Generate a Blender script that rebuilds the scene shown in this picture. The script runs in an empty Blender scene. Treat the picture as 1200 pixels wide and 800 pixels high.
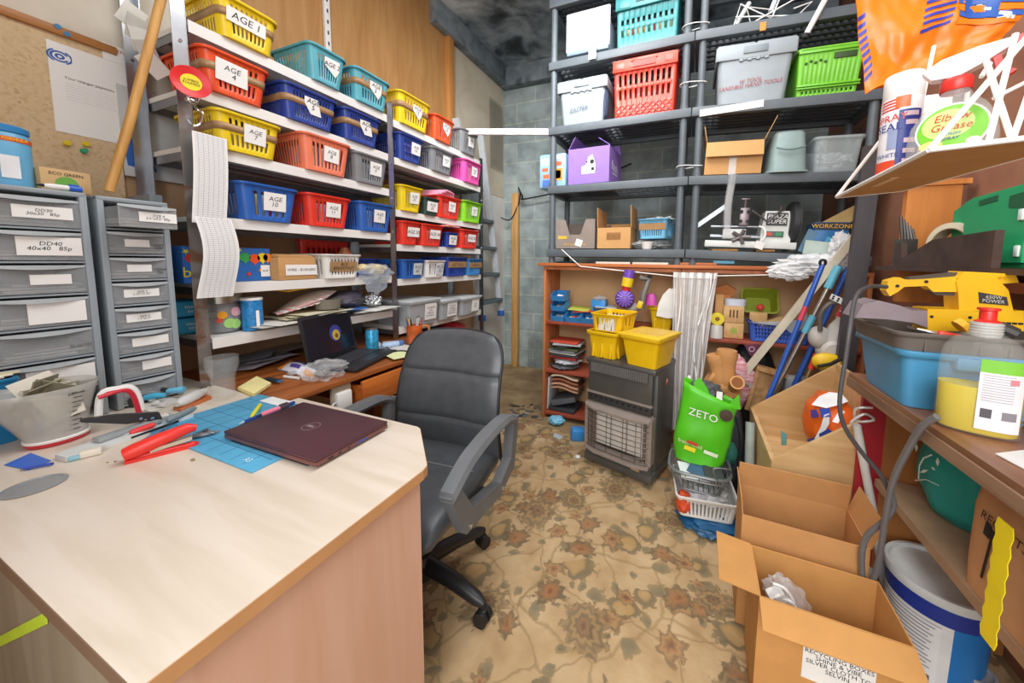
import bpy, bmesh, math, random
from mathutils import Vector, Matrix, Euler, noise
random.seed(7)
S = bpy.context.scene
COL = S.collection
PI = math.pi
rad = math.radians

# ------------------------------------------------------------------ camera
F, CX, CY = 407.68, 646.77, 342.39        # focal length and principal point of a 1200 x 800 frame
YAW, PITCH, ROLL = rad(-21.9767), rad(5.2283), rad(0.7313)
EYE = Vector((0, 0, 1.25))
_cy, _sy, _cp, _sp = math.cos(YAW), math.sin(YAW), math.cos(PITCH), math.sin(PITCH)
FW = Vector((_sy*_cp, _cy*_cp, -_sp)); _r = Vector((_cy, -_sy, 0)); _u = _r.cross(FW)
RT = math.cos(ROLL)*_r + math.sin(ROLL)*_u
UP = -math.sin(ROLL)*_r + math.cos(ROLL)*_u
cam_d = bpy.data.cameras.new('camera'); cam = bpy.data.objects.new('camera', cam_d); COL.objects.link(cam)
cam_d.sensor_fit = 'HORIZONTAL'; cam_d.sensor_width = 36
cam_d.lens = F/1200*36
cam_d.shift_x = -(CX-600)/1200; cam_d.shift_y = (CY-400)/1200
cam_d.clip_start = .02
cam.matrix_world = Matrix(((RT.x, UP.x, -FW.x, 0), (RT.y, UP.y, -FW.y, 0), (RT.z, UP.z, -FW.z, 1.25), (0, 0, 0, 1)))
S.camera = cam

def ray(x, y): return RT*((x-CX)/F) - UP*((y-CY)/F) + FW
def pX(x, y, X): d = ray(x, y); return EYE + d*(X/d.x)
def pY(x, y, Y): d = ray(x, y); return EYE + d*(Y/d.y)
def pZ(x, y, Z): d = ray(x, y); return EYE + d*((Z-1.25)/d.z)

# ------------------------------------------------------------------ light
S.view_settings.view_transform = 'Standard'; S.view_settings.look = 'None'
S.view_settings.gamma = 1; S.view_settings.use_curve_mapping = False
S.view_settings.exposure = 0.09
W = bpy.data.worlds.new('world'); S.world = W; W.use_nodes = True
W.node_tree.nodes['Background'].inputs[0].default_value = (1, .995, .985, 1)
W.node_tree.nodes['Background'].inputs[1].default_value = .75
def area(name, loc, target, sx, sy, power, col=(1, 1, 1)):
    l = bpy.data.lights.new(name, 'AREA'); l.shape = 'RECTANGLE'; l.size = sx; l.size_y = sy; l.energy = power; l.color = col
    o = bpy.data.objects.new(name, l); COL.objects.link(o); o.location = loc
    o.rotation_euler = (Vector(target)-Vector(loc)).to_track_quat('-Z', 'Y').to_euler(); return o
area('ceiling_fill', (-.1, 1.0, 3.2), (-.1, 1.2, 0), 1.6, 1.6, 37, (1, .995, .985))  # unseen area light added under the ceiling for overall brightness
area('ceiling_fill', (-.3, 2.0, 3.25), (-.35, 2.1, 0), 1.2, .5, 13, (1, .995, .985))  # unseen fill added above the view, lights the rack fronts
area('rear_fill', (.0, -1.3, 1.7), (-.4, 2.4, 1.1), 2.4, 2.2, 36, (1, .99, .98))  # unseen fill added behind the camera

area('rear_fill', (-.1, -1.7, 2.7), (-.6, 3.6, 2.4), 2.0, 1.4, 60, (.97, .99, 1))  # second added fill behind the camera, aimed at the far wall and ceiling
area('ceiling_fill', (-.75, 1.25, 3.28), (-1.3, 3.6, 1.6), 1.0, .6, 20, (.98, .99, 1)).data.spread = rad(80)  # narrow unseen fill added to brighten the back left corner

# ------------------------------------------------------------------ materials
def lin(c): return c/12.92 if c <= .04045 else ((c+.055)/1.055)**2.4
def hexc(h): return tuple(lin(int(h[i:i+2], 16)/255) for i in (0, 2, 4)) + (1,)
_mats = {}
def M(h, rough=.5, metal=0, var=.08, scale=14, alpha=1, bump=0, trans=0, spec=.5, stretch=None):
    key = (h, rough, metal, var, scale, alpha, bump, trans, spec, stretch)
    if key in _mats: return _mats[key]
    m = bpy.data.materials.new('surface_'+h); m.use_nodes = True; nt = m.node_tree; b = nt.nodes['Principled BSDF']
    tc = nt.nodes.new('ShaderNodeTexCoord'); n = nt.nodes.new('ShaderNodeTexNoise'); n.inputs['Scale'].default_value = scale; n.inputs['Detail'].default_value = 4
    if stretch:
        mp = nt.nodes.new('ShaderNodeMapping'); mp.inputs['Scale'].default_value = stretch
        nt.links.new(tc.outputs['Object'], mp.inputs[0]); nt.links.new(mp.outputs[0], n.inputs['Vector'])
    else: nt.links.new(tc.outputs['Object'], n.inputs['Vector'])
    r = nt.nodes.new('ShaderNodeValToRGB'); c = hexc(h)
    r.color_ramp.elements[0].position = .3; r.color_ramp.elements[1].position = .7
    r.color_ramp.elements[0].color = tuple(x*(1-var) for x in c[:3])+(1,)
    r.color_ramp.elements[1].color = tuple(min(1, x*(1+var)) for x in c[:3])+(1,)
    nt.links.new(n.outputs['Fac'], r.inputs[0]); nt.links.new(r.outputs[0], b.inputs['Base Color'])
    b.inputs['Roughness'].default_value = rough; b.inputs['Metallic'].default_value = metal
    b.inputs['Alpha'].default_value = alpha; b.inputs['Specular IOR Level'].default_value = spec
    if trans: b.inputs['Transmission Weight'].default_value = trans; b.inputs['IOR'].default_value = 1.15
    if bump:
        bp = nt.nodes.new('ShaderNodeBump'); bp.inputs['Strength'].default_value = bump; bp.inputs['Distance'].default_value = .01
        nt.links.new(n.outputs['Fac'], bp.inputs['Height']); nt.links.new(bp.outputs[0], b.inputs['Normal'])
    _mats[key] = m; return m
def wood(h, dark, stretch=(14, 1.2, 14), rough=.45, scale=3):
    key = ('w', h, dark, stretch, rough)
    if key in _mats: return _mats[key]
    m = bpy.data.materials.new('wood_'+h); m.use_nodes = True; nt = m.node_tree; b = nt.nodes['Principled BSDF']
    tc = nt.nodes.new('ShaderNodeTexCoord'); mp = nt.nodes.new('ShaderNodeMapping'); mp.inputs['Scale'].default_value = stretch
    n = nt.nodes.new('ShaderNodeTexNoise'); n.inputs['Scale'].default_value = scale; n.inputs['Detail'].default_value = 6; n.inputs['Distortion'].default_value = .6
    r = nt.nodes.new('ShaderNodeValToRGB'); r.color_ramp.elements[0].position = .32; r.color_ramp.elements[1].position = .62
    r.color_ramp.elements[0].color = hexc(dark); r.color_ramp.elements[1].color = hexc(h)
    nt.links.new(tc.outputs['Object'], mp.inputs[0]); nt.links.new(mp.outputs[0], n.inputs['Vector']); nt.links.new(n.outputs['Fac'], r.inputs[0])
    nt.links.new(r.outputs[0], b.inputs['Base Color']); b.inputs['Roughness'].default_value = rough
    _mats[key] = m; return m
def blotch(name, cols, scale, rough=.8, detail=8, bump=.3, dist=1.0, stretch=(1, 1, 1)):
    m = bpy.data.materials.new(name); m.use_nodes = True; nt = m.node_tree; b = nt.nodes['Principled BSDF']
    tc = nt.nodes.new('ShaderNodeTexCoord'); mp = nt.nodes.new('ShaderNodeMapping'); mp.inputs['Scale'].default_value = stretch
    n = nt.nodes.new('ShaderNodeTexNoise'); n.inputs['Scale'].default_value = scale; n.inputs['Detail'].default_value = detail; n.inputs['Distortion'].default_value = dist
    r = nt.nodes.new('ShaderNodeValToRGB')
    while len(r.color_ramp.elements) < len(cols): r.color_ramp.elements.new(.5)
    for e, (p, h) in zip(r.color_ramp.elements, cols): e.position = p; e.color = hexc(h)
    nt.links.new(tc.outputs['Object'], mp.inputs[0]); nt.links.new(mp.outputs[0], n.inputs['Vector']); nt.links.new(n.outputs['Fac'], r.inputs[0])
    nt.links.new(r.outputs[0], b.inputs['Base Color']); b.inputs['Roughness'].default_value = rough
    bp = nt.nodes.new('ShaderNodeBump'); bp.inputs['Strength'].default_value = bump; bp.inputs['Distance'].default_value = .02
    nt.links.new(n.outputs['Fac'], bp.inputs['Height']); nt.links.new(bp.outputs[0], b.inputs['Normal'])
    return m

WHITE = M('f2f1ee', .5, var=.03); PAPER = M('f4f3f0', .8, var=.02, scale=6); INK = M('1d1d22', .7)
TAPE = M('b08b62', .3, var=.12, alpha=.93); STEEL = M('a9adb2', .32, 1, .15, 9); CHROME = M('d5d8da', .15, 1)
RUST = blotch('rusty_steel', [(.35, '5a5350'), (.5, '7d7672'), (.62, '6b4c38')], 9, .5, bump=.1)
CARD = M('c99a63', .85, var=.07, scale=30, stretch=(1, 1, 12)); CARDIN = M('b98d5c', .9, var=.07, scale=30); KRAFT = M('c79b6c', .85, var=.08)
CARDD = M('b7834c', .85, var=.07, scale=24)
YEL = M('f5d420', .35, var=.04); YEL2 = M('f7c916', .35, var=.05); TEAL = M('5fb3c4', .35, var=.05); NAVY = M('2b459c', .35, var=.08)
ROYAL = M('2f66bd', .35, var=.06); ORNG = M('f1592a', .35, var=.05); SALM = M('f48463', .35, var=.05); GREY = M('85888c', .4, var=.06)
RED = M('ee3b2b', .35, var=.05); PINK = M('ee5bb0', .35, var=.05); LIME = M('8edb2c', .35, var=.05); DGRN = M('2e4a43', .4)
BLACK = M('1c1d20', .45); BLKP = M('43474b', .5, var=.1, scale=10); DGREY = M('55585c', .5); MGREY = M('8f969b', .45)
CLEAR = M('dfe6ea', .12, alpha=.24, var=.02); FILM = M('e8ecee', .1, alpha=.3, var=.02); FROST = M('c9cfd3', .3, alpha=.55, var=.05)

# ------------------------------------------------------------------ mesh builder
_txt = {}
def text_mesh(s, align):
    if (s, align) in _txt: return _txt[(s, align)]
    cu = bpy.data.curves.new('lettering', 'FONT'); cu.body = s; cu.size = 1; cu.align_x = align; cu.align_y = 'CENTER'; cu.resolution_u = 2; cu.space_line = .85
    o = bpy.data.objects.new('lettering', cu); COL.objects.link(o); bpy.context.view_layer.update()
    me = bpy.data.meshes.new_from_object(o.evaluated_get(bpy.context.evaluated_depsgraph_get()))
    r = ([v.co.copy() for v in me.vertices], [tuple(p.vertices) for p in me.polygons])
    bpy.data.objects.remove(o); bpy.data.curves.remove(cu); bpy.data.meshes.remove(me)
    _txt[(s, align)] = r; return r
_boxc = {}
def V(*a): return Vector(a)
class MB:
    def __init__(s, mat=None, T=None):
        s.v = []; s.f = []; s.mi = []; s.m = []; s.T = T; s.mat = mat
    def idx(s, m):
        m = m or s.mat or WHITE
        if m not in s.m: s.m.append(m)
        return s.m.index(m)
    def add(s, vs, fs, m=None, T=None):
        b = len(s.v); i = s.idx(m)
        for p in vs:
            p = Vector(p)
            if T is not None: p = T @ p
            if s.T is not None: p = s.T @ p
            s.v.append(p)
        for f in fs: s.f.append(tuple(b+k for k in f)); s.mi.append(i)
    def box(s, c, d, rot=None, b=0, m=None, seg=2):
        key = (round(d[0], 5), round(d[1], 5), round(d[2], 5), b, seg)
        if key not in _boxc:
            bm = bmesh.new(); bmesh.ops.create_cube(bm, size=1)
            for v in bm.verts: v.co = Vector((v.co.x*d[0], v.co.y*d[1], v.co.z*d[2]))
            if b: bmesh.ops.bevel(bm, geom=bm.edges[:], offset=min(b, .49*min(d)), segments=seg, profile=.5, affect='EDGES')
            bm.verts.index_update(); _boxc[key] = ([v.co.copy() for v in bm.verts], [tuple(v.index for v in f.verts) for f in bm.faces]); bm.free()
        vs, fs = _boxc[key]
        T = Matrix.Translation(c)
        if rot is not None: T = T @ (rot.to_4x4() if isinstance(rot, Matrix) else Euler(rot).to_matrix().to_4x4())
        s.add(vs, fs, m, T); return s
    def para(s, o, u, v, w, m=None):
        o, u, v, w = Vector(o), Vector(u), Vector(v), Vector(w)
        s.add([o, o+u, o+u+v, o+v, o+w, o+u+w, o+u+v+w, o+v+w], [(3, 2, 1, 0), (4, 5, 6, 7), (0, 1, 5, 4), (1, 2, 6, 5), (2, 3, 7, 6), (3, 0, 4, 7)], m); return s
    def slab(s, pts, n, t, m=None):     # polygon pts (3-D), thickness t along n
        n = Vector(n).normalized()*t; k = len(pts); pts = [Vector(p) for p in pts]
        s.add(pts+[p+n for p in pts], [tuple(reversed(range(k))), tuple(range(k, 2*k))]+[(i, (i+1) % k, (i+1) % k+k, i+k) for i in range(k)], m); return s
    def tube(s, pts, r, n=8, m=None, closed=False):
        pts = [Vector(p) for p in pts]; k = len(pts); R = r if isinstance(r, (list, tuple)) else [r]*k
        vs = []; nrm = None
        for i, p in enumerate(pts):
            if closed: t = pts[(i+1) % k]-pts[i-1]
            else: t = pts[min(i+1, k-1)]-pts[max(i-1, 0)]
            if t.length < 1e-9: t = Vector((0, 0, 1))
            t.normalize()
            if nrm is None: nrm = t.orthogonal().normalized()
            nrm = (nrm-t*nrm.dot(t))
            if nrm.length < 1e-6: nrm = t.orthogonal()
            nrm.normalize(); bn = t.cross(nrm)
            for j in range(n):
                a = 2*PI*j/n; vs.append(p+(nrm*math.cos(a)+bn*math.sin(a))*R[i])
        fs = []
        for i in range(k if closed else k-1):
            a, b = i*n, ((i+1) % k)*n
            for j in range(n): fs.append((a+j, a+(j+1) % n, b+(j+1) % n, b+j))
        if not closed: fs += [tuple(reversed(range(n))), tuple(range((k-1)*n, k*n))]
        s.add(vs, fs, m); return s
    def cyl(s, a, b, r, r2=None, n=20, m=None): return s.tube([a, b], [r, r if r2 is None else r2], n, m)
    def lathe(s, prof, c=(0, 0, 0), n=28, m=None, rot=None, closed=False):
        T = Matrix.Translation(c)
        if rot is not None: T = T @ Euler(rot).to_matrix().to_4x4()
        vs = []; k = len(prof)
        for r, z in prof:
            for j in range(n): a = 2*PI*j/n; vs.append((max(r, 1e-5)*math.cos(a), max(r, 1e-5)*math.sin(a), z))
        fs = [(i*n+j, i*n+(j+1) % n, ((i+1) % k)*n+(j+1) % n, ((i+1) % k)*n+j) for i in range(k if closed else k-1) for j in range(n)]
        s.add(vs, fs, m, T); return s
    def grid(s, fn, nu, nv, m=None, closeu=False):
        vs = [fn(i/(nu if closeu else nu-1), j/(nv-1)) for j in range(nv) for i in range(nu)]
        fs = [(j*nu+i, j*nu+(i+1) % nu, (j+1)*nu+(i+1) % nu, (j+1)*nu+i) for j in range(nv-1) for i in range(nu if closeu else nu-1)]
        s.add(vs, fs, m); return s
    def blob(s, c, r, seed=0, amp=.2, fr=3, m=None, sub=3, rot=None, flat=None):
        bm = bmesh.new(); bmesh.ops.create_icosphere(bm, subdivisions=sub, radius=1)
        E3 = Euler(rot).to_matrix() if rot is not None else Matrix.Identity(3); vs = []
        for v in bm.verts:
            p = v.co; k = 1+amp*noise.noise(p*fr+Vector((seed*7.1, seed*3.3, seed)))+.5*amp*noise.noise(p*fr*2.3+Vector((seed, 0, 5)))
            q = E3 @ Vector((p.x*r[0]*k, p.y*r[1]*k, p.z*r[2]*k)) + Vector(c)
            if flat is not None and q.z < flat: q.z = flat+.002*(q.z-flat)
            vs.append(q)
        bm.verts.index_update(); s.add(vs, [tuple(v.index for v in f.verts) for f in bm.faces], m); bm.free(); return s
    def loft(s, secs, n=28, pw=2.6, m=None, amp=0, fr=6, seed=0, cap=True, captop=False):   # secs: (z,cx,cy,rx,ry)
        vs = []
        for z, cx, cy, rx, ry in secs:
            for j in range(n):
                a = 2*PI*j/n; ca, sa = math.cos(a), math.sin(a)
                p = Vector((cx+rx*math.copysign(abs(ca)**(2/pw), ca), cy+ry*math.copysign(abs(sa)**(2/pw), sa), z))
                if amp: p += Vector((ca, sa, .3))*amp*(noise.noise(p*fr+Vector((seed, seed*2, 0)))+.5*noise.noise(p*fr*2.5+Vector((seed, 1, 3))))
                vs.append(p)
        k = len(secs); fs = [(i*n+j, i*n+(j+1) % n, (i+1)*n+(j+1) % n, (i+1)*n+j) for i in range(k-1) for j in range(n)]
        if cap: fs.append(tuple(reversed(range(n))))
        if captop: fs.append(tuple(range((k-1)*n, k*n)))
        s.add(vs, fs, m); return s
    def text(s, t, size, o, u, v, m=None, align='CENTER', shear=0, sx=1):
        vs, fs = text_mesh(t, align); o = Vector(o); u = Vector(u).normalized(); v = Vector(v).normalized()
        s.add([o+u*((p.x*sx+p.y*shear)*size)+v*(p.y*size) for p in vs], fs, m or INK); return s
    def label(s, o, u, v, w, h, lines='', size=None, m=None, ink=None, t=.0012, shear=.15, align='CENTER', sx=1):  # paper label centred on o, facing u x v
        o = Vector(o); u = Vector(u).normalized(); v = Vector(v).normalized(); n = u.cross(v)
        s.para(o-u*w/2-v*h/2, u*w, v*h, n*t, m or PAPER)
        if lines:
            nl = lines.count('\n')+1; size = size or h/(nl*1.0+.35)
            oo = o+n*(t+.0006) + (v*(nl-1)*.5*size*.85*0)
            if align == 'LEFT': oo = oo-u*w*.45
            s.text(lines, size, oo, u, v, ink, align, shear, sx)
        return s
    def bounds(s):
        lo = Vector((min(p.x for p in s.v), min(p.y for p in s.v), min(p.z for p in s.v))); hi = Vector((max(p.x for p in s.v), max(p.y for p in s.v), max(p.z for p in s.v)))
        return lo, hi
def build(name, mb, parent=None, smooth=35, label=None, world=False, solid=0, solid_off=-1):
    me = bpy.data.meshes.new(name); o = bpy.data.objects.new(name, me); COL.objects.link(o)
    vs = mb.v
    if parent is not None:
        o.parent = parent; o['_w'] = 0
        MW[o.name] = MW[parent.name]
        if world: inv = MW[parent.name].inverted(); vs = [inv @ p for p in vs]
        del o['_w']
    else:
        lo, hi = mb.bounds(); base = Vector(((lo.x+hi.x)/2, (lo.y+hi.y)/2, lo.z)); o.location = base
        vs = [p-base for p in vs]; MW[o.name] = Matrix.Translation(base)
    me.from_pydata([tuple(p) for p in vs], [], mb.f)
    for m in mb.m: me.materials.append(m)
    me.polygons.foreach_set('material_index', mb.mi)
    bm = bmesh.new(); bm.from_mesh(me)
    bmesh.ops.remove_doubles(bm, verts=bm.verts, dist=1e-6)
    if solid: pass
    bm.to_mesh(me); bm.free()
    me.polygons.foreach_set('use_smooth', [True]*len(me.polygons))
    me.set_sharp_from_angle(angle=rad(smooth)); me.update()
    if solid:
        md = o.modifiers.new('thickness', 'SOLIDIFY'); md.thickness = solid; md.offset = solid_off
    if label: o['label'] = label
    return o
MW = {}
def tag(o, label, cat, group=None):
    o['label'] = label; o['category'] = cat
    if group: o['group'] = group
    return o
def thing(name, label, cat, loc=(0, 0, 0), rz=0, group=None, rot=None):
    o = bpy.data.objects.new(name, None); COL.objects.link(o); o.empty_display_size = .05
    o.location = loc; e = Euler(rot if rot is not None else (0, 0, rz)); o.rotation_euler = e
    MW[o.name] = Matrix.Translation(loc) @ e.to_matrix().to_4x4()
    return tag(o, label, cat, group)
def solo(name, label, cat, mb, group=None, **k): return tag(build(name, mb, **k), label, cat, group)
def struct(name, mb, **k): o = build(name, mb, **k); o['kind'] = 'structure'; return o
def smooth_path(pts, k=6):
    pts = [Vector(p) for p in pts]; out = []
    for i in range(len(pts)-1):
        p0, p1, p2, p3 = pts[max(i-1, 0)], pts[i], pts[i+1], pts[min(i+2, len(pts)-1)]
        for j in range(k):
            t = j/k; out.append(.5*((2*p1)+(p2-p0)*t+(2*p0-5*p1+4*p2-p3)*t*t+(3*p1-p0-3*p2+p3)*t**3))
    return out+[pts[-1]]

# ------------------------------------------------------------------ tapered tub / basket / crate shell (front at y=0, centred on x, base z=0)
def shell(mb, W, D, H, tp=.02, r=.025, rows=((0, 1, 's'),), nx=0, ny=0, lip=.007, m=None, floor=True, wave=0):
    NX, NY = 2*nx+1, 2*ny+1
    def ring(w, d, rr):
        y0 = (D-d)/2; out = []; x1, y1 = w/2, y0+d
        def side(ax, ay, bx, by, n):
            for i in range(n): out.append((ax+(bx-ax)*i/n, ay+(by-ay)*i/n))
        def cor(cx, cy, a0):
            for i in range(4): a = a0+PI/2*i/4; out.append((cx+rr*math.cos(a), cy+rr*math.sin(a)))
        side(-x1+rr, y0, x1-rr, y0, NX); cor(x1-rr, y0+rr, -PI/2)
        side(x1, y0+rr, x1, y1-rr, NY); cor(x1-rr, y1-rr, 0)
        side(x1-rr, y1, -x1+rr, y1, NX); cor(-x1+rr, y1-rr, PI/2)
        side(-x1, y1-rr, -x1, y0+rr, NY); cor(-x1+rr, y0+rr, PI)
        return out
    zs = sorted(set([0]+[a for a, b, k in rows]+[b for a, b, k in rows]+[1])); kinds = []
    for a, b in zip(zs, zs[1:]):
        k = 's'
        for x, y, kk in rows:
            if x <= a+1e-6 and b <= y+1e-6 and kk != 's': k = kk
        kinds.append(k)
    def sz(z): f = 1-z; return W-2*tp*f, D-2*tp*f
    rings = [(ring(*sz(z), r), z*H) for z in zs]
    N = len(rings[0][0]); vs = [(x, y, z) for rg, z in rings for x, y in rg]; fs = []
    st = 0; hole = set()
    for L, n in ((NX, nx), (4, 0), (NY, ny), (4, 0), (NX, nx), (4, 0), (NY, ny), (4, 0)):
        if n:
            for i in range(1, L, 2): hole.add(st+i)
        st += L
    for j, k in enumerate(kinds):
        for i in range(N):
            if k == 'h' and i in hole: continue
            fs.append((j*N+i, j*N+(i+1) % N, (j+1)*N+(i+1) % N, (j+1)*N+i))
    if lip:
        b = len(vs); rg = ring(W+2*lip, D+2*lip, r+lip); vs += [(x, y, H) for x, y in rg]; vs += [(x, y, H-1.6*lip) for x, y in rg]; t = (len(zs)-1)*N
        for i in range(N):
            k = (i+1) % N; fs.append((t+i, t+k, b+k, b+i)); fs.append((b+i, b+k, b+N+k, b+N+i))
    if floor: fs.append(tuple(reversed(range(N))))
    mb.add(vs, fs, m); return mb
BROWS = ((.16, .56, 'h'), (.62, .84, 'h'))
# ------------------------------------------------------------------ the room
def carpet_material():
    m = bpy.data.materials.new('carpet_flowers'); m.use_nodes = True; nt = m.node_tree; b = nt.nodes['Principled BSDF']; L = nt.links.new
    def N(t, **k):
        n = nt.nodes.new(t)
        for a, v in k.items(): setattr(n, a, v)
        return n
    def math_(op, a, b_=None, c=None):
        n = N('ShaderNodeMath', operation=op)
        for i, x in enumerate((a, b_, c)):
            if x is None: continue
            if isinstance(x, (int, float)): n.inputs[i].default_value = x
            else: L(x, n.inputs[i])
        return n.outputs[0]
    def ramp(x, pts):
        r = N('ShaderNodeValToRGB')
        while len(r.color_ramp.elements) < len(pts): r.color_ramp.elements.new(.5)
        for e, (p, h) in zip(r.color_ramp.elements, pts): e.position = p; e.color = hexc(h)
        L(x, r.inputs[0]); return r.outputs[0]
    def mix(f, a, c):
        n = N('ShaderNodeMix', data_type='RGBA'); L(f, n.inputs[0]); L(a, n.inputs[6]); L(c, n.inputs[7]); return n.outputs[2]
    tc = N('ShaderNodeTexCoord')
    nz = N('ShaderNodeTexNoise'); nz.inputs['Scale'].default_value = 7; nz.inputs['Detail'].default_value = 3; L(tc.outputs['Object'], nz.inputs['Vector'])
    off = N('ShaderNodeVectorMath', operation='MULTIPLY_ADD'); L(nz.outputs['Color'], off.inputs[0]); off.inputs[1].default_value = (.11, .11, 0); L(tc.outputs['Object'], off.inputs[2])
    base = ramp(nz.outputs['Fac'], [(.3, 'b0916a'), (.5, 'c0a37b'), (.7, 'ccb18b')])
    n2 = N('ShaderNodeTexNoise'); n2.inputs['Scale'].default_value = 1.6; n2.inputs['Detail'].default_value = 5; L(tc.outputs['Object'], n2.inputs['Vector'])
    stain = math_('MULTIPLY', math_('SMOOTH_MIN', math_('MULTIPLY', math_('SUBTRACT', n2.outputs['Fac'], .52), 5), 1, .1), .55); stain = math_('MAXIMUM', stain, 0)
    grn = N('ShaderNodeRGB'); grn.outputs[0].default_value = hexc('a18a63'); base = mix(stain, base, grn.outputs[0])
    col = base
    n3 = N('ShaderNodeTexNoise'); n3.inputs['Scale'].default_value = 55; n3.inputs['Detail'].default_value = 5; L(tc.outputs['Object'], n3.inputs['Vector'])
    def flowers(col, scale, rnd, rmax, petals, depth, pal, seed, soft=.05, density=.0):
        mp = N('ShaderNodeMapping'); mp.inputs['Location'].default_value = (seed, seed*1.7, 0); L(off.outputs[0], mp.inputs[0])
        vo = N('ShaderNodeTexVoronoi'); vo.voronoi_dimensions = '2D'; vo.inputs['Scale'].default_value = scale; vo.inputs['Randomness'].default_value = rnd; L(mp.outputs[0], vo.inputs['Vector'])
        d = N('ShaderNodeVectorMath', operation='SUBTRACT'); L(mp.outputs[0], d.inputs[0]); L(vo.outputs['Position'], d.inputs[1])
        sp = N('ShaderNodeSeparateXYZ'); L(d.outputs[0], sp.inputs[0])
        ang = math_('ARCTAN2', sp.outputs[1], sp.outputs[0]); rr = math_('SQRT', math_('ADD', math_('MULTIPLY', sp.outputs[0], sp.outputs[0]), math_('MULTIPLY', sp.outputs[1], sp.outputs[1])))
        cs = N('ShaderNodeSeparateColor'); L(vo.outputs['Color'], cs.inputs[0])
        pet = math_('COSINE', math_('ADD', math_('MULTIPLY', ang, petals), math_('MULTIPLY', cs.outputs[0], 6.28)))
        rad_ = math_('MULTIPLY', math_('ADD', .8, math_('MULTIPLY', pet, depth)), math_('MULTIPLY_ADD', cs.outputs[1], rmax*.5, rmax*.55))
        q = math_('DIVIDE', rr, rad_)
        c = ramp(q, pal)
        q2 = math_('MULTIPLY_ADD', n3.outputs['Fac'], 1.3, math_('SUBTRACT', q, .65))
        mask = math_('MULTIPLY', math_('SUBTRACT', 1, math_('SMOOTHSTEP' if False else 'MINIMUM', math_('MAXIMUM', math_('MULTIPLY', math_('SUBTRACT', q2, .9), 9), 0), 1)), math_('GREATER_THAN', cs.outputs[2], density))
        mask = math_('MULTIPLY', mask, .8)
        return mix(mask, col, c)
    # winding stems
    for sc, sd, hcol in ((2.6, 1.3, '927a52'), (3.8, 5.1, '8c7350')):
        mp = N('ShaderNodeMapping'); mp.inputs['Location'].default_value = (sd, 0, 0); L(off.outputs[0], mp.inputs[0])
        vo = N('ShaderNodeTexVoronoi'); vo.voronoi_dimensions = '2D'; vo.feature = 'DISTANCE_TO_EDGE'; vo.inputs['Scale'].default_value = sc; L(mp.outputs[0], vo.inputs['Vector'])
        st = math_('MULTIPLY', math_('MINIMUM', math_('MAXIMUM', math_('SUBTRACT', 1, math_('MULTIPLY', vo.outputs['Distance'], 42)), 0), 1), .6)
        rgb = N('ShaderNodeRGB'); rgb.outputs[0].default_value = hexc(hcol); col = mix(st, col, rgb.outputs[0])
    col = flowers(col, 9, 1, .034, 1, .5, [(0, '6f6b58'), (.6, '857a60'), (1, '9a8660')], 3.1, density=.2)
    col = flowers(col, 4.6, 1, .085, 1, .55, [(0, 'b89a6c'), (.45, 'b0905f'), (.62, '6f6852'), (.85, '7d6f58'), (1, '8f7c5a')], 11.3, density=.15)
    col = flowers(col, 5.4, .9, .062, 6, .16, [(0, '6b4a3c'), (.3, '9a6f50'), (.55, 'ad875c'), (.8, '80694f'), (1, '937a58')], 7.7, density=.2)
    col = flowers(col, 4.1, .9, .075, 8, .12, [(0, '77503f'), (.25, 'a4724c'), (.6, '8d6d4f'), (.85, '6f604c'), (1, '84735a')], 15.2, density=.3)
    col = flowers(col, 2.9, .8, .135, 10, .1, [(0, '5a3f38'), (.18, '8a6a50'), (.3, '6b5a49'), (.48, 'a88a60'), (.66, '756650'), (.84, '9c8260'), (1, '7a6a52')], .4, density=.15)
    L(col, b.inputs['Base Color']); b.inputs['Roughness'].default_value = .95; b.inputs['Specular IOR Level'].default_value = .1
    bp = N('ShaderNodeBump'); bp.inputs['Strength'].default_value = .35; bp.inputs['Distance'].default_value = .006
    L(n3.outputs['Fac'], bp.inputs['Height']); L(bp.outputs[0], b.inputs['Normal'])
    return m
CONC = blotch('dirty_concrete', [(.25, '6b573f'), (.45, '8a7352'), (.6, '9f8763'), (.78, 'b7a484')], 4, .9, 9, .3, .2)
SOOT = blotch('sooty_ceiling', [(.28, '1d2226'), (.4, '4a555c'), (.5, '8795a0'), (.6, 'adbac2'), (.68, 'dbe4e8')], 3.2, .85, 12, .5, .35, (1, 1, 1))
BEAM = blotch('grey_beam', [(.3, '4e565b'), (.5, '78838a'), (.7, '8f9a9f')], 6, .8)
PLY = wood('c4955c', 'b38148', (2, 9, 1.2), .6, 2)
CREAM = blotch('cream_board', [(.3, 'c0b39c'), (.6, 'd2c7b2')], 3, .8, bump=.05)
TAN = blotch('tan_board', [(.3, 'b8926f'), (.6, 'c49f7c')], 3, .8, bump=.02, dist=.2)
REDPLY = blotch('old_red_board', [(.3, '6b4030'), (.45, '8d5a44'), (.58, 'a06f56'), (.72, '7a4c3a')], 2.2, .7, 9, .1, .25)
TIMBER = wood('d2a468', 'b98848', (14, 14, .9), .6, 2)
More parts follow.
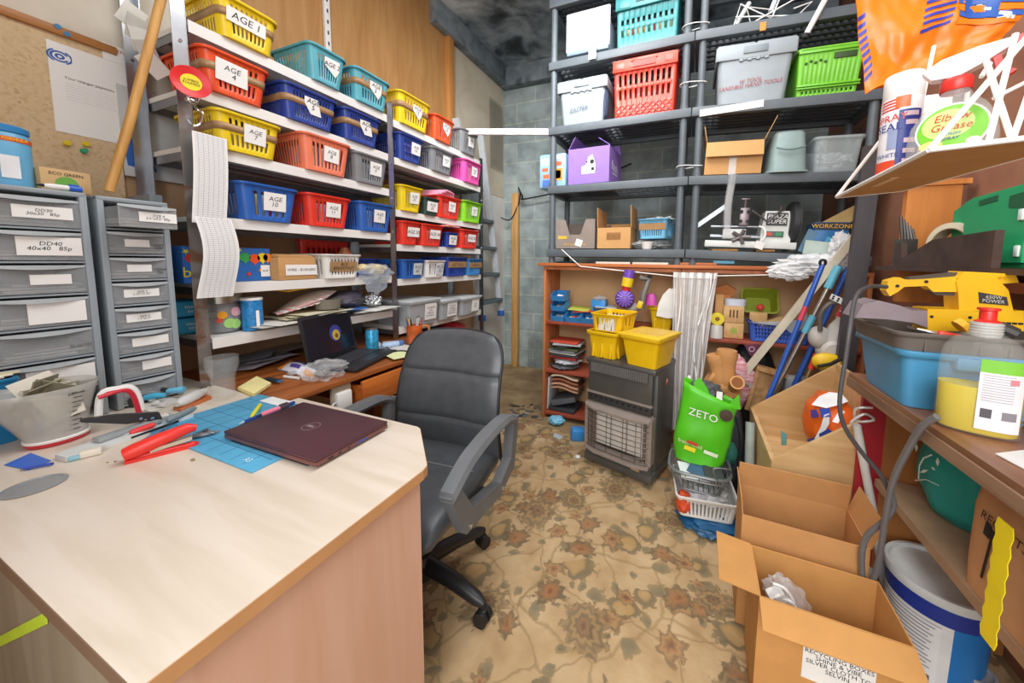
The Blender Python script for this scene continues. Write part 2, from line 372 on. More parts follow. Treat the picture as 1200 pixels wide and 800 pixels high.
def block_material():
    m = bpy.data.materials.new('concrete_blocks'); m.use_nodes = True; nt = m.node_tree; b = nt.nodes['Principled BSDF']; L = nt.links.new
    tc = nt.nodes.new('ShaderNodeTexCoord'); sp = nt.nodes.new('ShaderNodeSeparateXYZ'); cb = nt.nodes.new('ShaderNodeCombineXYZ')
    L(tc.outputs['Object'], sp.inputs[0]); L(sp.outputs[0], cb.inputs[0]); L(sp.outputs[2], cb.inputs[1])
    br = nt.nodes.new('ShaderNodeTexBrick'); br.inputs['Scale'].default_value = 1; br.inputs['Brick Width'].default_value = .45; br.inputs['Row Height'].default_value = .213
    br.inputs['Mortar Size'].default_value = .008; br.inputs['Color1'].default_value = hexc('9aa8aa'); br.inputs['Color2'].default_value = hexc('a9b5b6'); br.inputs['Mortar'].default_value = hexc('b9c1bb')
    L(cb.outputs[0], br.inputs['Vector'])
    n = nt.nodes.new('ShaderNodeTexNoise'); n.inputs['Scale'].default_value = 7; n.inputs['Detail'].default_value = 8; L(tc.outputs['Object'], n.inputs['Vector'])
    r = nt.nodes.new('ShaderNodeValToRGB'); r.color_ramp.elements[0].position = .3; r.color_ramp.elements[1].position = .7; r.color_ramp.elements[0].color = (.62, .62, .6, 1); r.color_ramp.elements[1].color = (1.1, 1.1, 1.08, 1); L(n.outputs['Fac'], r.inputs[0])
    x = nt.nodes.new('ShaderNodeMix'); x.data_type = 'RGBA'; x.blend_type = 'MULTIPLY'; x.inputs[0].default_value = 1; L(br.outputs['Color'], x.inputs[6]); L(r.outputs[0], x.inputs[7])
    L(x.outputs[2], b.inputs['Base Color']); b.inputs['Roughness'].default_value = .9
    bp = nt.nodes.new('ShaderNodeBump'); bp.inputs['Strength'].default_value = .5; bp.inputs['Distance'].default_value = .01; bp.invert = True; L(br.outputs['Fac'], bp.inputs['Height']); L(bp.outputs[0], b.inputs['Normal'])
    return m
XL, XR, YB, ZC = -2.08, .98, 3.6, 3.34
mb = MB(CONC); mb.box((-.55, 1.5, -.04), (3.3, 4.4, .08)); struct('floor', mb)
mb = MB(SOOT); mb.box((-.55, 1.5, ZC+.04), (3.3, 4.4, .08)); struct('ceiling', mb)
mb = MB(TAN); mb.box((XL-.05, 1.5, 1.67), (.1, 4.4, 3.34)); struct('wall_left', mb)
mb = MB(block_material()); mb.box((-.55, YB+.05, 1.67), (3.3, .1, 3.34)); struct('wall_back', mb)
mb = MB(REDPLY); mb.box((XR+.05, 1.9, 1.67), (.1, 3.6, 3.34)); struct('wall_right', mb)
mb = MB(BEAM); mb.box((XL+.045, 3.0, ZC-.095), (.09, 1.2, .19), b=.006); struct('trim_1', mb)
mb = MB(BEAM); mb.box((-.55, YB-.05, ZC-.1), (3.0, .1, .2), b=.006); struct('trim_2', mb)
mb = MB(PLY); mb.box((XL+.008, 1.755, 2.72), (.016, 1.67, 1.2)); struct('trim_3', mb)
mb = MB(wood('c98f50', 'b67b3c', (14, 14, .9), .6, 2)); mb.box((XL+.03, 2.62, 2.68), (.06, .07, 1.3), b=.004); struct('trim_4', mb)
mb = MB(CREAM); mb.box((XL+.006, 3.13, 2.56), (.012, .94, 1.2)); struct('trim_5', mb)
mb = MB(M('dcdbd6', .6, var=.05, scale=5)); mb.box((XL+.012, 3.3, 1.0), (.024, .6, 1.9)); struct('door_1', mb)
mb = MB(TIMBER); mb.box((-1.895, YB-.03, 1.0), (.075, .055, 2.0), b=.003); struct('trim_6', mb)
mb = MB(M('dcd4c4', .8, var=.05)); mb.box((XL+.004, .52, 2.35), (.008, .95, .9)); struct('trim_7', mb)
mb = MB(TAN); mb.box((-1.35, -.66, 1.67), (1.5, .08, 3.34)); struct('light_block_wall', mb)  # unseen partial wall added to cut light on the desk front panel
# carpet
mb = MB(carpet_material())
mb.slab([(-1.6, -.55, .001), (.95, -.55, .001), (.95, 2.1, .001), (-.3, 2.16, .001), (-.62, 2.25, .001), (-1.3, 2.38, .001), (-1.6, 2.44, .001)], (0, 0, 1), .009)
solo('carpet', 'worn beige carpet with brown flower pattern covering the floor', 'carpet', mb)

# ------------------------------------------------------------------ left shelving
LV1 = [2.083, 1.863, 1.66, 1.40, 1.145, .935]; LV2 = [2.075, 1.858, 1.548, 1.338, 1.122, .815]
SHELFM = M('eceae6', .5, var=.04, scale=6); UNDER = M('6f6a66', .6, var=.15)
def upright(mb, x, y, z0, z1, sx, sy, m=STEEL):
    mb.box((x+sx*.0015, y+sy*.02, (z0+z1)/2), (.003, .04, z1-z0), m=m); mb.box((x+sx*.019, y+sy*.0385, (z0+z1)/2), (.038, .003, z1-z0), m=m)
    for z in (z1-.35, z1-.55, z1-.75): mb.cyl((x-.003, y+sy*.02, z), (x+.003, y+sy*.02, z), .006, n=8, m=CHROME)
def shelving(y0, y1, levels, ends, label, zf=.0):
    t = thing('shelving_unit', label, 'shelf', (-1.88, (y0+y1)/2, 0))
    for y, sy, ztop in ends:
        for x, sx in ((-1.70, -1), (-2.05, 1)):
            mb = MB(); upright(mb, x, y, .7505 if y < 1.7 else 0, 1.5 if ztop > 2.3 and sx < 0 else ztop, sx, sy, RUST if sx < 0 and ztop > 2.3 else STEEL)
            if ztop > 2.3 and sx < 0: upright(mb, x, y, 1.5, ztop, sx, sy, CHROME if False else STEEL)
            build('upright', mb, t, world=True)
    for z in levels:
        mb = MB(SHELFM); mb.box((-1.878, (y0+y1)/2, z-.009), (.35, y1-y0-.004, .018))
        mb.box((-1.7, (y0+y1)/2, z-.0205), (.006, y1-y0-.004, .041))
        sh = build('shelf_board', mb, t, world=True)
        mb = MB(M('8d8f92', .4, .8))
        for y in (y0+.006, y1-.006): mb.box((-1.876, y, z-.026), (.34, .004, .045))
        for x in (-2.03,): mb.box((x, (y0+y1)/2, z-.03), (.004, y1-y0-.02, .035))
        mb.box((-1.87, (y0+y1)/2, z-.028), (.05, y1-y0-.02, .012)); build('shelf_brace', mb, sh, world=True)
    return t
shelving(.728, 1.598, LV1, ((.686, 1, 2.75), ), 'steel shelving bay with white boards nearer the camera, red disc on its post')
shelving(1.642, 2.558, LV2, ((1.6, 1, 2.16), (2.56, 1, 2.1)), 'steel shelving bay with white boards at the far end beside the ladder')

BASK = {   # AGE: shelf z, Y of the front bottom corners, height, colour, words, style, tape
 '1': (2.083, .82, .99, .139, YEL, 'yellow', 'AGE 1', 'top shelf', 1), '2': (2.083, 1.155, 1.303, .148, TEAL, 'teal', 'AGE 2', 'top shelf', 0),
 '3': (2.083, 1.385, 1.575, .155, TEAL, 'teal', 'AGE\n3', 'top shelf', 1), '13': (2.075, 1.68, 1.91, .175, YEL, 'yellow', 'AGE\n13', 'top shelf', 1),
 '14': (2.075, 1.99, 2.16, .155, ORNG, 'orange', 'AGE\n14', 'top shelf', 0), '15': (2.075, 2.285, 2.465, .165, GREY, 'grey', 'AGE\n15', 'top shelf', 0),
 '4': (1.863, .765, .945, .142, ORNG, 'orange', 'AGE\n  4', 'second shelf', 1), '5': (1.863, 1.035, 1.245, .142, NAVY, 'dark blue', 'AGE\n 5', 'second shelf', 1),
 '6': (1.863, 1.315, 1.505, .145, NAVY, 'dark blue', 'AGE\n6', 'second shelf', 1), '16': (1.858, 1.675, 1.845, .147, NAVY, 'dark blue', 'AGE\n16', 'second shelf', 0),
 '17': (1.858, 1.955, 2.155, .148, GREY, 'grey', 'AGE\n17', 'second shelf', 0), '18': (1.858, 2.31, 2.522, .163, PINK, 'bright pink', 'AGE\n18', 'second shelf', 0),
 '7': (1.66, .79, .98, .137, YEL, 'yellow', 'AGE\n 7', 'third shelf', 1), '8': (1.66, 1.105, 1.31, .158, SALM, 'salmon pink', 'AGE\n8', 'third shelf', 0),
 '9': (1.66, 1.37, 1.55, .147, GREY, 'grey', 'AGE\n9', 'third shelf', 0), '20': (1.548, 1.675, 1.83, .15, YEL, 'yellow', 'AGE\n20', 'third shelf', 0),
 '21': (1.548, 2.015, 2.24, .148, RED, 'red', 'AGE\n21', 'third shelf', 0), '25': (1.548, 2.30, 2.525, .158, LIME, 'lime green', 'AGE\n25', 'third shelf', 0),
 '10': (1.40, .85, 1.037, .145, ROYAL, 'blue', 'AGE\n10', 'fourth shelf', 0), '11': (1.40, 1.11, 1.30, .147, RED, 'red', 'AGE\n11', 'fourth shelf', 0),
 '12': (1.40, 1.385, 1.575, .153, ROYAL, 'blue', 'AGE\n12', 'fourth shelf', 0), '30': (1.338, 1.675, 1.80, .142, RED, 'red', 'AGE 30', 'fourth shelf', 0),
 '40': (1.338, 1.85, 2.03, .142, RED, 'red', 'AGE 40', 'fourth shelf', 0), '50': (1.338, 2.27, 2.475, .143, RED, 'red', 'AGE 50', 'fourth shelf', 0)}
CARDCOL = [M(h, .6) for h in ('e8e4dc', 'd8b9c9', 'b7c7de', 'efe0a8', 'c7505a', '6f4f8f', 'e9e9ee', '4f7fb0')]
TIGHT = {'5', '6', '16', '12'}
for k, (z, a, b, h, m, cn, txt, sh, tp) in BASK.items():
    Wt = b-a+.036; D = .29; yc = (a+b)/2
    t = thing('plastic_basket', '%s slotted plastic basket with paper label reading %s on the %s' % (cn, ' '.join(txt.split()), sh), 'basket', (-1.662, yc, z+.0012), PI/2, 'labelled plastic baskets on the white shelves')
    ns = {'5': 13, '6': 13, '16': 11, '10': 5}.get(k, 8)
    rows = ((.1, .3, 'h'), (.33, .55, 'h'), (.58, .8, 'h')) if k in ('16',) else ((.14, .44, 'h'), (.64, .84, 'h')) if tp else ((.14, .8, 'h'),)
    mb = MB(m); shell(mb, Wt, D, h, .018, .03, rows, ns, ns+3, .006)
    build('basket_body', mb, t, solid=.0025, smooth=50)
    random.seed(int(k)); 
    if tp:   # brown parcel tape round the basket, following its taper
        mb = MB(TAPE); rr = []
        for zz in (.5, .69):
            f = 1-zz; w = Wt-2*.018*f+.003; d = D-2*.018*f+.003; y0 = (D-d)/2
            pts = []
            for cx, cy, a0 in ((w/2-.03, y0+.03, -PI/2), (w/2-.03, y0+d-.03, 0), (-w/2+.03, y0+d-.03, PI/2), (-w/2+.03, y0+.03, PI)):
                for i in range(5): aa = a0+PI/2*i/4; pts.append((cx+.03*math.cos(aa), cy+.03*math.sin(aa), zz*h))
            rr.append(pts)
        n = len(rr[0]); mb.add(rr[0]+rr[1], [(i, (i+1) % n, n+(i+1) % n, n+i) for i in range(n)]); build('parcel_tape', mb, t, solid=.0012, solid_off=1)
    # label: paper following the front slope
    lw, lh = {'1': (.13, .05), '4': (.1, .075), '10': (.085, .075), '24': (.09, .05)}.get(k, (.075, .07))
    if z < 1.36 and k in ('30', '40', '50'): lw, lh = .1, .06
    cz = h*.56; off = .018*(1-cz/h)
    lx = {'1': -.01, '4': -.02, '5': .0, '9': .02, '16': .03, '17': .03}.get(k, .015)
    mb = MB(PAPER); u = Vector((1, 0, random.uniform(-.05, .05))); v = Vector((0, -.018/h, 1)).normalized(); ctr = Vector((lx, off-.004, cz)); n = u.cross(v).normalized()
    if k in ('2', '3', '13', '14', '5', '6'):   # corner-cut paper, like a pennant
        pts = [(-.5, .5), (.5, .5), (.5, -.1), (.25, -.6), (-.5, 0)] if k in ('2', '13', '14', '3') else [(-.5, .5), (.3, .5), (.55, -.5), (-.1, -.5), (-.5, .1)]
        mb.slab([ctr+u*lw*p+v*lh*q for p, q in pts], n, .001)
        mb.text(txt, lh*.42, ctr+n*.0022+v*lh*.1, u, v, INK, shear=.15)
    else: mb.label(ctr, u, v, lw, lh, txt, min(lh/(txt.count('\n')+1)*.72, lw/3.2))
    build('paper_label', mb, t)
    # what is inside: upright bundles of cards, seen through the slots
    mb = MB(); x = -Wt/2+.035
    while x < Wt/2-.035:
        tt = random.uniform(.006, .016); mb.box((x+tt/2, D/2, .005+h*.36), (tt*.85, D-.09, h*.72), m=random.choice(CARDCOL)); x += tt
    o = build('card_bundle', MB(T=MW[t.name]) if False else mb); 
    o.matrix_world = MW[t.name] @ Matrix.Translation(o.location); MW[o.name] = o.matrix_world.copy()
    tag(o, 'bundle of greeting cards packed inside the %s %s basket' % (cn, ' '.join(txt.split())), 'cards', 'card bundles in the baskets')

def small_basket(name, label, cat, loc, rz, W_, D_, H_, m, group=None, txt='', lab=(.05, .04), ns=8, tape=False, rows=((.14, .8, 'h'),), tp=.014, labm=None, lx=0, lz=.5, lsize=None):
    t = thing(name, label, cat, (loc[0], loc[1], loc[2]+.0012), rz, group)
    mb = MB(m); shell(mb, W_, D_, H_, tp, .02, rows, ns, ns, .005); build('basket_body', mb, t, solid=.0025, smooth=50)
    if tape:
        mb = MB(TAPE); z0, z1 = H_*.45, H_*.78; o0 = tp*.55
        mb.slab([(-W_/2+.01, o0-.001, z0), (W_/2-.01, o0-.001, z0), (W_/2-.01, o0-tp*.33-.001, z1), (-W_/2+.01, o0-tp*.33-.001, z1)], (0, -1, 0), .0012); build('parcel_tape', mb, t)
    if txt is not None and (txt or lab):
        mb = MB(); z = H_*lz; mb.label((lx, tp*(1-lz)-.0035, z), (1, 0, 0), (0, -tp/H_, 1), lab[0], lab[1], txt, lsize, labm); build('paper_label', mb, t)
    return t
SB = 'small_baskets'
GB = 'unnumbered baskets on the white shelves'
small_basket('plastic_basket', 'small dark green basket with white label between yellow AGE 20 and red AGE 21 baskets', 'basket', (-1.665, 1.935, 1.548), PI/2, .14, .25, .11, DGRN, GB, 'AGE\n20', (.1, .065))
small_basket('plastic_basket', 'small dark blue basket with white label squeezed between red AGE 40 and AGE 50 baskets', 'basket', (-1.665, 2.15, 1.338), PI/2, .13, .25, .105, NAVY, GB, 'AGE\n45', (.085, .07))
small_basket('plastic_basket', 'yellow slotted basket standing behind the blue AGE 12 basket', 'basket', (-1.97, 1.44, 1.40), PI/2, .26, .07, .175, YEL, GB, None, None)
small_basket('plastic_basket', 'white slotted basket with brown tape label reading BUS BREAKFAST', 'basket', (-1.665, 1.265, 1.145), PI/2, .2, .26, .12, WHITE, GB, 'BUS\nBREAKFAST', (.15, .05), labm=TAPE, lsize=.022)
small_basket('plastic_basket', 'long blue basket behind the bread bag on the fifth shelf', 'basket', (-1.80, 1.49, 1.145), PI/2, .2, .2, .1, NAVY, GB, None, None, ns=12)
small_basket('plastic_basket', 'blue basket with grey label left of the white basket on the fifth shelf', 'basket', (-1.665, 1.755, 1.122), PI/2, .19, .26, .12, ROYAL, GB, 'AGE\n60', (.075, .075), ns=5, labm=M('d5d8dc', .7), lx=.03)
small_basket('plastic_basket', 'white slotted basket with grey handwritten label on the far bay fifth shelf', 'basket', (-1.665, 1.965, 1.122), PI/2, .2, .26, .115, WHITE, GB, 'AGE\n70', (.07, .085), labm=M('d5d8dc', .7), lx=.035)
small_basket('plastic_basket', 'dark blue basket taped brown across its front, second from the far post', 'basket', (-1.665, 2.205, 1.122), PI/2, .24, .26, .14, NAVY, GB, 'GET WELL', (.16, .036), labm=TAPE, tape=True, lz=.6, lsize=.03)
small_basket('plastic_basket', 'lighter blue basket taped brown, beside the far post of the shelves', 'basket', (-1.665, 2.44, 1.122), PI/2, .2, .26, .13, M('3f86c8', .35), GB, 'SYMPATHY', (.14, .036), labm=TAPE, tape=True, lz=.6, lsize=.025)
small_basket('plastic_basket', 'red shallow basket showing at the back of the fourth shelf under AGE 12', 'basket', (-2.01, 1.42, 1.145), PI/2, .3, .04, .2, RED, GB, None, None, tp=.006)
mb = MB(M('f3a6bd', .6))
for i in range(4): mb.box((-1.79+.01*i, 2.1, 1.70+.012*i), (.2, .2-.02*i, .01), (0, 0, .1*i), b=.002)
solo('greeting_card_packs', 'pale pink card packs lying on top of the red AGE 21 basket', 'cards', mb)
mb = MB(M('e58f8f', .6))
for i in range(2): mb.box((-1.72, 2.13+.01*i, 1.4865+.0075*i), (.15, .17-.03*i, .007), (0, .0, .12*i), b=.002)
solo('greeting_card_packs', 'pink folded paper lying on the red AGE 40 basket', 'cards', mb)
# ------------------------------------------------------------------ things on the left wall and the shelf posts
def wall_sheet(name, label, cat, c, w, h, lines=None, m=PAPER, X=XL, t=.0015, draw=None, group=None):
    mb = MB(m); o = Vector((X, c[0], c[1])); u = V(0, 1, 0); v = V(0, 0, 1)
    mb.para(o-u*w/2-v*h/2, u*w, v*h, V(t, 0, 0))
    n = V(t+.0006, 0, 0)
    for (dx, dz, size, txt, mm, al) in (lines or []): mb.text(txt, size, o+n+u*dx+v*dz, u, v, mm, al)
    if draw: draw(mb, o+n, u, v)
    return solo(name, label, cat, mb, group)
# cork pinboard with its wooden strip along the top
t = thing('pinboard', 'tan pinboard with wooden top rail behind the drawer towers', 'board', (XL, .3, 1.3))
CORK = blotch('cork', [(.3, 'c9ab80'), (.45, 'd6bb93'), (.6, 'dcc39d'), (.72, 'c2a377')], 60, .9, 3, .15, .2)
mb = MB(CORK); mb.box((XL+.008, .3, 1.66), (.014, .72, .69)); build('cork_sheet', mb, t, world=True)
mb = MB(wood('bd8248', 'a56c35', (14, 1, 14))); mb.box((XL+.014, .3, 2.015), (.026, .74, .028), b=.003); build('frame_rail', mb, t, world=True)
XC = XL+.0155
GRY = M('8a8a92', .8); BLU = M('2d64b3', .6); REDI = M('c2352b', .6); YLI = M('f6df28', .6)
def letter(mb, o, u, v):
    for r0, r1, a0, a1 in ((.013, .018, 30, 330), (.004, .009, 0, 360), (.019, .023, 120, 240), (.019, .023, -60, 60)):
        n = 16; pts = []
        for i in range(n): a = rad(a0+(a1-a0)*i/n); b2 = rad(a0+(a1-a0)*(i+1)/n); mb.add([o+u*(-.075+r*math.cos(q)*1.2)+v*(.105+r*math.sin(q)) for r, q in ((r0, a), (r1, a), (r1, b2), (r0, b2))], [(0, 1, 2, 3)], BLU)
    for i in range(7): mb.text('~'*34, .006, o+v*(.022-.009*i)-u*.07, u, v, GRY, 'LEFT')
wall_sheet('letter', 'large white printed letter with blue ring logo pinned on the board', 'paper', (.612, 1.825), .2, .3, [(-.07, .04, .012, 'Your charger payments', INK, 'LEFT'), (.03, .06, .006, '--- ---- --\n---- ---', GRY, 'LEFT')], draw=letter, X=XC)
wall_sheet('business_card', 'white card with red heading pinned right of the letter', 'paper', (.70, 2.005), .13, .06, [(0, .013, .017, 'GLENWOOD', REDI, 'CENTER'), (0, -.01, .007, '---------------', GRY, 'CENTER')], X=XC+.0017)
wall_sheet('note', 'small blank white note pinned over the letter', 'paper', (.605, 1.905), .085, .075, X=XC+.0017)
for (x, y, h, n) in ((66, 32, '2b7fb8', 'blue push pin above the letter, left one of two'), (77, 41, '2b7fb8', 'blue push pin above the letter, right one of two'), (78, 168, 'e8cf2a', 'yellow push pin below the letter, left one of two'), (100, 169, 'e8cf2a', 'yellow push pin below the letter, right one of two'), (98, 177, '2fa87a', 'green push pin below the letter')):
    p = pX(x, y, XC); mb = MB(M(h, .3)); mb.cyl(p, p+V(.004, 0, 0), .009, .006, 12); mb.cyl(p+V(.004, 0, 0), p+V(.014, 0, 0), .005, .008, 12)
    solo('push_pin', n, 'pin', mb, 'push pins on the pinboard')
p = pX(158, 150, XC); mb = MB(M('cfd0d0', .8)); mb.box((XC+.004, p.y+.06, p.z-.02), (.003, .2, .34)); mb.slab([(XC+.0063, p.y-.04, p.z-.02), (XC+.0063, p.y+.03, p.z-.08), (XC+.0063, p.y+.05, p.z-.16), (XC+.0063, p.y-.03, p.z-.15)], (1, 0, 0), .0006, BLU); solo('poster', 'grey and blue sheet behind the wooden pole at the left wall', 'paper', mb)
# wooden pole leaning in front
a, b = pX(188, 0, -1.655), pX(128, 224, -1.70); a = b+(a-b)*1.25
mb = MB(wood('d9a760', 'c08d48', (12, 12, 1))); mb.tube([b, b+(a-b)*.3+V(0, .004, 0), a], [.0115, .012, .012], 12); solo('wooden_pole', 'pale wooden pole leaning against the left shelving', 'pole', mb)
# clipped envelopes / paper bundle hanging by the pole
p = pX(165, 40, -1.93); mb = MB(M('e6e4df', .8))
for i in range(5): mb.box(p+V(.01*i, .008*i-.02, .05-.04*i), (.004, .06, .08), (.3*i-.4, .1, .25*(i % 2)), m=M('d8d6d0' if i % 2 else 'eceae4', .8))
solo('paper_bundle', 'bundle of pale envelopes hung behind the wooden pole', 'paper', mb)
# red disc hanging from the near post
t = thing('hanging_disc', 'red round disc with yellow sticker hanging on the front shelf post', 'disc', pX(224, 97, -1.66))
n = (EYE-pX(224, 97, -1.66)).normalized(); n = (n+V(.25, 0, .35)).normalized(); R3 = n.to_track_quat('Z', 'Y').to_matrix()
eu = R3.to_euler()
mb = MB(M('e02b2f', .3)); mb.lathe([(0, 0), (.038, 0), (.05, .007), (.052, .011), (.049, .011), (.036, .005), (0, .005)], rot=eu, n=40); build('disc_body', mb, t)
mb = MB(YLI); mb.lathe([(0, .0055), (.027, .0055), (.027, .0062), (0, .0062)], rot=eu, n=32)
oo = R3 @ V(0, 0, .007); mb.text('JUMBO\nFIXINGS', .012, oo, R3 @ V(1, 0, 0), R3 @ V(0, 1, 0), INK); build('sticker', mb, t)
q = pX(226, 112, -1.69); mb = MB(CHROME); mb.tube(smooth_path([q+V(.03, 0, .03), q+V(.03, 0, -.02), q+V(.03, -.01, -.035), q+V(.02, 0, -.05), q+V(.03, .01, -.06), q+V(.03, 0, -.10), q+V(.035, -.02, -.115), q+V(.035, -.035, -.10)]), .004, 8); mb.blob(q+V(.03, -.02, -.03), (.012, .016, .012), 3, .2); solo('wall_hook', 'metal key hook hanging beneath the red disc on the shelf post', 'hook', mb)
# till-roll price lists hung on the near post
GRID_ = M('c9ccd2', .8)
def strip(name, label, top, bot, w, bend):
    mb = MB(PAPER); k = 10
    def P_(i, s): f = i/k; return top*(1-f)+bot*f+V(.012*math.sin(f*PI*1.3)*bend, (s-.5)*w+.012*math.sin(f*4)*bend, 0)
    for s_ in (0,):
        mb.grid(lambda a_, b_: P_(b_*k, a_), 7, 11)
        mb.grid(lambda a_, b_: P_(b_*k, a_)+V(-.0008, 0, 0), 7, 11)
    for i in range(1, 40):
        f = i/40; c = P_(f*k, .5); mb.para(c+V(.0012, -w*.44, 0), V(0, w*.88, 0), V(0, 0, .0012), V(.0003, 0, 0), GRID_)
    for j in range(1, 7): 
        for i in range(k): c0, c1 = P_(i, j/7), P_(i+1, j/7); mb.para(c0+V(.0012, 0, 0), c1-c0, V(0, .001, 0), V(.0003, 0, 0), GRID_)
    return solo(name, label, 'paper', mb, 'paper price lists on the shelf post')
strip('price_list', 'long white squared paper list hung highest on the front shelf post', pX(246, 158, -1.665), pX(247, 262, -1.665), .1, .2)
strip('price_list', 'long white squared paper list hung lower on the front shelf post', pX(250, 255, -1.652), pX(258, 348, -1.64), .108, 1)
# shelf contents, fifth shelf
t = thing('birthday_box', 'flat blue box printed with balloons and stars on the fifth shelf', 'box', (-1.748, pX(320, 312, -1.74).y-.115, 1.1465), PI/2)
mb = MB(M('2b6fc0', .5)); mb.box((-.03, .06, .07), (.29, .1, .14), b=.002); build('box_body', mb, t)
mb = MB(); y = .0085
for x, z, h, r in ((-.15, .095, 'e2402f', .018), (-.118, .1, '3fae5a', .018), (.02, .1, '3fae5a', .02), (.055, .095, 'f15a2b', .02), (.085, .1, 'f2d321', .02), (.105, .1, 'f28a1e', .018)):
    mb.lathe([(0, -.0005), (r, -.0005), (r, .0004), (0, .0004)], (x, y, z), 20, M(h, .5), (PI/2, 0, 0)); mb.slab([(x-.006, y, z-r*.9), (x+.006, y, z-r*.9), (x, y, z-r*1.5)], (0, -1, 0), .0005, M(h, .5))
for x, z, h in ((.0, .13, 'f2e24a'), (.03, .03, 'e2402f'), (.075, .045, 'f28a1e'), (-.165, .12, 'f2e24a')):
    pts = [(x+(.012 if i % 2 else .005)*math.sin(i*PI/5), y-.001, z+(.012 if i % 2 else .005)*math.cos(i*PI/5)) for i in range(10)]; mb.slab(pts, (0, -1, 0), .0005, M(h, .5))
build('printed_balloons', mb, t); mb = MB(); mb.text('bda', .055, (-.14, y-.001, .04), (1, 0, 0), (0, 0, 1), YLI); build('lettering', mb, t); mb = MB(); mb.label((.092, y-.001, .042), (1, 0, 0), (0, 0, 1), .035, .05, 'AGE', .012); build('price_tag', mb, t)
t = thing('cardboard_box', 'small brown cardboard tray labelled WIRE - BURNERS beside the balloon box', 'box', (-1.69, pX(351, 315, -1.69).y, 1.1465), PI/2)
mb = MB(CARD); mb.box((0, .12, .05), (.165, .22, .1), b=.003); mb.box((0, .04, .106), (.155, .05, .012), (.2, 0, 0)); build('box_body', mb, t)
mb = MB(M('d9d9d6', .8)); mb.label((.015, .008, .045), (1, 0, 0), (0, 0, 1), .14, .048, 'WIRE - BURNERS', .017); build('paper_label', mb, t)
mb = MB(M('9c5a36', .4)); mb.lathe([(0, 0), (.032, 0), (.034, .01), (.034, .13), (.02, .15), (.02, .16), (0, .16)], (-1.80, 1.375, 1.1465)); solo('brown_jar', 'brown jar behind the white BUS BREAKFAST basket', 'jar', mb)
t = thing('bread_bag', 'crumpled clear bag of pale yellow pieces drooping over the fifth shelf edge', 'bag', (-1.70, 1.45, 1.15))
mb = MB(M('e6cf9a', .8)); random.seed(3)
for i in range(9): mb.blob((-1.69+random.uniform(-.03, .03), 1.47+random.uniform(-.07, .06), 1.175+random.uniform(0, .025)), (.035, .035, .022), i, .3, sub=2)
build('contents', mb, t, world=True)
mb = MB(M('c9d6e6', .12, alpha=.35)); mb.blob((-1.675, 1.465, 1.165), (.05, .105, .05), 4, .35, 4); mb.blob((-1.667, 1.46, 1.10), (.014, .06, .05), 8, .5, 4); build('film', mb, t, world=True)
# sixth shelf, near bay
YY = lambda x, y, X=-1.72: pX(x, y, X).y
t = thing('tissue_packs', 'two stacked turquoise tissue packs behind the front shelf post', 'box', (-1.93, pX(225, 380, -1.9).y-.02, .938), PI/2+.05)
for i in (0, 1):
    mb = MB(M('2fa4cf', .4)); mb.box((0, 0, .034+.068*i), (.11, .16, .064), b=.012); mb.text('tissue\nsoft', .02, (0, -.0815, .034+.068*i), (1, 0, 0), (0, 0, 1), WHITE); build('pack', mb, t)
t = thing('glass_jar', 'big glass jar with metal lid and animal stickers on the lowest near shelf', 'jar', (-1.815, pX(267, 385, -1.77).y, .938))
mb = MB(CLEAR); mb.lathe([(0, .003), (.058, .003), (.066, .015), (.066, .095), (.055, .115), (.055, .128)], n=32); build('jar_glass', mb, t, solid=.002)
mb = MB(M('b9b4a8', .3, .9)); mb.lathe([(.058, .122), (.07, .122), (.071, .16), (.068, .164), (0, .164)], n=32); build('lid', mb, t)
mb = MB(); random.seed(5)
for i in range(14): mb.blob((random.uniform(-.035, .035), random.uniform(-.035, .035), .02+random.uniform(0, .06)), (.016, .016, .012), i, .2, sub=2, m=M(random.choice(('6b6258', '8f867a', '4e4a44', 'a39a8c')), .6))
build('contents', mb, t)
mb = MB()
for a, z, h, r in ((-20, .075, 'f2a51e', .016), (18, .085, 'f3b6c2', .019), (-2, .04, 'a9dd7c', .02), (16, .035, 'a9dd7c', .02), (28, .08, 'e8e2da', .012), (-28, .055, 'd94f3a', .011)):
    c = V(.0675*math.cos(rad(a)), .0675*math.sin(rad(a)), z); mb.lathe([(0, 0), (r, 0), (r, .001), (0, .001)], c, 14, M(h, .6), (0, PI/2, rad(a)))
build('sticker', mb, t)
t = thing('drum_tin', 'tall blue patterned cylinder tub beside the animal jar', 'tin', (-1.745, pX(299, 380, -1.73).y, .938))
mb = MB(M('2a86c9', .35, var=.35, scale=90)); mb.lathe([(0, 0), (.036, 0), (.036, .135), (0, .135)], n=28); build('tin_body', mb, t)
mb = MB(WHITE); mb.lathe([(.0368, .128), (.0375, .128), (.0375, .138), (0, .138)], n=28); mb.label((.0367, 0, .05), (0, 1, 0), (0, 0, 1), .012, .07, ''); build('lid', mb, t)
def leaf(mb, c, w, d, rz, droop, m, t=.0012, tilt=0, roll=0):
    u = V(math.cos(rz), math.sin(rz), 0); v = V(-math.sin(rz), math.cos(rz), 0); c = Vector(c)
    f = lambda off: (lambda a, b: c+u*(a-.5)*w+v*(b-.5)*d+V(0, 0, off+tilt*(b-.5)+roll*(a-.5)-droop*((a-.5)**2+.6*(b-.5)**3)*2))
    mb.grid(f(0), 7, 7, m); mb.grid(f(-t), 7, 7, m)
random.seed(11)
PAPS = [('e7e3da', 'loose white paper sheets spread on the lowest near shelf', 1.0), ('e6dfc0', 'pale yellow paper sheets on the lowest near shelf', 1.14), ('efece6', 'white paper stack under the foil on the lowest near shelf', 1.48)]
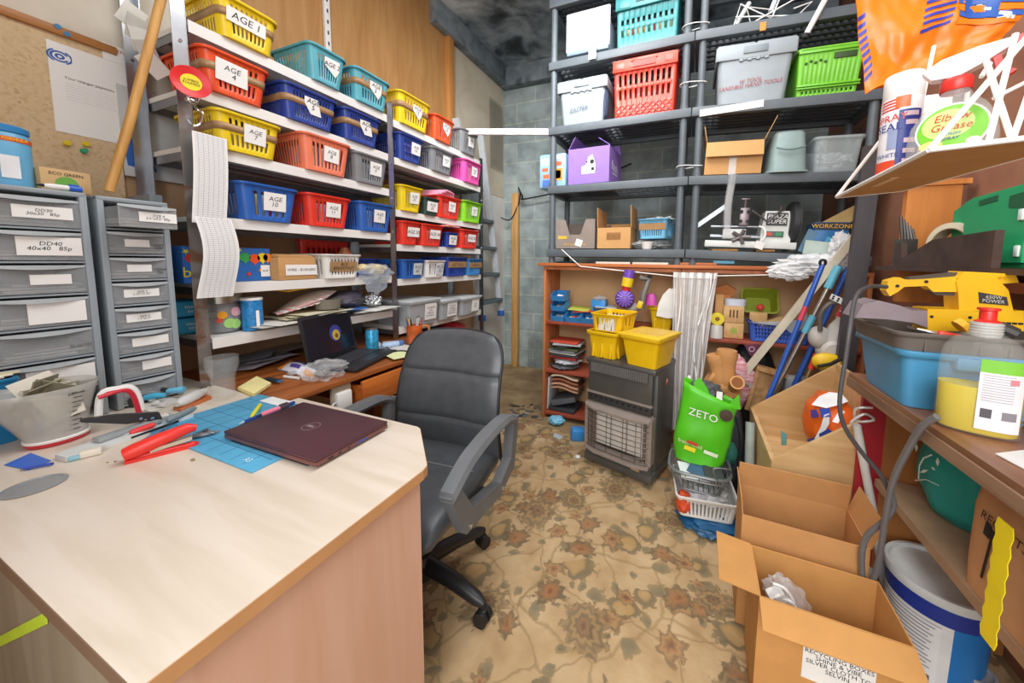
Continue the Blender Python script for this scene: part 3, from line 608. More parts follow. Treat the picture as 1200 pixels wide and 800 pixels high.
for i, (h, lab, y) in enumerate(PAPS):
    mb = MB()
    for j in range(5): leaf(mb, (-1.79+.01*j, y+random.uniform(-.03, .03), .942+.004*j+(.024 if i == 1 else 0)), .26, .24, random.uniform(-.3, .3), .0, M(h if j != 3 else 'd7d2ca', .8), roll=.004)
    solo('paper_stack', lab, 'paper', mb, 'papers on the lowest near shelf')
mb = MB()
for j in range(7): leaf(mb, (-1.82, 1.10+.012*j, 1.012+.006*j), .2, .17, .12*j-.3, .03, M(('f0c0bb', 'f4efe9', 'e9a9a4', 'f1ece6', 'd9d2cb', 'f3c7c2', 'efe9e2')[j], .8), tilt=.06, roll=.03)
solo('paper_stack', 'curling pink and white papers heaped beside the blue tub', 'paper', mb)
mb = MB(M('f2b62f', .7)); mb.box((-1.84, 1.12, 1.098), (.12, .17, .006), (.08, .05, .2)); solo('envelope', 'orange yellow envelope lying on the curling pink papers', 'paper', mb)
mb = MB(M('7d776d', .6)); mb.lathe([(0, 0), (.055, 0), (.065, .05), (.06, .05), (.05, .006), (0, .006)], (-1.735, 1.215, .99), 28); solo('bowl', 'small brown dish among papers on the lowest near shelf', 'bowl', mb)
t = thing('pouch', 'dark purple grey zipped pouch slumped on the lowest near shelf', 'bag', (-1.80, 1.36, .972))
mb = MB(M('4d4858', .5, var=.2, scale=20, bump=.2)); mb.blob((-1.80, 1.36, 1.02), (.1, .1, .05), 5, .18, 2, flat=.972); build('pouch_body', mb, t, world=True)
mb = MB(DGREY); mb.tube(smooth_path([(-1.70, 1.30, 1.015), (-1.695, 1.36, 1.027), (-1.70, 1.43, 1.015)]), .003, 6); build('zip', mb, t, world=True)
mb = MB(M('dfe3e6', .18, 1, var=.1, bump=.5, scale=60)); mb.blob((-1.75, 1.50, 1.005), (.045, .05, .035), 9, .35, 9, flat=.972, sub=4); solo('foil_ball', 'crumpled silver foil lump on white papers by the middle post', 'foil', mb)
mb = MB(M('2f6cc0', .6)); mb.box((-1.70, 1.33, .973), (.05, .16, .006), (0, 0, .12)); solo('folder', 'blue folder edge sticking out beneath the pouch', 'folder', mb)
# far bay: clear lidded boxes with notes
for y, w, h, txt, lw, lab in ((1.815, .29, .155, 'handheld\nand\nballoon\nmonsters', .11, 'large clear lidded box with handwritten note on the far bay lowest shelf'), (2.075, .2, .13, 'banners\nhanging\nand table\nsheets etc', .11, 'middle clear lidded box with long handwritten note on the far bay'), (2.34, .26, .125, 'wall\nsigns', .1, 'clear lidded box with short blue note next to the far post')):
    t = thing('storage_box', lab, 'box', (-1.64, y, .8155), PI/2, 'clear lidded boxes on the far bay')
    mb = MB(FROST); shell(mb, w, .3, h, .012, .02, ((0, 1, 's'),), 0, 0, .008); build('box_body', mb, t, solid=.003)
    mb = MB(M('e4e8ea', .2, alpha=.7)); mb.box((0, .15, h+.006), (w+.02, .32, .012), b=.004); build('lid', mb, t)
    mb = MB(); mb.label((.02 if w < .25 else .05, .0, h*.52), (1, 0, 0), (0, -.012/h, 1), lw, min(.11, h*.8), txt, .021, ink=M('2b3550', .7)); build('paper_label', mb, t)
t = small_basket('plastic_basket', 'blue slotted basket under the far bay next to the red bags', 'basket', (-1.73, 1.95, .56), PI/2, .28, .26, .17, M('4a6fa8', .4), None, None, None)
mb = MB(M('d8404a', .5, var=.3, scale=30)); mb.blob((-1.86, 2.34, .64), (.11, .16, .09), 3, .22, 3, flat=.5605); mb.blob((-1.80, 2.28, .65), (.08, .1, .045), 6, .3, 3, m=M('ead9c4', .7)); solo('bag_of_bunting', 'red bag with cream cloth under the far bay by the post', 'bag', mb)
mb = MB(wood('8d6b4c', '75563c')); mb.box((-1.875, 2.17, .545), (.3, .76, .028)); mb.box((-1.875, 1.81, .266), (.28, .03, .53)); mb.box((-1.875, 2.5, .266), (.28, .03, .53)); solo('low_bench', 'low brown bench under the far shelving bay', 'bench', mb)
# white metal shelf rail on the orange panel, ladder, mesh, pole
mb = MB(WHITE); c = pX(383, 25, XL+.03); mb.box((XL+.028, c.y, 2.45), (.02, .035, .7), b=.002)
for i in range(10): mb.box((XL+.0385, c.y, 2.2+.06*i), (.002, .008, .02), m=INK)
solo('shelf_rail', 'white metal slotted rail screwed on the orange plywood', 'rail', mb)
t = thing('step_ladder', 'grey aluminium ladder with dark treads beyond the shelving', 'ladder', (-1.93, 3.1, 0))
XA = -1.895
def lad(f, dy=0): a_, b_ = V(XA, 2.86, 2.42), V(XA, 3.235, .70); return a_+(b_-a_)*f+V(0, dy, 0)
for dy in (0, -.36):
    mb = MB(M('c6ccd1', .4)); d = (lad(1)-lad(0)).normalized(); a_ = lad(0, dy); L_ = (lad(1)-lad(0)).length
    mb.para(a_+V(-.03, -.012, 0), V(.06, 0, 0), V(0, .024, 0), d*L_); build('rail', mb, t, world=True)
    mb = MB(M('2d5fb0', .5)); c = lad(1.0, dy); mb.box(c+V(0, 0, -.02), (.07, .034, .06), b=.006); build('rubber_foot', mb, t, world=True)
for z in (1.62, 1.36, 1.10, .83):
    f = (2.42-z)/1.72; c = lad(f, -.18); mb = MB(M('5f6a70', .5)); mb.box(c, (.09, .35, .035), b=.004)
    for k in range(5): mb.box(c+V(-.03+.015*k, 0, .018), (.004, .34, .004), m=DGREY)
    build('tread', mb, t, world=True)
mb = MB(M('8a8578', .5)); o = pX(575, 120, XL+.05); wv = 3.32
for i in range(15): mb.tube([(XL+.035, 3.28+.018*i, 2.25), (XL+.035, 3.26+.018*i, 2.93)], .0022, 5)
for i in range(38): mb.tube([(XL+.039, 3.27, 2.25+.0185*i), (XL+.039, 3.54, 2.25+.0185*i)], .0022, 5)
solo('wire_mesh_panel', 'rusty wire mesh panel hung on the cream board', 'mesh', mb)
mb = MB(M('7d868b', .5)); mb.box((XL+.03, 2.94, 1.98), (.02, .34, .36), (0, 0, .0), b=.003); solo('metal_sheet', 'grey blue metal sheet leaning on the wall behind the ladder', 'panel', mb)
a_, b_ = pX(538, 154, -1.74), pY(641, 154, 2.44); mb = MB(WHITE); d = b_-a_; mb.para(a_+V(0, 0, -.02), d, V(.015, .03, 0), V(0, 0, .042)); solo('white_batten', 'white batten bridging the shelving and the black rack', 'batten', mb)
mb = MB(wood('b4763c', '8e5a2c')); 
for i in range(5): mb.box((-2.035, 2.9+.04*i, 2.12+.015*(i % 3)), (.04, .16, .014), (.2*i-.5, .1, .1*i))
mb.box((-2.03, 2.95, 2.095), (.07, .3, .03)); solo('wood_offcuts', 'splintered wood offcuts on a ledge beyond the orange panel', 'wood', mb)
mb = MB(INK); mb.tube(smooth_path([(-1.86, 3.56, 2.06), (-1.80, 3.55, 1.96), (-1.74, 3.5, 1.92), (-1.2, 3.5, 2.0), (-.6, 3.52, 2.2)]), .008, 6); mb.tube(smooth_path([(-1.83, 3.55, 2.0), (-1.86, 3.55, 1.86), (-1.93, 3.5, 1.70), (-2.02, 3.45, 1.72)]), .007, 6); solo('black_cable', 'black cable looped across the corner by the timber post', 'cable', mb)
mb = MB(M('8a8f86', .5))
for i in range(9): mb.tube([(-1.72+.03*i, 3.57, .02), (-1.72+.03*i, 3.57, .36)], .002, 5)
for i in range(12): mb.tube([(-1.73, 3.566, .02+.03*i), (-1.47, 3.566, .02+.03*i)], .002, 5)
solo('wire_grid', 'small wire grid standing against the block wall on the floor', 'mesh', mb)

# ------------------------------------------------------------------ drawer towers
FRM = M('9aa4ab', .35, var=.03); DRW = M('c3c9cd', .18, alpha=.34, var=.04)
def tower(label, x, y0, y1, ztop, hs, labs, pulled=None, rz=0, deep=.27):
    w = y1-y0; t = thing('drawer_tower', label, 'drawers', (x, (y0+y1)/2, .7515), PI/2+rz, 'drawer towers')
    H_ = ztop-.7515; zz = H_-.02; D = deep
    mb = MB(FRM)
    for sx in (-1, 1): mb.box((sx*(w/2-.008), .012, H_/2), (.016, .022, H_), b=.004); mb.box((sx*(w/2-.004), D/2, H_/2), (.006, D, H_), b=.002)
    mb.box((0, D/2, H_-.007), (w, D, .014), b=.004); mb.box((0, D-.004, H_/2), (w-.01, .006, H_)); build('frame', mb, t)
    z = zz
    for i, (h, lb) in enumerate(zip(hs, labs)):
        mb = MB(FRM); mb.box((0, D/2, z-h+.003), (w-.02, D-.01, .005)); build('runner', mb, t)
        y = -.095 if pulled == i else 0
        mb = MB(DRW); zb = z-h+.008; hh = h-.014; ww = w-.03
        mb.box((0, .008+y, zb+hh/2), (ww, .004, hh), b=.001)
        for sx in (-1, 1): mb.box((sx*(ww/2-.002), .008+y+(D-.03)/2, zb+hh*.45), (.003, D-.03, hh*.9))
        mb.box((0, y+.008+(D-.03)/2, zb+.002), (ww, D-.03, .003))
        # curved lip handle along the top
        n = 12; vs = []
        for k in range(n+1):
            a = k/n; yy = .006+y-.014*math.sin(PI*a)
            vs += [(-ww/2+ww*a, yy, zb+hh), (-ww/2+ww*a, yy, zb+hh-.006-.006*math.sin(PI*a)), (-ww/2+ww*a, .009+y, zb+hh), (-ww/2+ww*a, .009+y, zb+hh-.006)]
        fs = []
        for k in range(n): b0 = 4*k; fs += [(b0, b0+1, b0+5, b0+4), (b0+1, b0+3, b0+7, b0+5), (b0+2, b0, b0+4, b0+6), (b0+3, b0+2, b0+6, b0+7)]
        mb.add(vs, fs, M('c4ccd1', .3, alpha=.9)); dr = build('drawer', mb, t)
        if lb:
            txt, lx, lw, lh, ex = lb; mb = MB()
            if lw: mb.label((lx, .005+y, zb+hh*.5), (1, 0, 0), (0, 0, 1), lw, lh, txt, min(lh*.34, lw/7) if '\n' in txt else lw/8)
            if ex: mb.text(ex, .011, (w*.3, .005+y, zb+hh*.35), (1, 0, 0), (0, 0, 1), INK, shear=.2)
            build('paper_label', mb, dr)
        # contents
        random.seed(i*7+len(label)); mb = MB()
        for k in range(3): mb.box((random.uniform(-.02, .02), D*.45+y, zb+.006+.009*k), (ww*.82, D*.7, .006), (0, 0, random.uniform(-.15, .15)), m=M(random.choice(('d5d2cc', 'c7c2ba', 'b8b4ae', 'dedad2')), .7))
        build('contents', mb, dr)
        z -= h
    return t
tower('left grey drawer tower with labels DD30 and DD40 on the desk', -1.69, .265, .462, 1.432, [.094, .094, .094, .094, .094, .094], [('DD30\n30x30   85p', .02, .10, .034, ''), ('DD40\n40x40   85p', .025, .11, .052, ''), ('', .02, .07, .028, ''), ('', .025, .10, .062, ''), ('', 0, 0, 0, 'ELASTIC'), ('', .02, .12, .05, '')])
tower('right grey drawer tower with one top drawer pulled out, beside the shelf post', -1.69, .478, .636, 1.43, [.0815]*8, [('SIZE 4\n3.5"x4.5" 85p', .02, .085, .03, ''), ('', .0, .055, .024, 'GREY\nGEM'), ('', 0, .055, .024, 'CREAM\n75p'), ('SIZE 2\n2.25"x2.25"', 0, .08, .026, ''), ('SIZE 0\n1.5"x2.5"', .0, .08, .026, ''), ('', .01, .085, .028, ''), ('', .02, .07, .03, ''), None], 0)
# ------------------------------------------------------------------ white maple desk
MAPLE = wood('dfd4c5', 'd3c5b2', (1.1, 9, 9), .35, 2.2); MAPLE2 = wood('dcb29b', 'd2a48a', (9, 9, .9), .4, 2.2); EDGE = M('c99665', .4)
ZD = .75
t = thing('office_desk', 'pale maple office desk with angled corner in the foreground', 'desk', (-1.3, .45, 0))
out = [(-2.06, .154), (-.573, .154), (-.573, .615), (-.579, .635), (-.727, .772), (-.742, .778), (-1.285, .778), (-1.285, .728), (-2.06, .728)]
mb = MB(MAPLE); mb.slab([(x, y, ZD-.0245) for x, y in out], (0, 0, 1), .0245)
k = len(out)
for i in (1, 2, 3, 4, 5): 
    a, b = Vector(out[i]), Vector(out[i+1]); d = (b-a); nn = Vector((d.y, -d.x)).normalized()*.0012
    mb.slab([(a.x, a.y, ZD-.0245), (b.x, b.y, ZD-.0245), (b.x, b.y, ZD-.001), (a.x, a.y, ZD-.001)], (nn.x, nn.y, 0), .0012, EDGE)
mb.slab([(-2.06, .154, ZD-.0245), (-.573, .154, ZD-.0245), (-.573, .154, ZD-.001), (-2.06, .154, ZD-.001)], (0, -1, 0), .0012, M('7d6450', .5))
build('desktop', mb, t, world=True)
mb = MB(MAPLE2); mb.box((-.597, .40, .3675), (.018, .44, .714)); build('side_panel', mb, t, world=True)
mb = MB(wood('a0937f', '8d806d', (9, 9, .9), .4, 2.2)); mb.box((-1.33, .172, .3675), (1.44, .018, .714)); build('front_panel', mb, t, world=True, label='grey brown lower front panel of the desk')  # laminate coloured darker and greyer to paint in the shade on it
mb = MB(MAPLE2); mb.box((-2.04, .45, .363), (.018, .5, .724)); build('side_panel', mb, t, world=True)
mb = MB(M('9fa3a6', .35, .3)); c = pZ(40, 570, ZD); mb.lathe([(0, 0), (.042, 0), (.044, .0022), (.038, .003), (.0375, .002), (0, .002)], (c.x, c.y, ZD+.0002), 40); build('cable_grommet', mb, t, world=True, label='grey round cable cover')
mb = MB(M('c6e23a', .5)); a, b = pY(0, 750, .162), pY(55, 722, .162); mb.slab([a+V(0, 0, -.012), b+V(0, 0, -.012), b+V(0, 0, .008), a+V(0, 0, .008)], (0, -1, 0), .0012); solo('reflection_streak', 'yellow green tape strip on the grey desk front panel', 'tape', mb)  # blurred reflection on the panel, drawn as a thin coloured strip

# cutting mat, closed laptop, pens
t = thing('cutting_mat', 'blue cutting mat with dark grid under the closed laptop', 'mat', (-1.17, .59, ZD+.0005))
mb = MB(M('55a5cc', .6)); mb.box((-1.182, .594, ZD+.002), (.515, .29, .003), b=.001); build('mat_sheet', mb, t, world=True)
mb = MB(M('2f7196', .7))
for i in range(1, 10): mb.box((-1.182-.25+.05*i, .594, ZD+.0038), (.0016 if i % 2 else .001, .27, .0003))
for i in range(1, 6): mb.box((-1.182, .594-.145+.05*i, ZD+.0038), (.49, .0014, .0003))
mb.text('A3', .02, (-.99, .475, ZD+.004), (1, 0, 0), (0, 1, 0), M('d7ecf6', .7)); build('printed_grid', mb, t, world=True)
C = [pZ(264, 504.6, .775), pZ(371.5, 540, .775), pZ(452.5, 494, .775), pZ(355, 472.5, .775)]
cc = (C[0]+C[1]+C[2]+C[3])/4; an = math.atan2((C[1]-C[0]).y+(C[2]-C[3]).y, (C[1]-C[0]).x+(C[2]-C[3]).x)
t = thing('closed_laptop', 'closed maroon laptop lying on the blue cutting mat', 'laptop', (cc.x, cc.y, ZD+.0045), an)
MAR = M('5b3a42', .35, .35, .06); MARD = M('7a4f4c', .35, .3)
mb = MB(MARD); mb.box((0, 0, .0085), (.362, .213, .012), b=.003); build('base', mb, t)
mb = MB(MAR); mb.box((0, 0, .0195), (.362, .213, .0085), b=.003); build('lid', mb, t)
mb = MB(M('9c8489', .3, .5)); mb.lathe([(.021, .0240), (.0235, .0240), (.0235, .0244), (.021, .0244)], (.01, .0, 0), 28, closed=True); mb.text('DELL', .013, (.01, 0, .0243), (1, .0, 0), (0, 1, 0), M('d8c8ca', .3), shear=.2); build('logo', mb, t)
mb = MB(INK)
for x, y, w in ((.182, -.07, .014), (.182, -.045, .008), (.182, -.02, .005), (.182, .02, .03)): mb.box((x-.001, y, .0085), (.0012, w, .004), m=INK if w < .02 else M('2b4fb8', .4))
build('port', mb, t); mb = MB(INK); mb.box((0, -.1, .0012), (.3, .012, .0023)); mb.box((0, .09, .0012), (.3, .012, .0023)); build('rubber_foot', mb, t)
def pen(name, label, cat, a, b, r, m, tip=None, cap=None, group=None):
    t = thing(name, label, cat, a, 0, group); a, b = Vector(a), Vector(b); d = (b-a).normalized()
    mb = MB(m); mb.tube([a, a+d*.004, b-d*.012, b], [r*.8, r, r, r*.75], 10); build('barrel', mb, t, world=True)
    mb = MB(tip or INK); mb.tube([b, b+d*.008, b+d*.014], [r*.6, r*.4, r*.15], 8); build('tip', mb, t, world=True)
    if cap: mb = MB(cap); L_ = (b-a).length; mb.tube([a-d*.001, a+d*L_*.35], [r*1.12, r*1.12], 10); mb.box(a+d*L_*.2+V(0, 0, r*1.3), (r*.6, L_*.3, r*.5), d.to_track_quat('Y', 'Z').to_matrix()); build('cap', mb, t, world=True)
    return t
z = ZD+.0045
def dz(x, y, zz): return pZ(x, y, zz)
pen('highlighter', 'yellow highlighter pen lying on the blue mat beside the white ruler', 'pen', dz(305, 474, z+.006), dz(295, 488, z+.006), .006, M('e3e23a', .4), M('d8d030', .5))
pen('ballpoint_pen', 'dark blue pen lying on the mat behind the closed laptop', 'pen', dz(345, 471, z+.006), dz(286, 494, z+.006), .005, M('27418f', .35), M('c9ccd2', .3))
pen('marker_pen', 'pink highlighter pen with dark cap by the closed laptop', 'pen', dz(338, 474, z+.0085), dz(306, 486, z+.0085), .007, M('f47c92', .4), INK, M('4b3a44', .4))
mb = MB(M('eef1ee', .4)); a, b = dz(304, 470, z), dz(327, 476, z); d = b-a; n = V(-d.y, d.x, 0).normalized(); mb.para(a, d, n*.04, V(0, 0, .002)); solo('ruler', 'short white plastic ruler on the far edge of the mat', 'ruler', mb)
# pint glass
c = pZ(263, 470, ZD); c = V(-1.515, .672, ZD+.0008)
mb = MB(M('eef3f0', .02, alpha=.08)); mb.lathe([(.0, .0), (.031, .0), (.034, .012), (.031, .03), (.034, .08), (.047, .118), (.046, .15), (.044, .15), (.044, .118), (.032, .08), (.029, .03), (.03, .016), (0, .014)], c, 36); solo('pint_glass', 'clear tulip pint glass standing at the back of the desk', 'glass', mb)
# sticky notes and usb
mb = MB(); a, b, c_, d_ = pZ(278, 454, .762), pZ(297, 462, .762), pZ(317, 449, .762), pZ(300, 441, .762)
for i in range(6): o = V(.0015*(i % 2), .001*(i % 3), .0006+.002*i); mb.slab([p*1.0-V(0, 0, .0105)+o for p in (a, b, c_, d_)], (0, 0, 1), .0018, M('efe3a0' if i % 2 else 'e8d98f', .8))
solo('sticky_notes', 'block of yellow sticky notes at the near end of the brown table', 'notes', mb)
a, b = pZ(312, 443, .762), pZ(327, 446, .762); mb = MB(M('26323f', .4)); mb.box((a+b)/2+V(0, 0, -.001), ((b-a).length, .02, .009), (0, 0, math.atan2((b-a).y, (b-a).x)), b=.003); mb.box(b+V(.0, 0, -.001), (.016, .017, .006), (0, 0, math.atan2((b-a).y, (b-a).x)), m=M('2f78b5', .4)); solo('usb_stick', 'small dark usb stick beside the sticky notes', 'usb stick', mb)
# stapler (red)
t = thing('stapler', 'red stapler in front of the other tools on the desk', 'stapler', (-1.28, .44, ZD+.0006), 0)
a, b = pZ(146, 537, ZD+.012), pZ(228, 517, ZD+.012); d = (b-a); L_ = d.length; ang = math.atan2(d.y, d.x); T = Matrix.Translation((a.x, a.y, ZD+.0006)) @ Matrix.Rotation(ang, 4, 'Z')
SR = M('e8352c', .35, var=.03)
mb = MB(SR, T); mb.slab([(0, -.012, 0), (L_, -.012, 0), (L_+.008, -.004, 0), (L_+.008, .004, 0), (L_, .012, 0), (0, .012, 0)], (0, 0, 1), .007); mb.tube([(0, 0, .007), (L_, 0, .007)], .006, 8); build('base', mb, t, world=True)
mb = MB(SR, T); pr = [(0, .016, .018), (.015, .02, .021), (L_*.5, .034, .02), (L_*.92, .047, .016), (L_+.006, .044, .009)]
mb.tube([(x, 0, zz+.004) for x, zz, r in pr], [r*.85 for x, zz, r in pr], 14); build('top_arm', mb, t, world=True)
mb = MB(M('c9c2ae', .35, .5), T); mb.para((L_*.35, -.008, .012), (L_*.62, 0, .008), (0, .016, 0), (0, 0, .009)); build('magazine', mb, t, world=True)
# grey scissors-like snips past the stapler
t = thing('snips', 'grey metal snips lying on the blue mat beyond the stapler', 'tool', dz(235, 512, ZD+.005))
mb = MB(M('7b7f83', .4, .6)); a, b = dz(222, 512, ZD+.01), dz(258, 505, ZD+.01); m_ = (a+b)/2
mb.tube([a, m_, b], [.006, .009, .002], 8); mb.tube([a+V(.0, .02, 0), m_+V(0, .004, .004), b+V(0, -.012, 0)], [.006, .008, .002], 8); build('blade', mb, t, world=True)
mb = MB(DGREY); mb.tube([m_+V(0, .002, -.006), m_+V(0, .002, .012)], .006, 10); build('pivot', mb, t, world=True)
# measuring jug full of papers
t = thing('measuring_jug', 'clear measuring jug with red base and red lined handle holding papers', 'jug', (-1.565, .33, ZD+.001))
j0 = V(-1.565, .335, ZD+.001)
JUG = M('d8d6cf', .2, alpha=.45, var=.05)
mb = MB(JUG); mb.loft([(j0.z+.012+.14*f, j0.x-.012*f, j0.y-.02*f, .045+.04*f**1.2, .05+.05*f**1.2) for f in (0, .15, .35, .6, .85, 1)], 32, 2.1); build('jug_body', mb, t, world=True, solid=.002)
mb = MB(WHITE); mb.loft([(j0.z+zz, j0.x, j0.y, .046*s_, .051*s_) for zz, s_ in ((.011, 1.05), (.016, 1.08), (.018, 1.05))], 32, 2.1, captop=True); build('base_ring', mb, t, world=True, label='white ring over the red base')
mb = MB(M('cf2a3c', .35)); mb.loft([(j0.z+zz, j0.x, j0.y, .046*s_, .051*s_) for zz, s_ in ((0, .94), (.004, 1.02), (.0105, 1.05))], 32, 2.1, captop=True); build('base_foot', mb, t, world=True, label='red foot of the jug')
h = [V(-1.525, .405, .86), V(-1.515, .435, .868), V(-1.51, .455, .865), V(-1.508, .466, .84), V(-1.506, .472, .79)]
mb = MB(WHITE); mb.tube(smooth_path([V(-1.525, .395, .79)]+h[0:1]+h[1:], 5), .008, 8); hd = build('handle', mb, t, world=True)
mb = MB(M('cf2a3c', .35)); mb.tube(smooth_path([p+V(.004, -.007, -.007) for p in h], 5), .0062, 8); build('handle_lining', mb, hd, world=True, label='red inner lining of the handle')
mb = MB(INK); 
for i in range(9):
    f = .15+.09*i; r = .045+.04*f**1.2; mb.box((j0.x-.012*f+r*.93, j0.y-.02*f+.02+.003*i, j0.z+.012+.14*f), (.0015, .014 if i % 2 else .022, .0016))
mb.text('600ml', .012, (j0.x+.072, j0.y+.02, j0.z+.135), (-.3, 1, 0), (0, 0, 1), INK); build('scale_mark', mb, t, world=True)
random.seed(8); mb = MB()
for i in range(12): mb.box((j0.x+random.uniform(-.02, .02), j0.y+random.uniform(-.035, .015), j0.z+.115+random.uniform(-.015, .035)), (.003, .07, .09), (random.uniform(-.5, .5), random.uniform(-.9, .9), random.uniform(-1, 1)), m=M(random.choice(('cfc7b2', 'e0dbcd', 'b9ae96', 'd9d3c4', '8f8a74')), .8))
solo('paper_scraps', 'crumpled paper scraps stuffed in the measuring jug', 'paper', mb)
# hole punch / trimmer with black lever
t = thing('paper_trimmer', 'white and grey paper trimmer with black lever beside the measuring jug', 'trimmer', (-1.42, .4, ZD+.0006))
a, b = V(-1.40, .30, ZD+.0006), V(-1.44, .545, ZD+.0006); d = b-a; L_ = d.length; T = Matrix.Translation(a) @ Matrix.Rotation(math.atan2(d.y, d.x), 4, 'Z')
mb = MB(M('d8dcdb', .4), T); mb.slab([(0, -.02, 0), (.015, -.028, 0), (L_, -.026, 0), (L_, .026, 0), (.015, .028, 0), (0, .02, 0)], (0, 0, 1), .013); build('base', mb, t, world=True)
mb = MB(M('9aa0a4', .4), T); mb.box((L_*.55, .004, .02), (L_*.62, .03, .012), b=.003); build('slide', mb, t, world=True)
mb = MB(INK, T); mb.box((L_*.5, -.0262, .006), (L_*.7, .002, .006)); build('slot', mb, t, world=True)
a, b = V(-1.475, .353, .815), V(-1.43, .462, .783); mb = MB(M('2b2b2d', .4)); m_ = (a+b)/2
mb.slab([a+V(0, 0, .006), a+(b-a)*.5+V(0, 0, .016), b+V(0, .015, .014), b+V(0, .02, -.008), a+(b-a)*.6+V(0, 0, -.012), a+V(0, -.002, -.002)], (1, 0, 0), .014); lv = build('lever', mb, t, world=True)
mb = MB(CHROME)
for f in (.82, 1.0): c = a+(b-a)*f+V(.0145, .0, .003); mb = MB(CHROME); mb.cyl(c, c+V(.002, 0, 0), .004, n=10); build('rivet', mb, lv, world=True)
mb = MB(M('a6abaf', .4, .5)); mb.tube([V(-1.435, .455, .764), V(-1.435, .455, .785)], .01, 12); build('post', mb, t, world=True)
# loose items between
def knife(name, label, cat, a, b, r, m, m2, up=.006):
    t = thing(name, label, cat, a); a, b = Vector(a), Vector(b); mb = MB(m); mb.tube([a, a+(b-a)*.1, a+(b-a)*.65, a+(b-a)*.7], [r*.7, r, r*.9, r*.5], 10); build('handle', mb, t, world=True)
    mb = MB(m2); d = (b-a); n = V(-d.y, d.x, 0).normalized()*r*.5; p = a+d*.7; mb.slab([p-n, p+n, b], (0, 0, 1), .0015); build('blade', mb, t, world=True)
zz = ZD+.012
knife('craft_knife', 'grey handled craft knife above the stapler', 'knife', dz(228, 478, zz+.01), dz(180, 500, zz+.012), .0095, M('7f8c90', .4), CHROME)
knife('screwdriver', 'slim blue grey screwdriver lying behind the red stapler', 'tool', dz(150, 528, zz+.0), dz(205, 494, zz+.0), .006, M('5b7fa3', .4), STEEL)
knife('red_scraper', 'white and red handled scraper between knife and trimmer', 'tool', dz(182, 497, zz+.012), dz(138, 512, zz), .008, M('e23a3a', .4), M('e9e9e6', .4))
t = thing('cutter_roll', 'white plastic cutter wheel on the tools behind the stapler', 'tool', dz(177, 492, zz+.01)); mb = MB(WHITE); mb.lathe([(.004, -.006), (.014, -.006), (.014, .006), (.004, .006)], (0, 0, .008), 24, rot=(PI/2, .3, .5), closed=True); build('wheel', mb, t); mb = MB(M('e8e8e4', .4)); mb.box((.006, .016, .004), (.02, .035, .008), b=.003); build('grip', mb, t)
t = thing('eraser', 'white eraser on a pale blue holder in front of the trimmer', 'eraser', dz(98, 536, ZD)+V(0, 0, .0006), 1.2); mb = MB(M('8fc0cf', .4)); mb.box((-.008, 0, .006), (.03, .02, .012), b=.004); build('holder', mb, t); mb = MB(M('e6dfcf', .6)); mb.box((.012, 0, .0085), (.034, .021, .016), b=.003); build('rubber', mb, t)
mb = MB(M('3f6fd0', .5)); a = dz(30, 543, ZD+.002)
mb.slab([dz(5, 545, ZD+.0006), dz(33, 551, ZD+.0006), dz(60, 540, ZD+.0006), dz(36, 531, ZD+.0006)], (0, 0, 1), .0015); solo('blue_card', 'blue printed card lying under the measuring jug base', 'card', mb)
mb = MB(M('3b55b5', .4)); a, b = dz(28, 549, ZD+.005), dz(62, 543, ZD+.005); mb.tube([a, b], .0035, 8); solo('blue_pencil', 'thin blue pencil lying beside the blue card', 'pencil', mb)
# heap at the foot of the right tower
t = thing('pliers', 'pliers with black and light blue grips by the foot of the right drawer tower', 'pliers', dz(190, 460, zz))
for m_, a, b in ((M('2d2f33', .4), dz(166, 455, zz+.022), dz(196, 457, zz+.02)), (M('4bb3dd', .4), dz(170, 466, zz+.01), dz(194, 463, zz+.012))): mb = MB(m_); mb.tube([a, (a+b)/2+V(0, 0, .004), b], [.009, .01, .007], 10); build('grip', mb, t, world=True)
mb = MB(M('6fc4e6', .4)); a, b = dz(196, 458, zz+.016), dz(216, 456, zz+.016); mb.tube([a, b], [.008, .011], 10); build('jaw', mb, t, world=True)
mb = MB(M('d9dad8', .4)); random.seed(2)
for x, y in ((183, 472), (190, 474), (178, 468)): mb.blob(dz(x, y, zz), (.012, .01, .008), x, .3, sub=2)
solo('white_clips', 'small white plastic clips heaped by the pliers', 'clips', mb)
mb = MB(M('d9d5cc', .8)); mb.slab([dz(160, 477, ZD+.001), dz(178, 484, ZD+.001), dz(212, 470, ZD+.001), dz(195, 464, ZD+.001)], (0, 0, 1), .003); solo('card_offcut', 'cream card offcut under the clips near the pliers', 'card', mb)
mb = MB(M('3c4040', .5)); mb.box(dz(160, 468, zz+.005), (.05, .06, .03), (0, 0, .5), b=.006); solo('black_case', 'small black case between jug handle and pliers', 'case', mb)
t = thing('glue_bottle', 'white oval bottle with orange base lying beside the pint glass', 'bottle', dz(226, 466, zz)); a, b = dz(207, 474, zz+.01), dz(240, 458, zz+.014); mb = MB(M('dadbd8', .35, alpha=.85)); mb.tube([a, a+(b-a)*.15, a+(b-a)*.6, b], [.008, .016, .018, .011], 14); build('bottle_body', mb, t, world=True)
mb = MB(M('c9713b', .5)); mb.slab([dz(203, 480, ZD+.001), dz(212, 482, ZD+.001), dz(248, 467, ZD+.001), dz(238, 462, ZD+.001)], (0, 0, 1), .008); build('tray', mb, t, world=True, label='orange brown tray')
mb = MB(FILM); mb.blob(dz(100, 438, .80)+V(-.04, .0, 0), (.05, .075, .05), 12, .35, 5, sub=4, flat=ZD+.001); solo('plastic_bag', 'clear crumpled plastic bag behind the measuring jug', 'bag', mb)
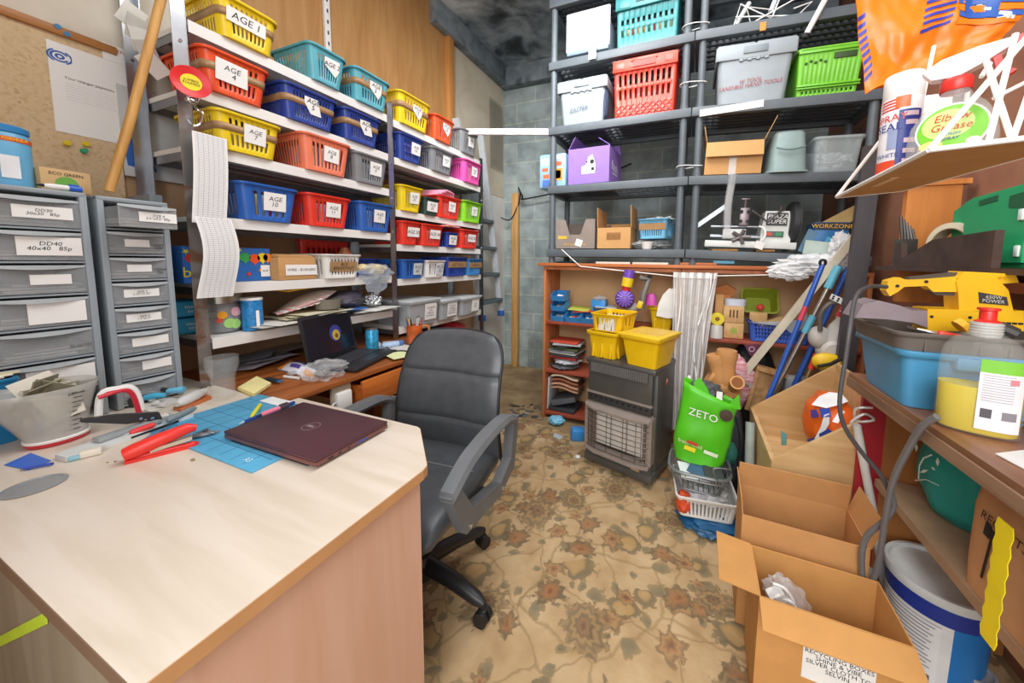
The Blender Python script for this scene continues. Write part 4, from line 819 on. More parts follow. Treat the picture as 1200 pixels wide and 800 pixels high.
mb = MB(FILM); mb.blob(dz(190, 462, ZD+.03), (.05, .06, .03), 22, .35, 5, sub=4, flat=ZD+.001) if False else mb.box(dz(138, 470, ZD+.004), (.06, .05, .006), (0, 0, .3), m=M('7fa89b', .4)); solo('green_packet', 'green printed packet seen through the jug handle', 'packet', mb)
random.seed(4); mb = MB(M('9b8560', .7))
for x, y, s_ in ((226, 539, .013), (135, 541, .006), (126, 542, .005), (25, 551, .006)): c = dz(x, y, ZD); mb.box((c.x, c.y, ZD+.0012), (s_, s_*.5, .0012), (0, 0, x))
solo('wood_chips', 'few brown chips scattered on the desk by the stapler', 'debris', mb)
# blue box at the left end
t = thing('blue_box', 'blue plastic box with a lid of papers at the left desk end', 'box', (-1.655, pX(20, 470, -1.655).y-.062, ZD+.0008), PI/2)
mb = MB(M('1f7fb5', .35)); shell(mb, .13, .11, .17, .006, .012, lip=.004); build('box_body', mb, t, solid=.003)
mb = MB(M('1a6f9f', .35)); mb.box((0, .055, .155), (.138, .118, .02), b=.004); build('rim', mb, t)
mb = MB(); 
for i in range(4): mb.box((.01*i-.015, .055, .172+.003*i), (.11, .09, .003), (0, 0, .1*i-.1), m=M(('e8dfbd', 'd6cfc3', 'efe9d9', 'e3d9b0')[i], .8))
o = build('paper_slips', mb); o.matrix_world = MW[t.name] @ Matrix.Translation(o.location); MW[o.name] = o.matrix_world.copy(); tag(o, 'cream paper slips on top of the blue box', 'paper')
# on top of the left tower
zt = 1.434
c = pZ(14, 220, zt); t = thing('wipes_tub', 'blue canister of wipes with orange band on the left drawer tower', 'tub', (-1.77, pX(14, 210, -1.725).y, zt), PI/2)
mb = MB(M('6db6e0', .35, var=.1, scale=9)); mb.lathe([(0, 0), (.044, 0), (.046, .004), (.046, .135), (.042, .142), (0, .142)], n=36); build('tub_body', mb, t)
mb = MB(M('2f86c4', .35)); mb.lathe([(.043, .142), (.0455, .145), (.0455, .158), (.04, .163), (0, .163)], n=36); build('lid', mb, t)
mb = MB(M('e2622a', .5)); mb.lathe([(.0463, .118), (.0468, .118), (.0468, .130), (.0463, .130)], n=36, closed=True); mb.text('NEW FORMULA', .009, (0, -.0475, .124), (1, 0, 0), (0, 0, 1), YLI); mb.label((0, -.0462, .05), (1, 0, 0), (0, 0, 1), .03, .06, '', m=M('e9eef2', .5)); build('printed_band', mb, t)
t = thing('card_carton', 'small buff card carton with green print on the left drawer tower', 'box', (-1.77, pX(76, 215, -1.735).y, zt), PI/2+.12)
mb = MB(M('d3b17f', .8)); mb.box((0, .0, .032), (.095, .07, .064), b=.002); build('box_body', mb, t)
mb = MB(M('6fae4a', .7)); mb.lathe([(0, 0), (.022, 0), (.022, .0006), (0, .0006)], (0, -.0352, .022), 20, rot=(PI/2, 0, 0)); mb.text('ECO GREEN', .012, (0, -.036, .05), (1, 0, 0), (0, 0, 1)); build('green_print', mb, t)
pen('marker_pen', 'white marker pen with blue cap lying in front of the buff carton', 'pen', V(-1.705, pX(95, 222, -1.705).y, zt+.0085), V(-1.705, pX(52, 222, -1.705).y, zt+.0085), .0075, WHITE, INK, M('2b62c4', .35))
mb = MB(M('7f8b92', .5)); mb.box((-1.86, .64, 1.44), (.10, .10, .12), b=.003) if False else mb.box((-1.9, .655, 1.22), (.16, .035, .5), b=.003); solo('grey_box_file', 'grey metal box file standing behind the right tower', 'box file', mb)

# ------------------------------------------------------------------ brown table with drawer under the shelves
t = thing('wooden_table', 'old brown wooden table with open drawer under the white shelves', 'table', (-1.67, 1.25, 0))
BRN = wood('a5602f', '7c421c', (9, 1, 9), .35, 2.5); ORW = wood('c9702f', 'a9541d', (9, 1.2, 9), .4, 2.5)
mb = MB(BRN); mb.box((-1.675, 1.24, .738), (.72, 1.01, .022), b=.004); build('table_top', mb, t, world=True)
for x, y in ((-1.42, .80), (-1.36, 1.70), (-2.0, .79), (-2.0, 1.70)): mb = MB(BRN); mb.box((x, y, .3685), (.05, .05, .715), b=.003); build('leg', mb, t, world=True)
mb = MB(BRN); mb.box((-2.0, 1.24, .68), (.02, .9, .09)); mb.box((-1.68, .79, .68), (.6, .02, .09)); mb.box((-1.68, 1.70, .68), (.6, .02, .09)); build('apron', mb, t, world=True)
mb = MB(ORW); mb.box((-1.30, 1.21, .662), (.018, .33, .115), b=.003); mb.box((-1.46, 1.05, .655), (.31, .012, .085)); mb.box((-1.46, 1.37, .655), (.31, .012, .085)); mb.box((-1.46, 1.21, .617), (.31, .31, .008)); build('drawer', mb, t, world=True)
t = thing('socket_box', 'white plug socket on a pale panel below the brown table', 'socket', (-1.335, .985, .6))
mb = MB(M('d9c9b2', .6)); mb.box((-1.35, .985, .55), (.012, .085, .34)); build('back_board', mb, t, world=True)
mb = MB(WHITE); mb.box((-1.33, .98, .655), (.028, .07, .085), b=.01); build('plug', mb, t, world=True)
mb = MB(M('d8d6d0', .5)); mb.tube(smooth_path([(-1.33, .95, .66), (-1.32, .92, .65), (-1.33, .89, .58), (-1.38, .88, .5)]), .004, 8); build('cord', mb, t, world=True)
# open laptop
ZT = .7495
fc = (pZ(412, 437, ZT)+pZ(462, 412, ZT))/2; ang = math.atan2((pZ(462, 412, ZT)-pZ(412, 437, ZT)).y, (pZ(462, 412, ZT)-pZ(412, 437, ZT)).x)
t = thing('open_laptop', 'open black laptop with lit screen on the brown table', 'laptop', (fc.x+.03, fc.y, ZT), ang)
LB = M('25262a', .4); mb = MB(LB); mb.box((0, .115, .011), (.34, .225, .016), b=.004); build('base', mb, t)
mb = MB(M('36383d', .5))
for r in range(5):
    for k in range(13): mb.box((-.145+.0242*k, .105+.022*r, .0205), (.02, .018, .004), b=.002, seg=1)
mb.box((0, .05, .0195), (.09, .055, .001)); build('keyboard', mb, t)
Tl = Matrix.Translation((0, .222, .018)) @ Matrix.Rotation(rad(-10), 4, 'X')
mb = MB(LB, Tl); mb.box((0, .005, .112), (.34, .01, .222), b=.004); build('screen_lid', mb, t)
def emis(h, s_=1.0):
    m = bpy.data.materials.new('screen_'+h); m.use_nodes = True; b = m.node_tree.nodes['Principled BSDF']; b.inputs['Base Color'].default_value = hexc('0a0a0c'); b.inputs['Emission Color'].default_value = hexc(h); b.inputs['Emission Strength'].default_value = s_; b.inputs['Roughness'].default_value = .2; return m
mb = MB(emis('17161f', .7), Tl); mb.box((0, -.0006, .115), (.31, .001, .185)); mb.lathe([(0, 0), (.04, 0), (0, .0004)], (.03, -.0015, .115), 24, emis('3a3f8a', .7), (PI/2, 0, 0)); mb.lathe([(0, 0), (.026, 0), (0, .0004)], (.032, -.0019, .105), 24, emis('b79a3e', .8), (PI/2, 0, 0)); mb.lathe([(0, 0), (.012, 0), (0, .0004)], (.034, -.0023, .10), 16, emis('6b4a1e', .8), (PI/2, 0, 0)); build('screen', mb, t)
# bags and papers on the table
def tz(x, y, h=0): return pZ(x, y, ZT+h)
t = thing('food_packet', 'orange and white printed packet lying on the brown table', 'packet', tz(350, 430))
mb = MB(M('e9e4ee', .4, var=.1)); a, b, c_, d_ = tz(325, 430, .012), tz(365, 441, .012), tz(374, 428, .012), tz(340, 421, .012)
mb.grid(lambda u, v: (a*(1-u)*(1-v)+b*u*(1-v)+c_*u*v+d_*(1-u)*v)+V(0, 0, .022*math.sin(PI*u)*math.sin(PI*v)-.006), 10, 10); mb.grid(lambda u, v: (a*(1-u)*(1-v)+b*u*(1-v)+c_*u*v+d_*(1-u)*v)+V(0, 0, -.011), 4, 4); build('packet_body', mb, t, world=True)
mb = MB(M('f5921f', .4)); 
for u0, u1, v0, v1, h_ in ((0, .12, .0, 1, 'f5921f'), (.75, 1, 0, .35, 'f5a21f'), (.2, .7, .55, .75, '3f6fc0'), (.3, .6, .2, .4, '5b4fa0'), (.5, .8, .8, .95, 'e8652a')):
    mb.grid(lambda u, v: (lambda p, q: (a*(1-p)*(1-q)+b*p*(1-q)+c_*p*q+d_*(1-p)*q)+V(0, 0, .022*math.sin(PI*p)*math.sin(PI*q)-.0045))(u0+(u1-u0)*u, v0+(v1-v0)*v), 5, 5, M(h_, .4))
build('print', mb, t, world=True)
t = thing('clear_bag', 'clear plastic bag of small screws in front of the open laptop', 'bag', tz(388, 432)); mb = MB(M('e6eaec', .08, alpha=.22)); c = tz(380, 434, .03); mb.blob(c, (.065, .085, .045), 31, .3, 3, sub=4, flat=ZT+.001); build('film', mb, t, world=True)
mb = MB(M('8f9294', .4, .6)); random.seed(9)
for i in range(16): p = tz(385, 436, .008)+V(random.uniform(-.05, .05), random.uniform(-.05, .05), 0); mb.box(p, (.02, .006, .006), (0, .2, random.uniform(0, 3)))
build('contents', mb, t, world=True)
mb = MB()
for i, (x, y, w, d, rz, h_) in enumerate(((300, 428, .24, .2, .3, 'b9b3bd'), (318, 420, .26, .2, -.2, 'c9c4cc'), (330, 412, .22, .2, .5, 'a9a29e'), (298, 420, .2, .16, .9, '9aa6b8'), (345, 408, .24, .18, .1, 'b5ada3'))):
    leaf(mb, tz(x, y, .004+.005*i)+V(-.05, 0, 0), w, d, rz, -.01, M(h_, .6), roll=.02)
solo('magazines', 'loose grey and blue magazines heaped at the back of the brown table', 'magazines', mb)
mb = MB()
for i, (x, y, h_) in enumerate(((462, 406, 'e9e7df'), (478, 408, 'dcdcd8'), (450, 403, 'cfd6de'), (476, 414, 'e6ecb5'))): leaf(mb, tz(x, y, .003+.003*i), .18, .13, .4*i, 0, M(h_, .8))
solo('loose_papers', 'white and pale yellow papers around the pen mug', 'paper', mb)
c = pX(436, 400, -1.62); c = V(-1.60, pX(436, 400, -1.6).y, ZT+.001); t = thing('drinks_can', 'blue drinks can standing behind the open laptop', 'can', c); mb = MB(M('3aa5d4', .3, .3, .45, 40)); mb.lathe([(0, 0), (.026, 0), (.032, .008), (.032, .105), (.027, .115)], n=28); build('can_body', mb, t); mb = MB(CHROME); mb.lathe([(.0272, .113), (.0275, .117), (.025, .115), (0, .114)], n=28); build('can_top', mb, t)
c = V(-1.49, pX(486, 400, -1.49).y, ZT+.012); t = thing('pen_mug', 'orange mottled mug full of pens at the end of the brown table', 'mug', c); MUG = M('c9602b', .35, var=.35, scale=26)
mb = MB(MUG); mb.lathe([(0, 0), (.04, 0), (.042, .005), (.042, .105), (.038, .105), (.038, .006), (0, .006)], n=32); build('mug_body', mb, t)
mb = MB(M('cf8f5a', .35, var=.2)); mb.tube(smooth_path([(.02, .036, .09), (.03, .06, .092), (.036, .078, .08), (.034, .078, .045), (.026, .062, .025), (.02, .038, .02)]), .007, 8); build('handle', mb, t)
for i, (h_, dx, dy) in enumerate((('2b4f9f', -.016, -.02), ('e7b93a', -.02, -.008), ('f0efe9', .01, .012), ('b8473a', .016, .022), ('2c2d30', .0, -.018), ('d9d9da', .018, -.004))):
    pen('pen', ('%s pen standing in the orange mug') % ('blue', 'yellow', 'white', 'red', 'black', 'grey')[i], 'pen', c+V(dx*.5, dy*.5, .012), c+V(dx*1.6, dy*1.6, .135+.006*(i % 3)), .004, M(h_, .4))
t = thing('glasses_case', 'pale blue oblong packet lying between can and pen mug', 'packet', tz(460, 398)); a, b = V(-1.56, pX(447, 398, -1.56).y, ZT+.02), V(-1.53, pX(471, 400, -1.53).y, ZT+.02); mb = MB(M('a9c3e0', .4, var=.2)); mb.tube([a, (a+b)/2, b], [.015, .017, .015], 12); build('packet_body', mb, t, world=True); mb = MB(M('4f78b8', .4)); mb.tube([b-(b-a)*.2, b+(b-a)*.02], [.0172, .0158], 12); build('end', mb, t, world=True)
mb = MB(INK); mb.tube(smooth_path([tz(446, 400, .012), tz(458, 410, .016), tz(475, 411, .016), tz(487, 416, .016)]), .0035, 6); solo('black_cable', 'thin black cable crossing the papers beside the open laptop', 'cable', mb)
mb = MB(M('e8e8e5', .5)); mb.tube([tz(333, 441, .006), tz(350, 443, .006)], .006, 8); mb.box(tz(343, 437, .008), (.03, .03, .012), m=M('cfd2d4', .3, alpha=.6), b=.004); solo('marker_stub', 'small white stub next to the orange packet', 'stub', mb)

# ------------------------------------------------------------------ office chair
LEA = M('505357', .36, var=.1, scale=25, bump=.06); PLAS = M('6a6d70', .5, var=.08)
t = thing('office_chair', 'black leather office chair with armrests on five castors', 'chair', (-.89, .936, .0105), rad(5))
def cushion(name, fn, nu, nv, th):
    pass
mb = MB(LEA)   # seat: rounded, waterfall front edge
def seat_section(y):
    f = (y+.27)/.5; w = .235+.02*math.sin(PI*min(1, max(0, f)))-.04*max(0, f-.75); return w
ys = [-.28+.5*i/14 for i in range(15)]
secs = []
for i, y in enumerate(ys):
    f = i/14; w = .245-.03*abs(f-.45)*1.2; top = .49-.05*max(0, (.22-f)/.22)**2+.008*math.sin(PI*f); bot = .41
    if f < .05 or f > .96: w -= .03; top -= .02; bot += .015
    secs.append((y, w, top, bot))
n = 28; vs = []
for y, w, top, bot in secs:
    zc, rz_ = (top+bot)/2, (top-bot)/2
    for j in range(n):
        a = 2*PI*j/n; ca, sa = math.cos(a), math.sin(a); vs.append((w*math.copysign(abs(ca)**.45, ca), y, zc+rz_*math.copysign(abs(sa)**.6, sa)))
k = len(secs); fs = [(i*n+j, i*n+(j+1) % n, (i+1)*n+(j+1) % n, (i+1)*n+j) for i in range(k-1) for j in range(n)]+[tuple(range(n)), tuple(reversed(range((k-1)*n, k*n)))]
mb.add(vs, [tuple(reversed(f)) for f in fs]); build('seat', mb, t, smooth=60)
mb = MB(M('8f9193', .6)); mb.box((0, .02, .4985), (.42, .003, .0015)); build('seat_seam', mb, t)
# backrest: three stitched panels, reclined and curved
def back_pt(u, v, off):   # u -1..1 across, v 0..1 up
    w = .245*(1-.10*v)*(1 if v < .8 else math.sqrt(max(.0, 1-((v-.8)/.2)**2*.42)))
    z = .46+.465*v; y = .21+.10*v-.05*math.sin(PI*v)+.035*(u*u)*-1
    groove = -.010*sum(math.exp(-((v-g)/.018)**2) for g in (.3, .68))
    th = .035*(1-abs(u)**6)*(1 if .02 < v < .98 else .3)
    return V(u*w, y-off*(th+groove), z+.012*(1-u*u)*(v > .95))
mb = MB(LEA); mb.grid(lambda a, b: back_pt(a*2-1, b, 1), 25, 45); mb.grid(lambda a, b: back_pt(1-a*2, b, -.6), 25, 45)
for s_ in (0, 1):   # side rims
    mb.grid(lambda a, b: back_pt((1 if s_ else -1), b, 1)+(back_pt((1 if s_ else -1), b, -.6)-back_pt((1 if s_ else -1), b, 1))*a, 2, 45)
mb.grid(lambda a, b: back_pt(a*2-1, 1, 1)+(back_pt(a*2-1, 1, -.6)-back_pt(a*2-1, 1, 1))*b, 25, 3); mb.grid(lambda a, b: back_pt(a*2-1, 0, 1)+(back_pt(a*2-1, 0, -.6)-back_pt(a*2-1, 0, 1))*b, 25, 3)
bk = build('backrest', mb, t, smooth=60)
mb = MB(M('27282b', .5)); mb.tube(smooth_path([back_pt(-1, v, 0) for v in (0, .2, .4, .6, .8, .9, .97)]+[back_pt(u, 1, 0) for u in (-.7, 0, .7)]+[back_pt(1, v, 0) for v in (.97, .9, .8, .6, .4, .2, 0)], 3), .006, 6); build('piping', mb, bk)
for s_ in (-1, 1):
    x = s_*.285; mb = MB(PLAS); prof = smooth_path([(x, .185, .63), (x, .12, .66), (x, -.02, .665), (x, -.15, .648), (x+.0, -.25, .605)], 5)
    top = [Vector(p) for p in prof]; vs = []; 
    for i, p in enumerate(top):
        w = .03-.004*abs(i/len(top)-.5)
        vs += [p+V(-w, 0, -.004), p+V(-w*.7, 0, .012), p+V(w*.7, 0, .012), p+V(w, 0, -.004), p+V(w*.7, 0, -.018), p+V(-w*.7, 0, -.018)]
    fs = [(i*6+j, i*6+(j+1) % 6, (i+1)*6+(j+1) % 6, (i+1)*6+j) for i in range(len(top)-1) for j in range(6)]+[tuple(range(6)), tuple(reversed(range(len(vs)-6, len(vs))))]
    mb.add(vs, [tuple(reversed(f)) for f in fs]); ar = build('armrest', mb, t, smooth=50)
    mb = MB(PLAS)
    mb.slab([(x-.022, .215, .66), (x-.022, .165, .66), (x-.022, .135, .50), (x-.022, .0, .42), (x-.022, -.16, .47), (x-.022, -.255, .615), (x-.022, -.215, .64), (x-.022, -.13, .51), (x-.022, .0, .465), (x-.022, .10, .53)][::-1] if False else [(x-.018, .215, .635), (x-.018, .165, .635), (x-.018, .14, .50), (x-.018, .05, .455), (x-.018, .05, .41), (x-.018, .17, .45)], (1, 0, 0), .036)
    mb.slab([(x-.018, -.255, .602), (x-.018, -.215, .62), (x-.018, -.14, .50), (x-.018, .05, .455), (x-.018, .05, .41), (x-.018, -.18, .445)], (1, 0, 0), .036)
    mb.box((x-s_*.07, .03, .415), (.14, .05, .02)); build('arm_bracket', mb, ar)
    for y, z_ in ((-.16, .455), (.06, .43)): mb = MB(CHROME); mb.cyl((x+s_*.018, y, z_), (x+s_*.021, y, z_), .007, n=10); build('bolt', mb, ar)
mb = MB(M('232427', .5)); mb.box((0, .02, .395), (.2, .22, .04), b=.01); mb.box((0, .22, .46), (.07, .06, .16), (-.25, 0, 0), b=.01); build('mechanism', mb, t)
mb = MB(M('2a2b2e', .35)); mb.cyl((0, 0, .12), (0, 0, .26), .028, n=20); mb.cyl((0, 0, .25), (0, 0, .385), .016, n=16); build('gas_column', mb, t)
w0 = math.atan2(.922-.936, -.611+.89)-rad(5)
mb = MB(M('2b2b2e', .4)); mb.lathe([(0, .07), (.05, .07), (.05, .13), (.035, .15), (0, .15)], n=24)
base = build('star_base', mb, t)
for i in range(5):
    a = w0+i*2*PI/5; d = V(math.cos(a), math.sin(a), 0)
    mb = MB(M('2b2b2e', .38)); mb.tube([d*.03+V(0, 0, .115), d*.15+V(0, 0, .105), d*.255+V(0, 0, .08), d*.285+V(0, 0, .072)], [.03, .027, .022, .012], 12); lg = build('base_leg', mb, t)
    mb = MB(M('202123', .5)); p = d*.278; q = V(-d.y, d.x, 0)
    for s_ in (-1, 1): c = p+q*.014*s_+V(0, 0, .026); mb.cyl(c-q*.009, c+q*.009, .026, n=20)
    mb.tube([p+V(0, 0, .03), p+V(0, 0, .075)], .011, 10); mb.box(p+V(0, 0, .045), (.03, .03, .022), b=.008); build('castor', mb, lg)
# ------------------------------------------------------------------ black plastic racks on the back wall
YF = 2.446
RZ = [1.334, 1.80, 2.222, 2.673, 3.093]
RK = M('5a6268', .5, var=.08); RKD = M('454b50', .55)
def rack(label, x0, x1, xp, loc, tilt):
    t = thing('plastic_rack', label, 'rack', loc)
    w = x1-x0
    for i, z in enumerate(RZ):
        mb = MB(RK, Matrix.Translation((0, 0, z-loc[2])) @ Matrix.Rotation(tilt, 4, 'Y')); zz = 0
        mb.box((w/2, .02, zz-.028), (w, .04, .055), b=.004); mb.box((w/2, .38, zz-.028), (w, .04, .055), b=.004)
        for sx in (.02, w-.02): mb.box((sx, .2, zz-.028), (.04, .322, .055))
        for k in range(5): mb.box((w/2, .075+.062*k, zz-.022), (w-.06, .022, .022), m=RKD)
        for k in range(24): mb.box((.05+(w-.1)*k/23, .2, zz-.008), (.012, .33, .01), m=RKD)
        build('shelf', mb, t)
    for px in xp:
        for py in (.035, .365):
            mb = MB(RK); zs = [(0.0045 if px < .5 or True else 0)]+[z-loc[2]-px*math.tan(tilt) for z in RZ]
            for a, b in zip(zs, zs[1:]): mb.tube([(px, py, a), (px, py, a+.03), (px, py, a+.031), (px, py, b-.056)], [.026, .026, .0225, .0225], 16)
            build('post', mb, t)
    return t
rack('black slatted plastic rack on the left of the back wall, full of crates', -1.035, -.056, (.03, .935), (-1.035, YF, 1.228), 0)
rack('black slatted plastic rack on the right of the back wall behind the orange bag', -.05, .915, (.045, .92), (-.05, YF, 1.228), .042)
RSL = lambda X, i: RZ[i]-(X+.05)*.042 if X > -.05 else RZ[i]    # height of rack level i at X
for (x, y, n) in ((809, 30, 'top'), (806, 98, 'middle'), (801, 195, 'lowest')):
    c = pY(x+8, y, YF+.034); c.x = -.053; mb = MB(M('e9e9e6', .6))
    mb.tube([c+V(.079*math.cos(a), .034*math.sin(a), .004*math.sin(2*a)) for a in [2*PI*i/24 for i in range(24)]], .003, 6, closed=True)
    solo('cable_tie', 'white cable tie binding the two black racks together, %s of three' % n, 'tie', mb)
def onrack(x1, x2, lev, Yf=YF+.012, ypx=None):
    y = ypx or 200
    a, b = pY(x1, y, Yf), pY(x2, y, Yf); xc = (a.x+b.x)/2
    return V(xc, Yf, RSL(xc, lev)+.002), b.x-a.x
TL = .042
def zat(x, y, Y=YF+.012): return pY(x, y, Y).z
def rthing(name, label, cat, c, rz=0, group=None): return thing(name, label, cat, c, rot=(0, TL if c.x > -.05 else 0, rz), group=group)
# lidded grey crates
GC = M('98a2a8', .4, var=.04); GCD = M('828d93', .4)
def lidded(label, c, w, d, h, txt, ink, m=GC, tsize=.04):
    t = rthing('lidded_crate', label, 'crate', c, 0, 'grey lidded crates')
    mb = MB(m); shell(mb, w*.95, d*.95, h*.8, .02, .03, lip=.006); build('crate_body', mb, t, solid=.004, smooth=50)
    mb = MB(m); zc = h*.8
    for dx in (-1, 1):
        mb.box((dx*w*.25, d*.475, h-.012), (w*.495, d*1.0, .03), b=.012)
    mb.box((0, -.004, h*.86), (w*1.0, .012, h*.24), b=.005); mb.box((0, d*.955, h*.86), (w, .012, h*.24), b=.005)
    for dx in (-1, 1): mb.box((dx*w*.495, d*.475, h*.86), (.012, d*.98, h*.24), b=.005)
    for k in range(7): mb.box((-.07+.022*k, -.002, h*.73+.006*(k % 2)), (.024, .012, .02), b=.004)
    mb.box((0, -.012, h*.87), (w*.3, .01, h*.12), m=GCD, b=.003); build('lid', mb, t)
    mb = MB(); mb.text(txt, tsize, (-.02 if len(txt) < 8 else -.012, .004, h*.33), (1, 0, .06), (0, -.09, 1), ink, shear=.25); build('lettering', mb, t)
    return t
c, w = onrack(654, 711, 2, ypx=110); lidded('grey lidded crate marked EASTER on the second highest left rack shelf', c, w, .36, .30, 'EASTER', M('55606a', .7))
c, w = onrack(836, 929, 2, ypx=90); lidded('grey lidded crate with red writing SAND / BIG HAND TOOLS', c, w, .37, .335, 'W TOOL\n SAND/BIG HAND TOOLS', M('a8434a', .7), tsize=.03)
mb = MB(M('46536b', .7)); mb.blob((-.62, YF+.07, RZ[2]+.14), (.018, .05, .13), 3, .25, 4, flat=RZ[2]+.002); solo('blue_cloth', 'dark blue cloth squeezed between the EASTER crate and red crate', 'cloth', mb)
# folding crates with slots
def folding(label, c, w, d, h, m, style, rz=0):
    t = rthing('folding_crate', label, 'crate', c, rz, 'folding crates on the racks')
    mb = MB(m)
    if style == 'red':
        shell(mb, w, d, h, .012, .015, ((.32, .5, 'h'), (.56, .76, 'h')), 10, 8, .006); build('crate_body', mb, t, solid=.005, smooth=40)
        mb = MB(m); mb.box((0, -.006, h*.9), (w*1.02, .016, h*.2), b=.004); mb.box((0, -.016, h*.9), (w*.36, .008, h*.11), m=M('b5301f', .5)); mb.box((0, -.014, h*.97), (w*.42, .014, h*.06), b=.003)
        for sx in (-1, 1): mb.box((sx*w*.4, -.013, h*.9), (w*.16, .006, h*.12), b=.002)
        build('hinged_rim', mb, t)
        mb = MB(M('cf3b27', .4)); 
        for k in range(9):
            for r in range(2): mb.box((-w*.4+w*.1*k, .006, h*(.07+.11*r)), (.005, .008, h*.13), (0, .8, 0)); mb.box((-w*.4+w*.1*k, .006, h*(.07+.11*r)), (.005, .008, h*.13), (0, -.8, 0))
        build('lattice', mb, t)
    elif style == 'teal':
        shell(mb, w, d, h, .008, .012, ((.2, .33, 'h'), (.42, .52, 'h')), 10, 8, .006); build('crate_body', mb, t, solid=.005, smooth=40)
        mb = MB(m); mb.box((0, -.008, h*.83), (w*1.02, .018, h*.3), b=.004); mb.box((0, -.0165, h*.84), (w*.35, .006, h*.16), m=M('2f4a4d', .6))
        for sx in (-1, 1): mb.box((sx*w*.36, -.016, h*.8), (w*.2, .01, h*.2), b=.003)
        build('hinged_rim', mb, t)
    else:
        shell(mb, w, d, h, .012, .012, ((.06, .12, 'h'),), 12, 9, .006); build('crate_body', mb, t, solid=.005, smooth=40)
        mb = MB(m); mb.box((0, -.004, h*.95), (w*1.01, .012, h*.09), b=.004); build('rim', mb, t)
        for f_, th_ in ((.22, .012), (.16, .008)): mb = MB(m); mb.box((0, -.001, h*f_), (w*.97, .012, th_), b=.003); build('rib', mb, t)
        mb = MB(M('2f4a1f', .6)); mb.box((w*.22, -.0015, h*.8), (w*.34, .006, h*.13), b=.0029)
        for k in range(5): mb.box((-w*.37+w*.075*k, -.0, h*(.70+.04*(k % 2))), (w*.045, .004, h*.045), (0, .5, 0))
        build('hand_hole', mb, t)
    return t
c, w = onrack(719, 793, 2, ypx=90); folding('red folding crate with two rows of slots on the left rack', c, w, .34, .36, M('e2432f', .4), 'red')
c, w = onrack(722, 795, 3, ypx=30); folding('teal folding crate on the top left rack shelf', c, w, .36, .33, M('2f8285', .4), 'teal')
mb = MB(); random.seed(12)
for i in range(10): mb.box((c.x-w*.4+w*.085*i, c.y+.16, c.z+.1), (w*.06, .2, .17), m=M(random.choice(('c8433f', 'd9a63f', 'e7d9a0', '3f8f6a', 'b8574a')), .5))
solo('toy_books', 'coloured books standing inside the teal folding crate', 'books', mb)
c, w = onrack(933, 1010, 2, ypx=80); folding('lime green folding crate on the right rack next to the orange bag', c, w, .34, .25, M('77c634', .35), 'green')
# pale lilac tub on its side with a string and tag
c, w = onrack(663, 714, 3, ypx=60); t = rthing('storage_tub', 'pale lilac white tub with string and tag on the top left rack shelf', 'tub', c)
mb = MB(M('cbc3d2', .4)); mb.box((0, .01, .17), (w, .02, .26), b=.009); build('lid', mb, t)
mb = MB(M('a9bccb', .3)); mb.box((0, .17, .15), (w*.92, .3, .24), b=.03); mb.box((0, .02, .03), (w*.95, .05, .03), b=.01, m=M('7f93a6', .3)); build('tub_body', mb, t)
mb = MB(WHITE); mb.tube(smooth_path([(-w*.38, -.004, .28), (-w*.36, -.006, .2), (-w*.1, -.012, .09), (w*.14, -.036, -.012), (w*.3, -.014, .09), (w*.44, -.004, .22)]), .0035, 6); st = build('string', mb, t)
mb = MB(WHITE); mb.box((w*.16, -.042, -.03), (.05, .004, .055)); build('tag', mb, st)
# wire racks and white rails on the top right shelf
t = thing('wire_shelf_parts', 'white wire shelf frame lying on the top right rack shelf', 'rack part', (.3, 2.6, RSL(.3, 3)+.003))
mb = MB(WHITE)
for p in ([(860, 30), (868, 5), (905, 22), (880, 30), (875, 8), (910, 12)], [(862, 20), (935, 18), (952, 2), (930, 10)], [(885, 25), (940, -6)], [(905, 20), (915, -5)]):
    mb.tube([pY(x, y, 2.5+.03*i) for i, (x, y) in enumerate(p)], .004, 6)
build('wire_frame', mb, t, world=True)
for a, b in (((862, 30), (878, 4)), ((903, 14), (912, -8))): mb = MB(M('cfd4d6', .4)); mb.tube([pY(*a, 2.52), pY(*b, 2.56)], .014, 10); build('rail', mb, t, world=True)
mb = MB(WHITE); mb.tube([pY(945, 40, 2.42), pY(970, -6, 2.40)], .014, 10); mb.tube([pY(945, 40, 2.42), pY(943, 45, 2.42)], .017, 10, m=INK); solo('white_rail', 'white metal rail hanging down in front of the green crate', 'rail', mb)
mb = MB(WHITE); a, b = pY(820, 133, YF-.004), pY(895, 121, YF-.004); mb.para(a+V(0, 0, -.018), b-a, V(0, .003, 0), V(0, 0, .04)); solo('label_strip', 'white tape strip stuck on the right rack below the SAND crate', 'tape', mb)
mb = MB(M('f08a2a', .5)); a = pY(894, 31, YF-.004); mb.box(a, (.03, .004, .045)); solo('orange_tag', 'small orange tag on the top right rack beam', 'tag', mb)
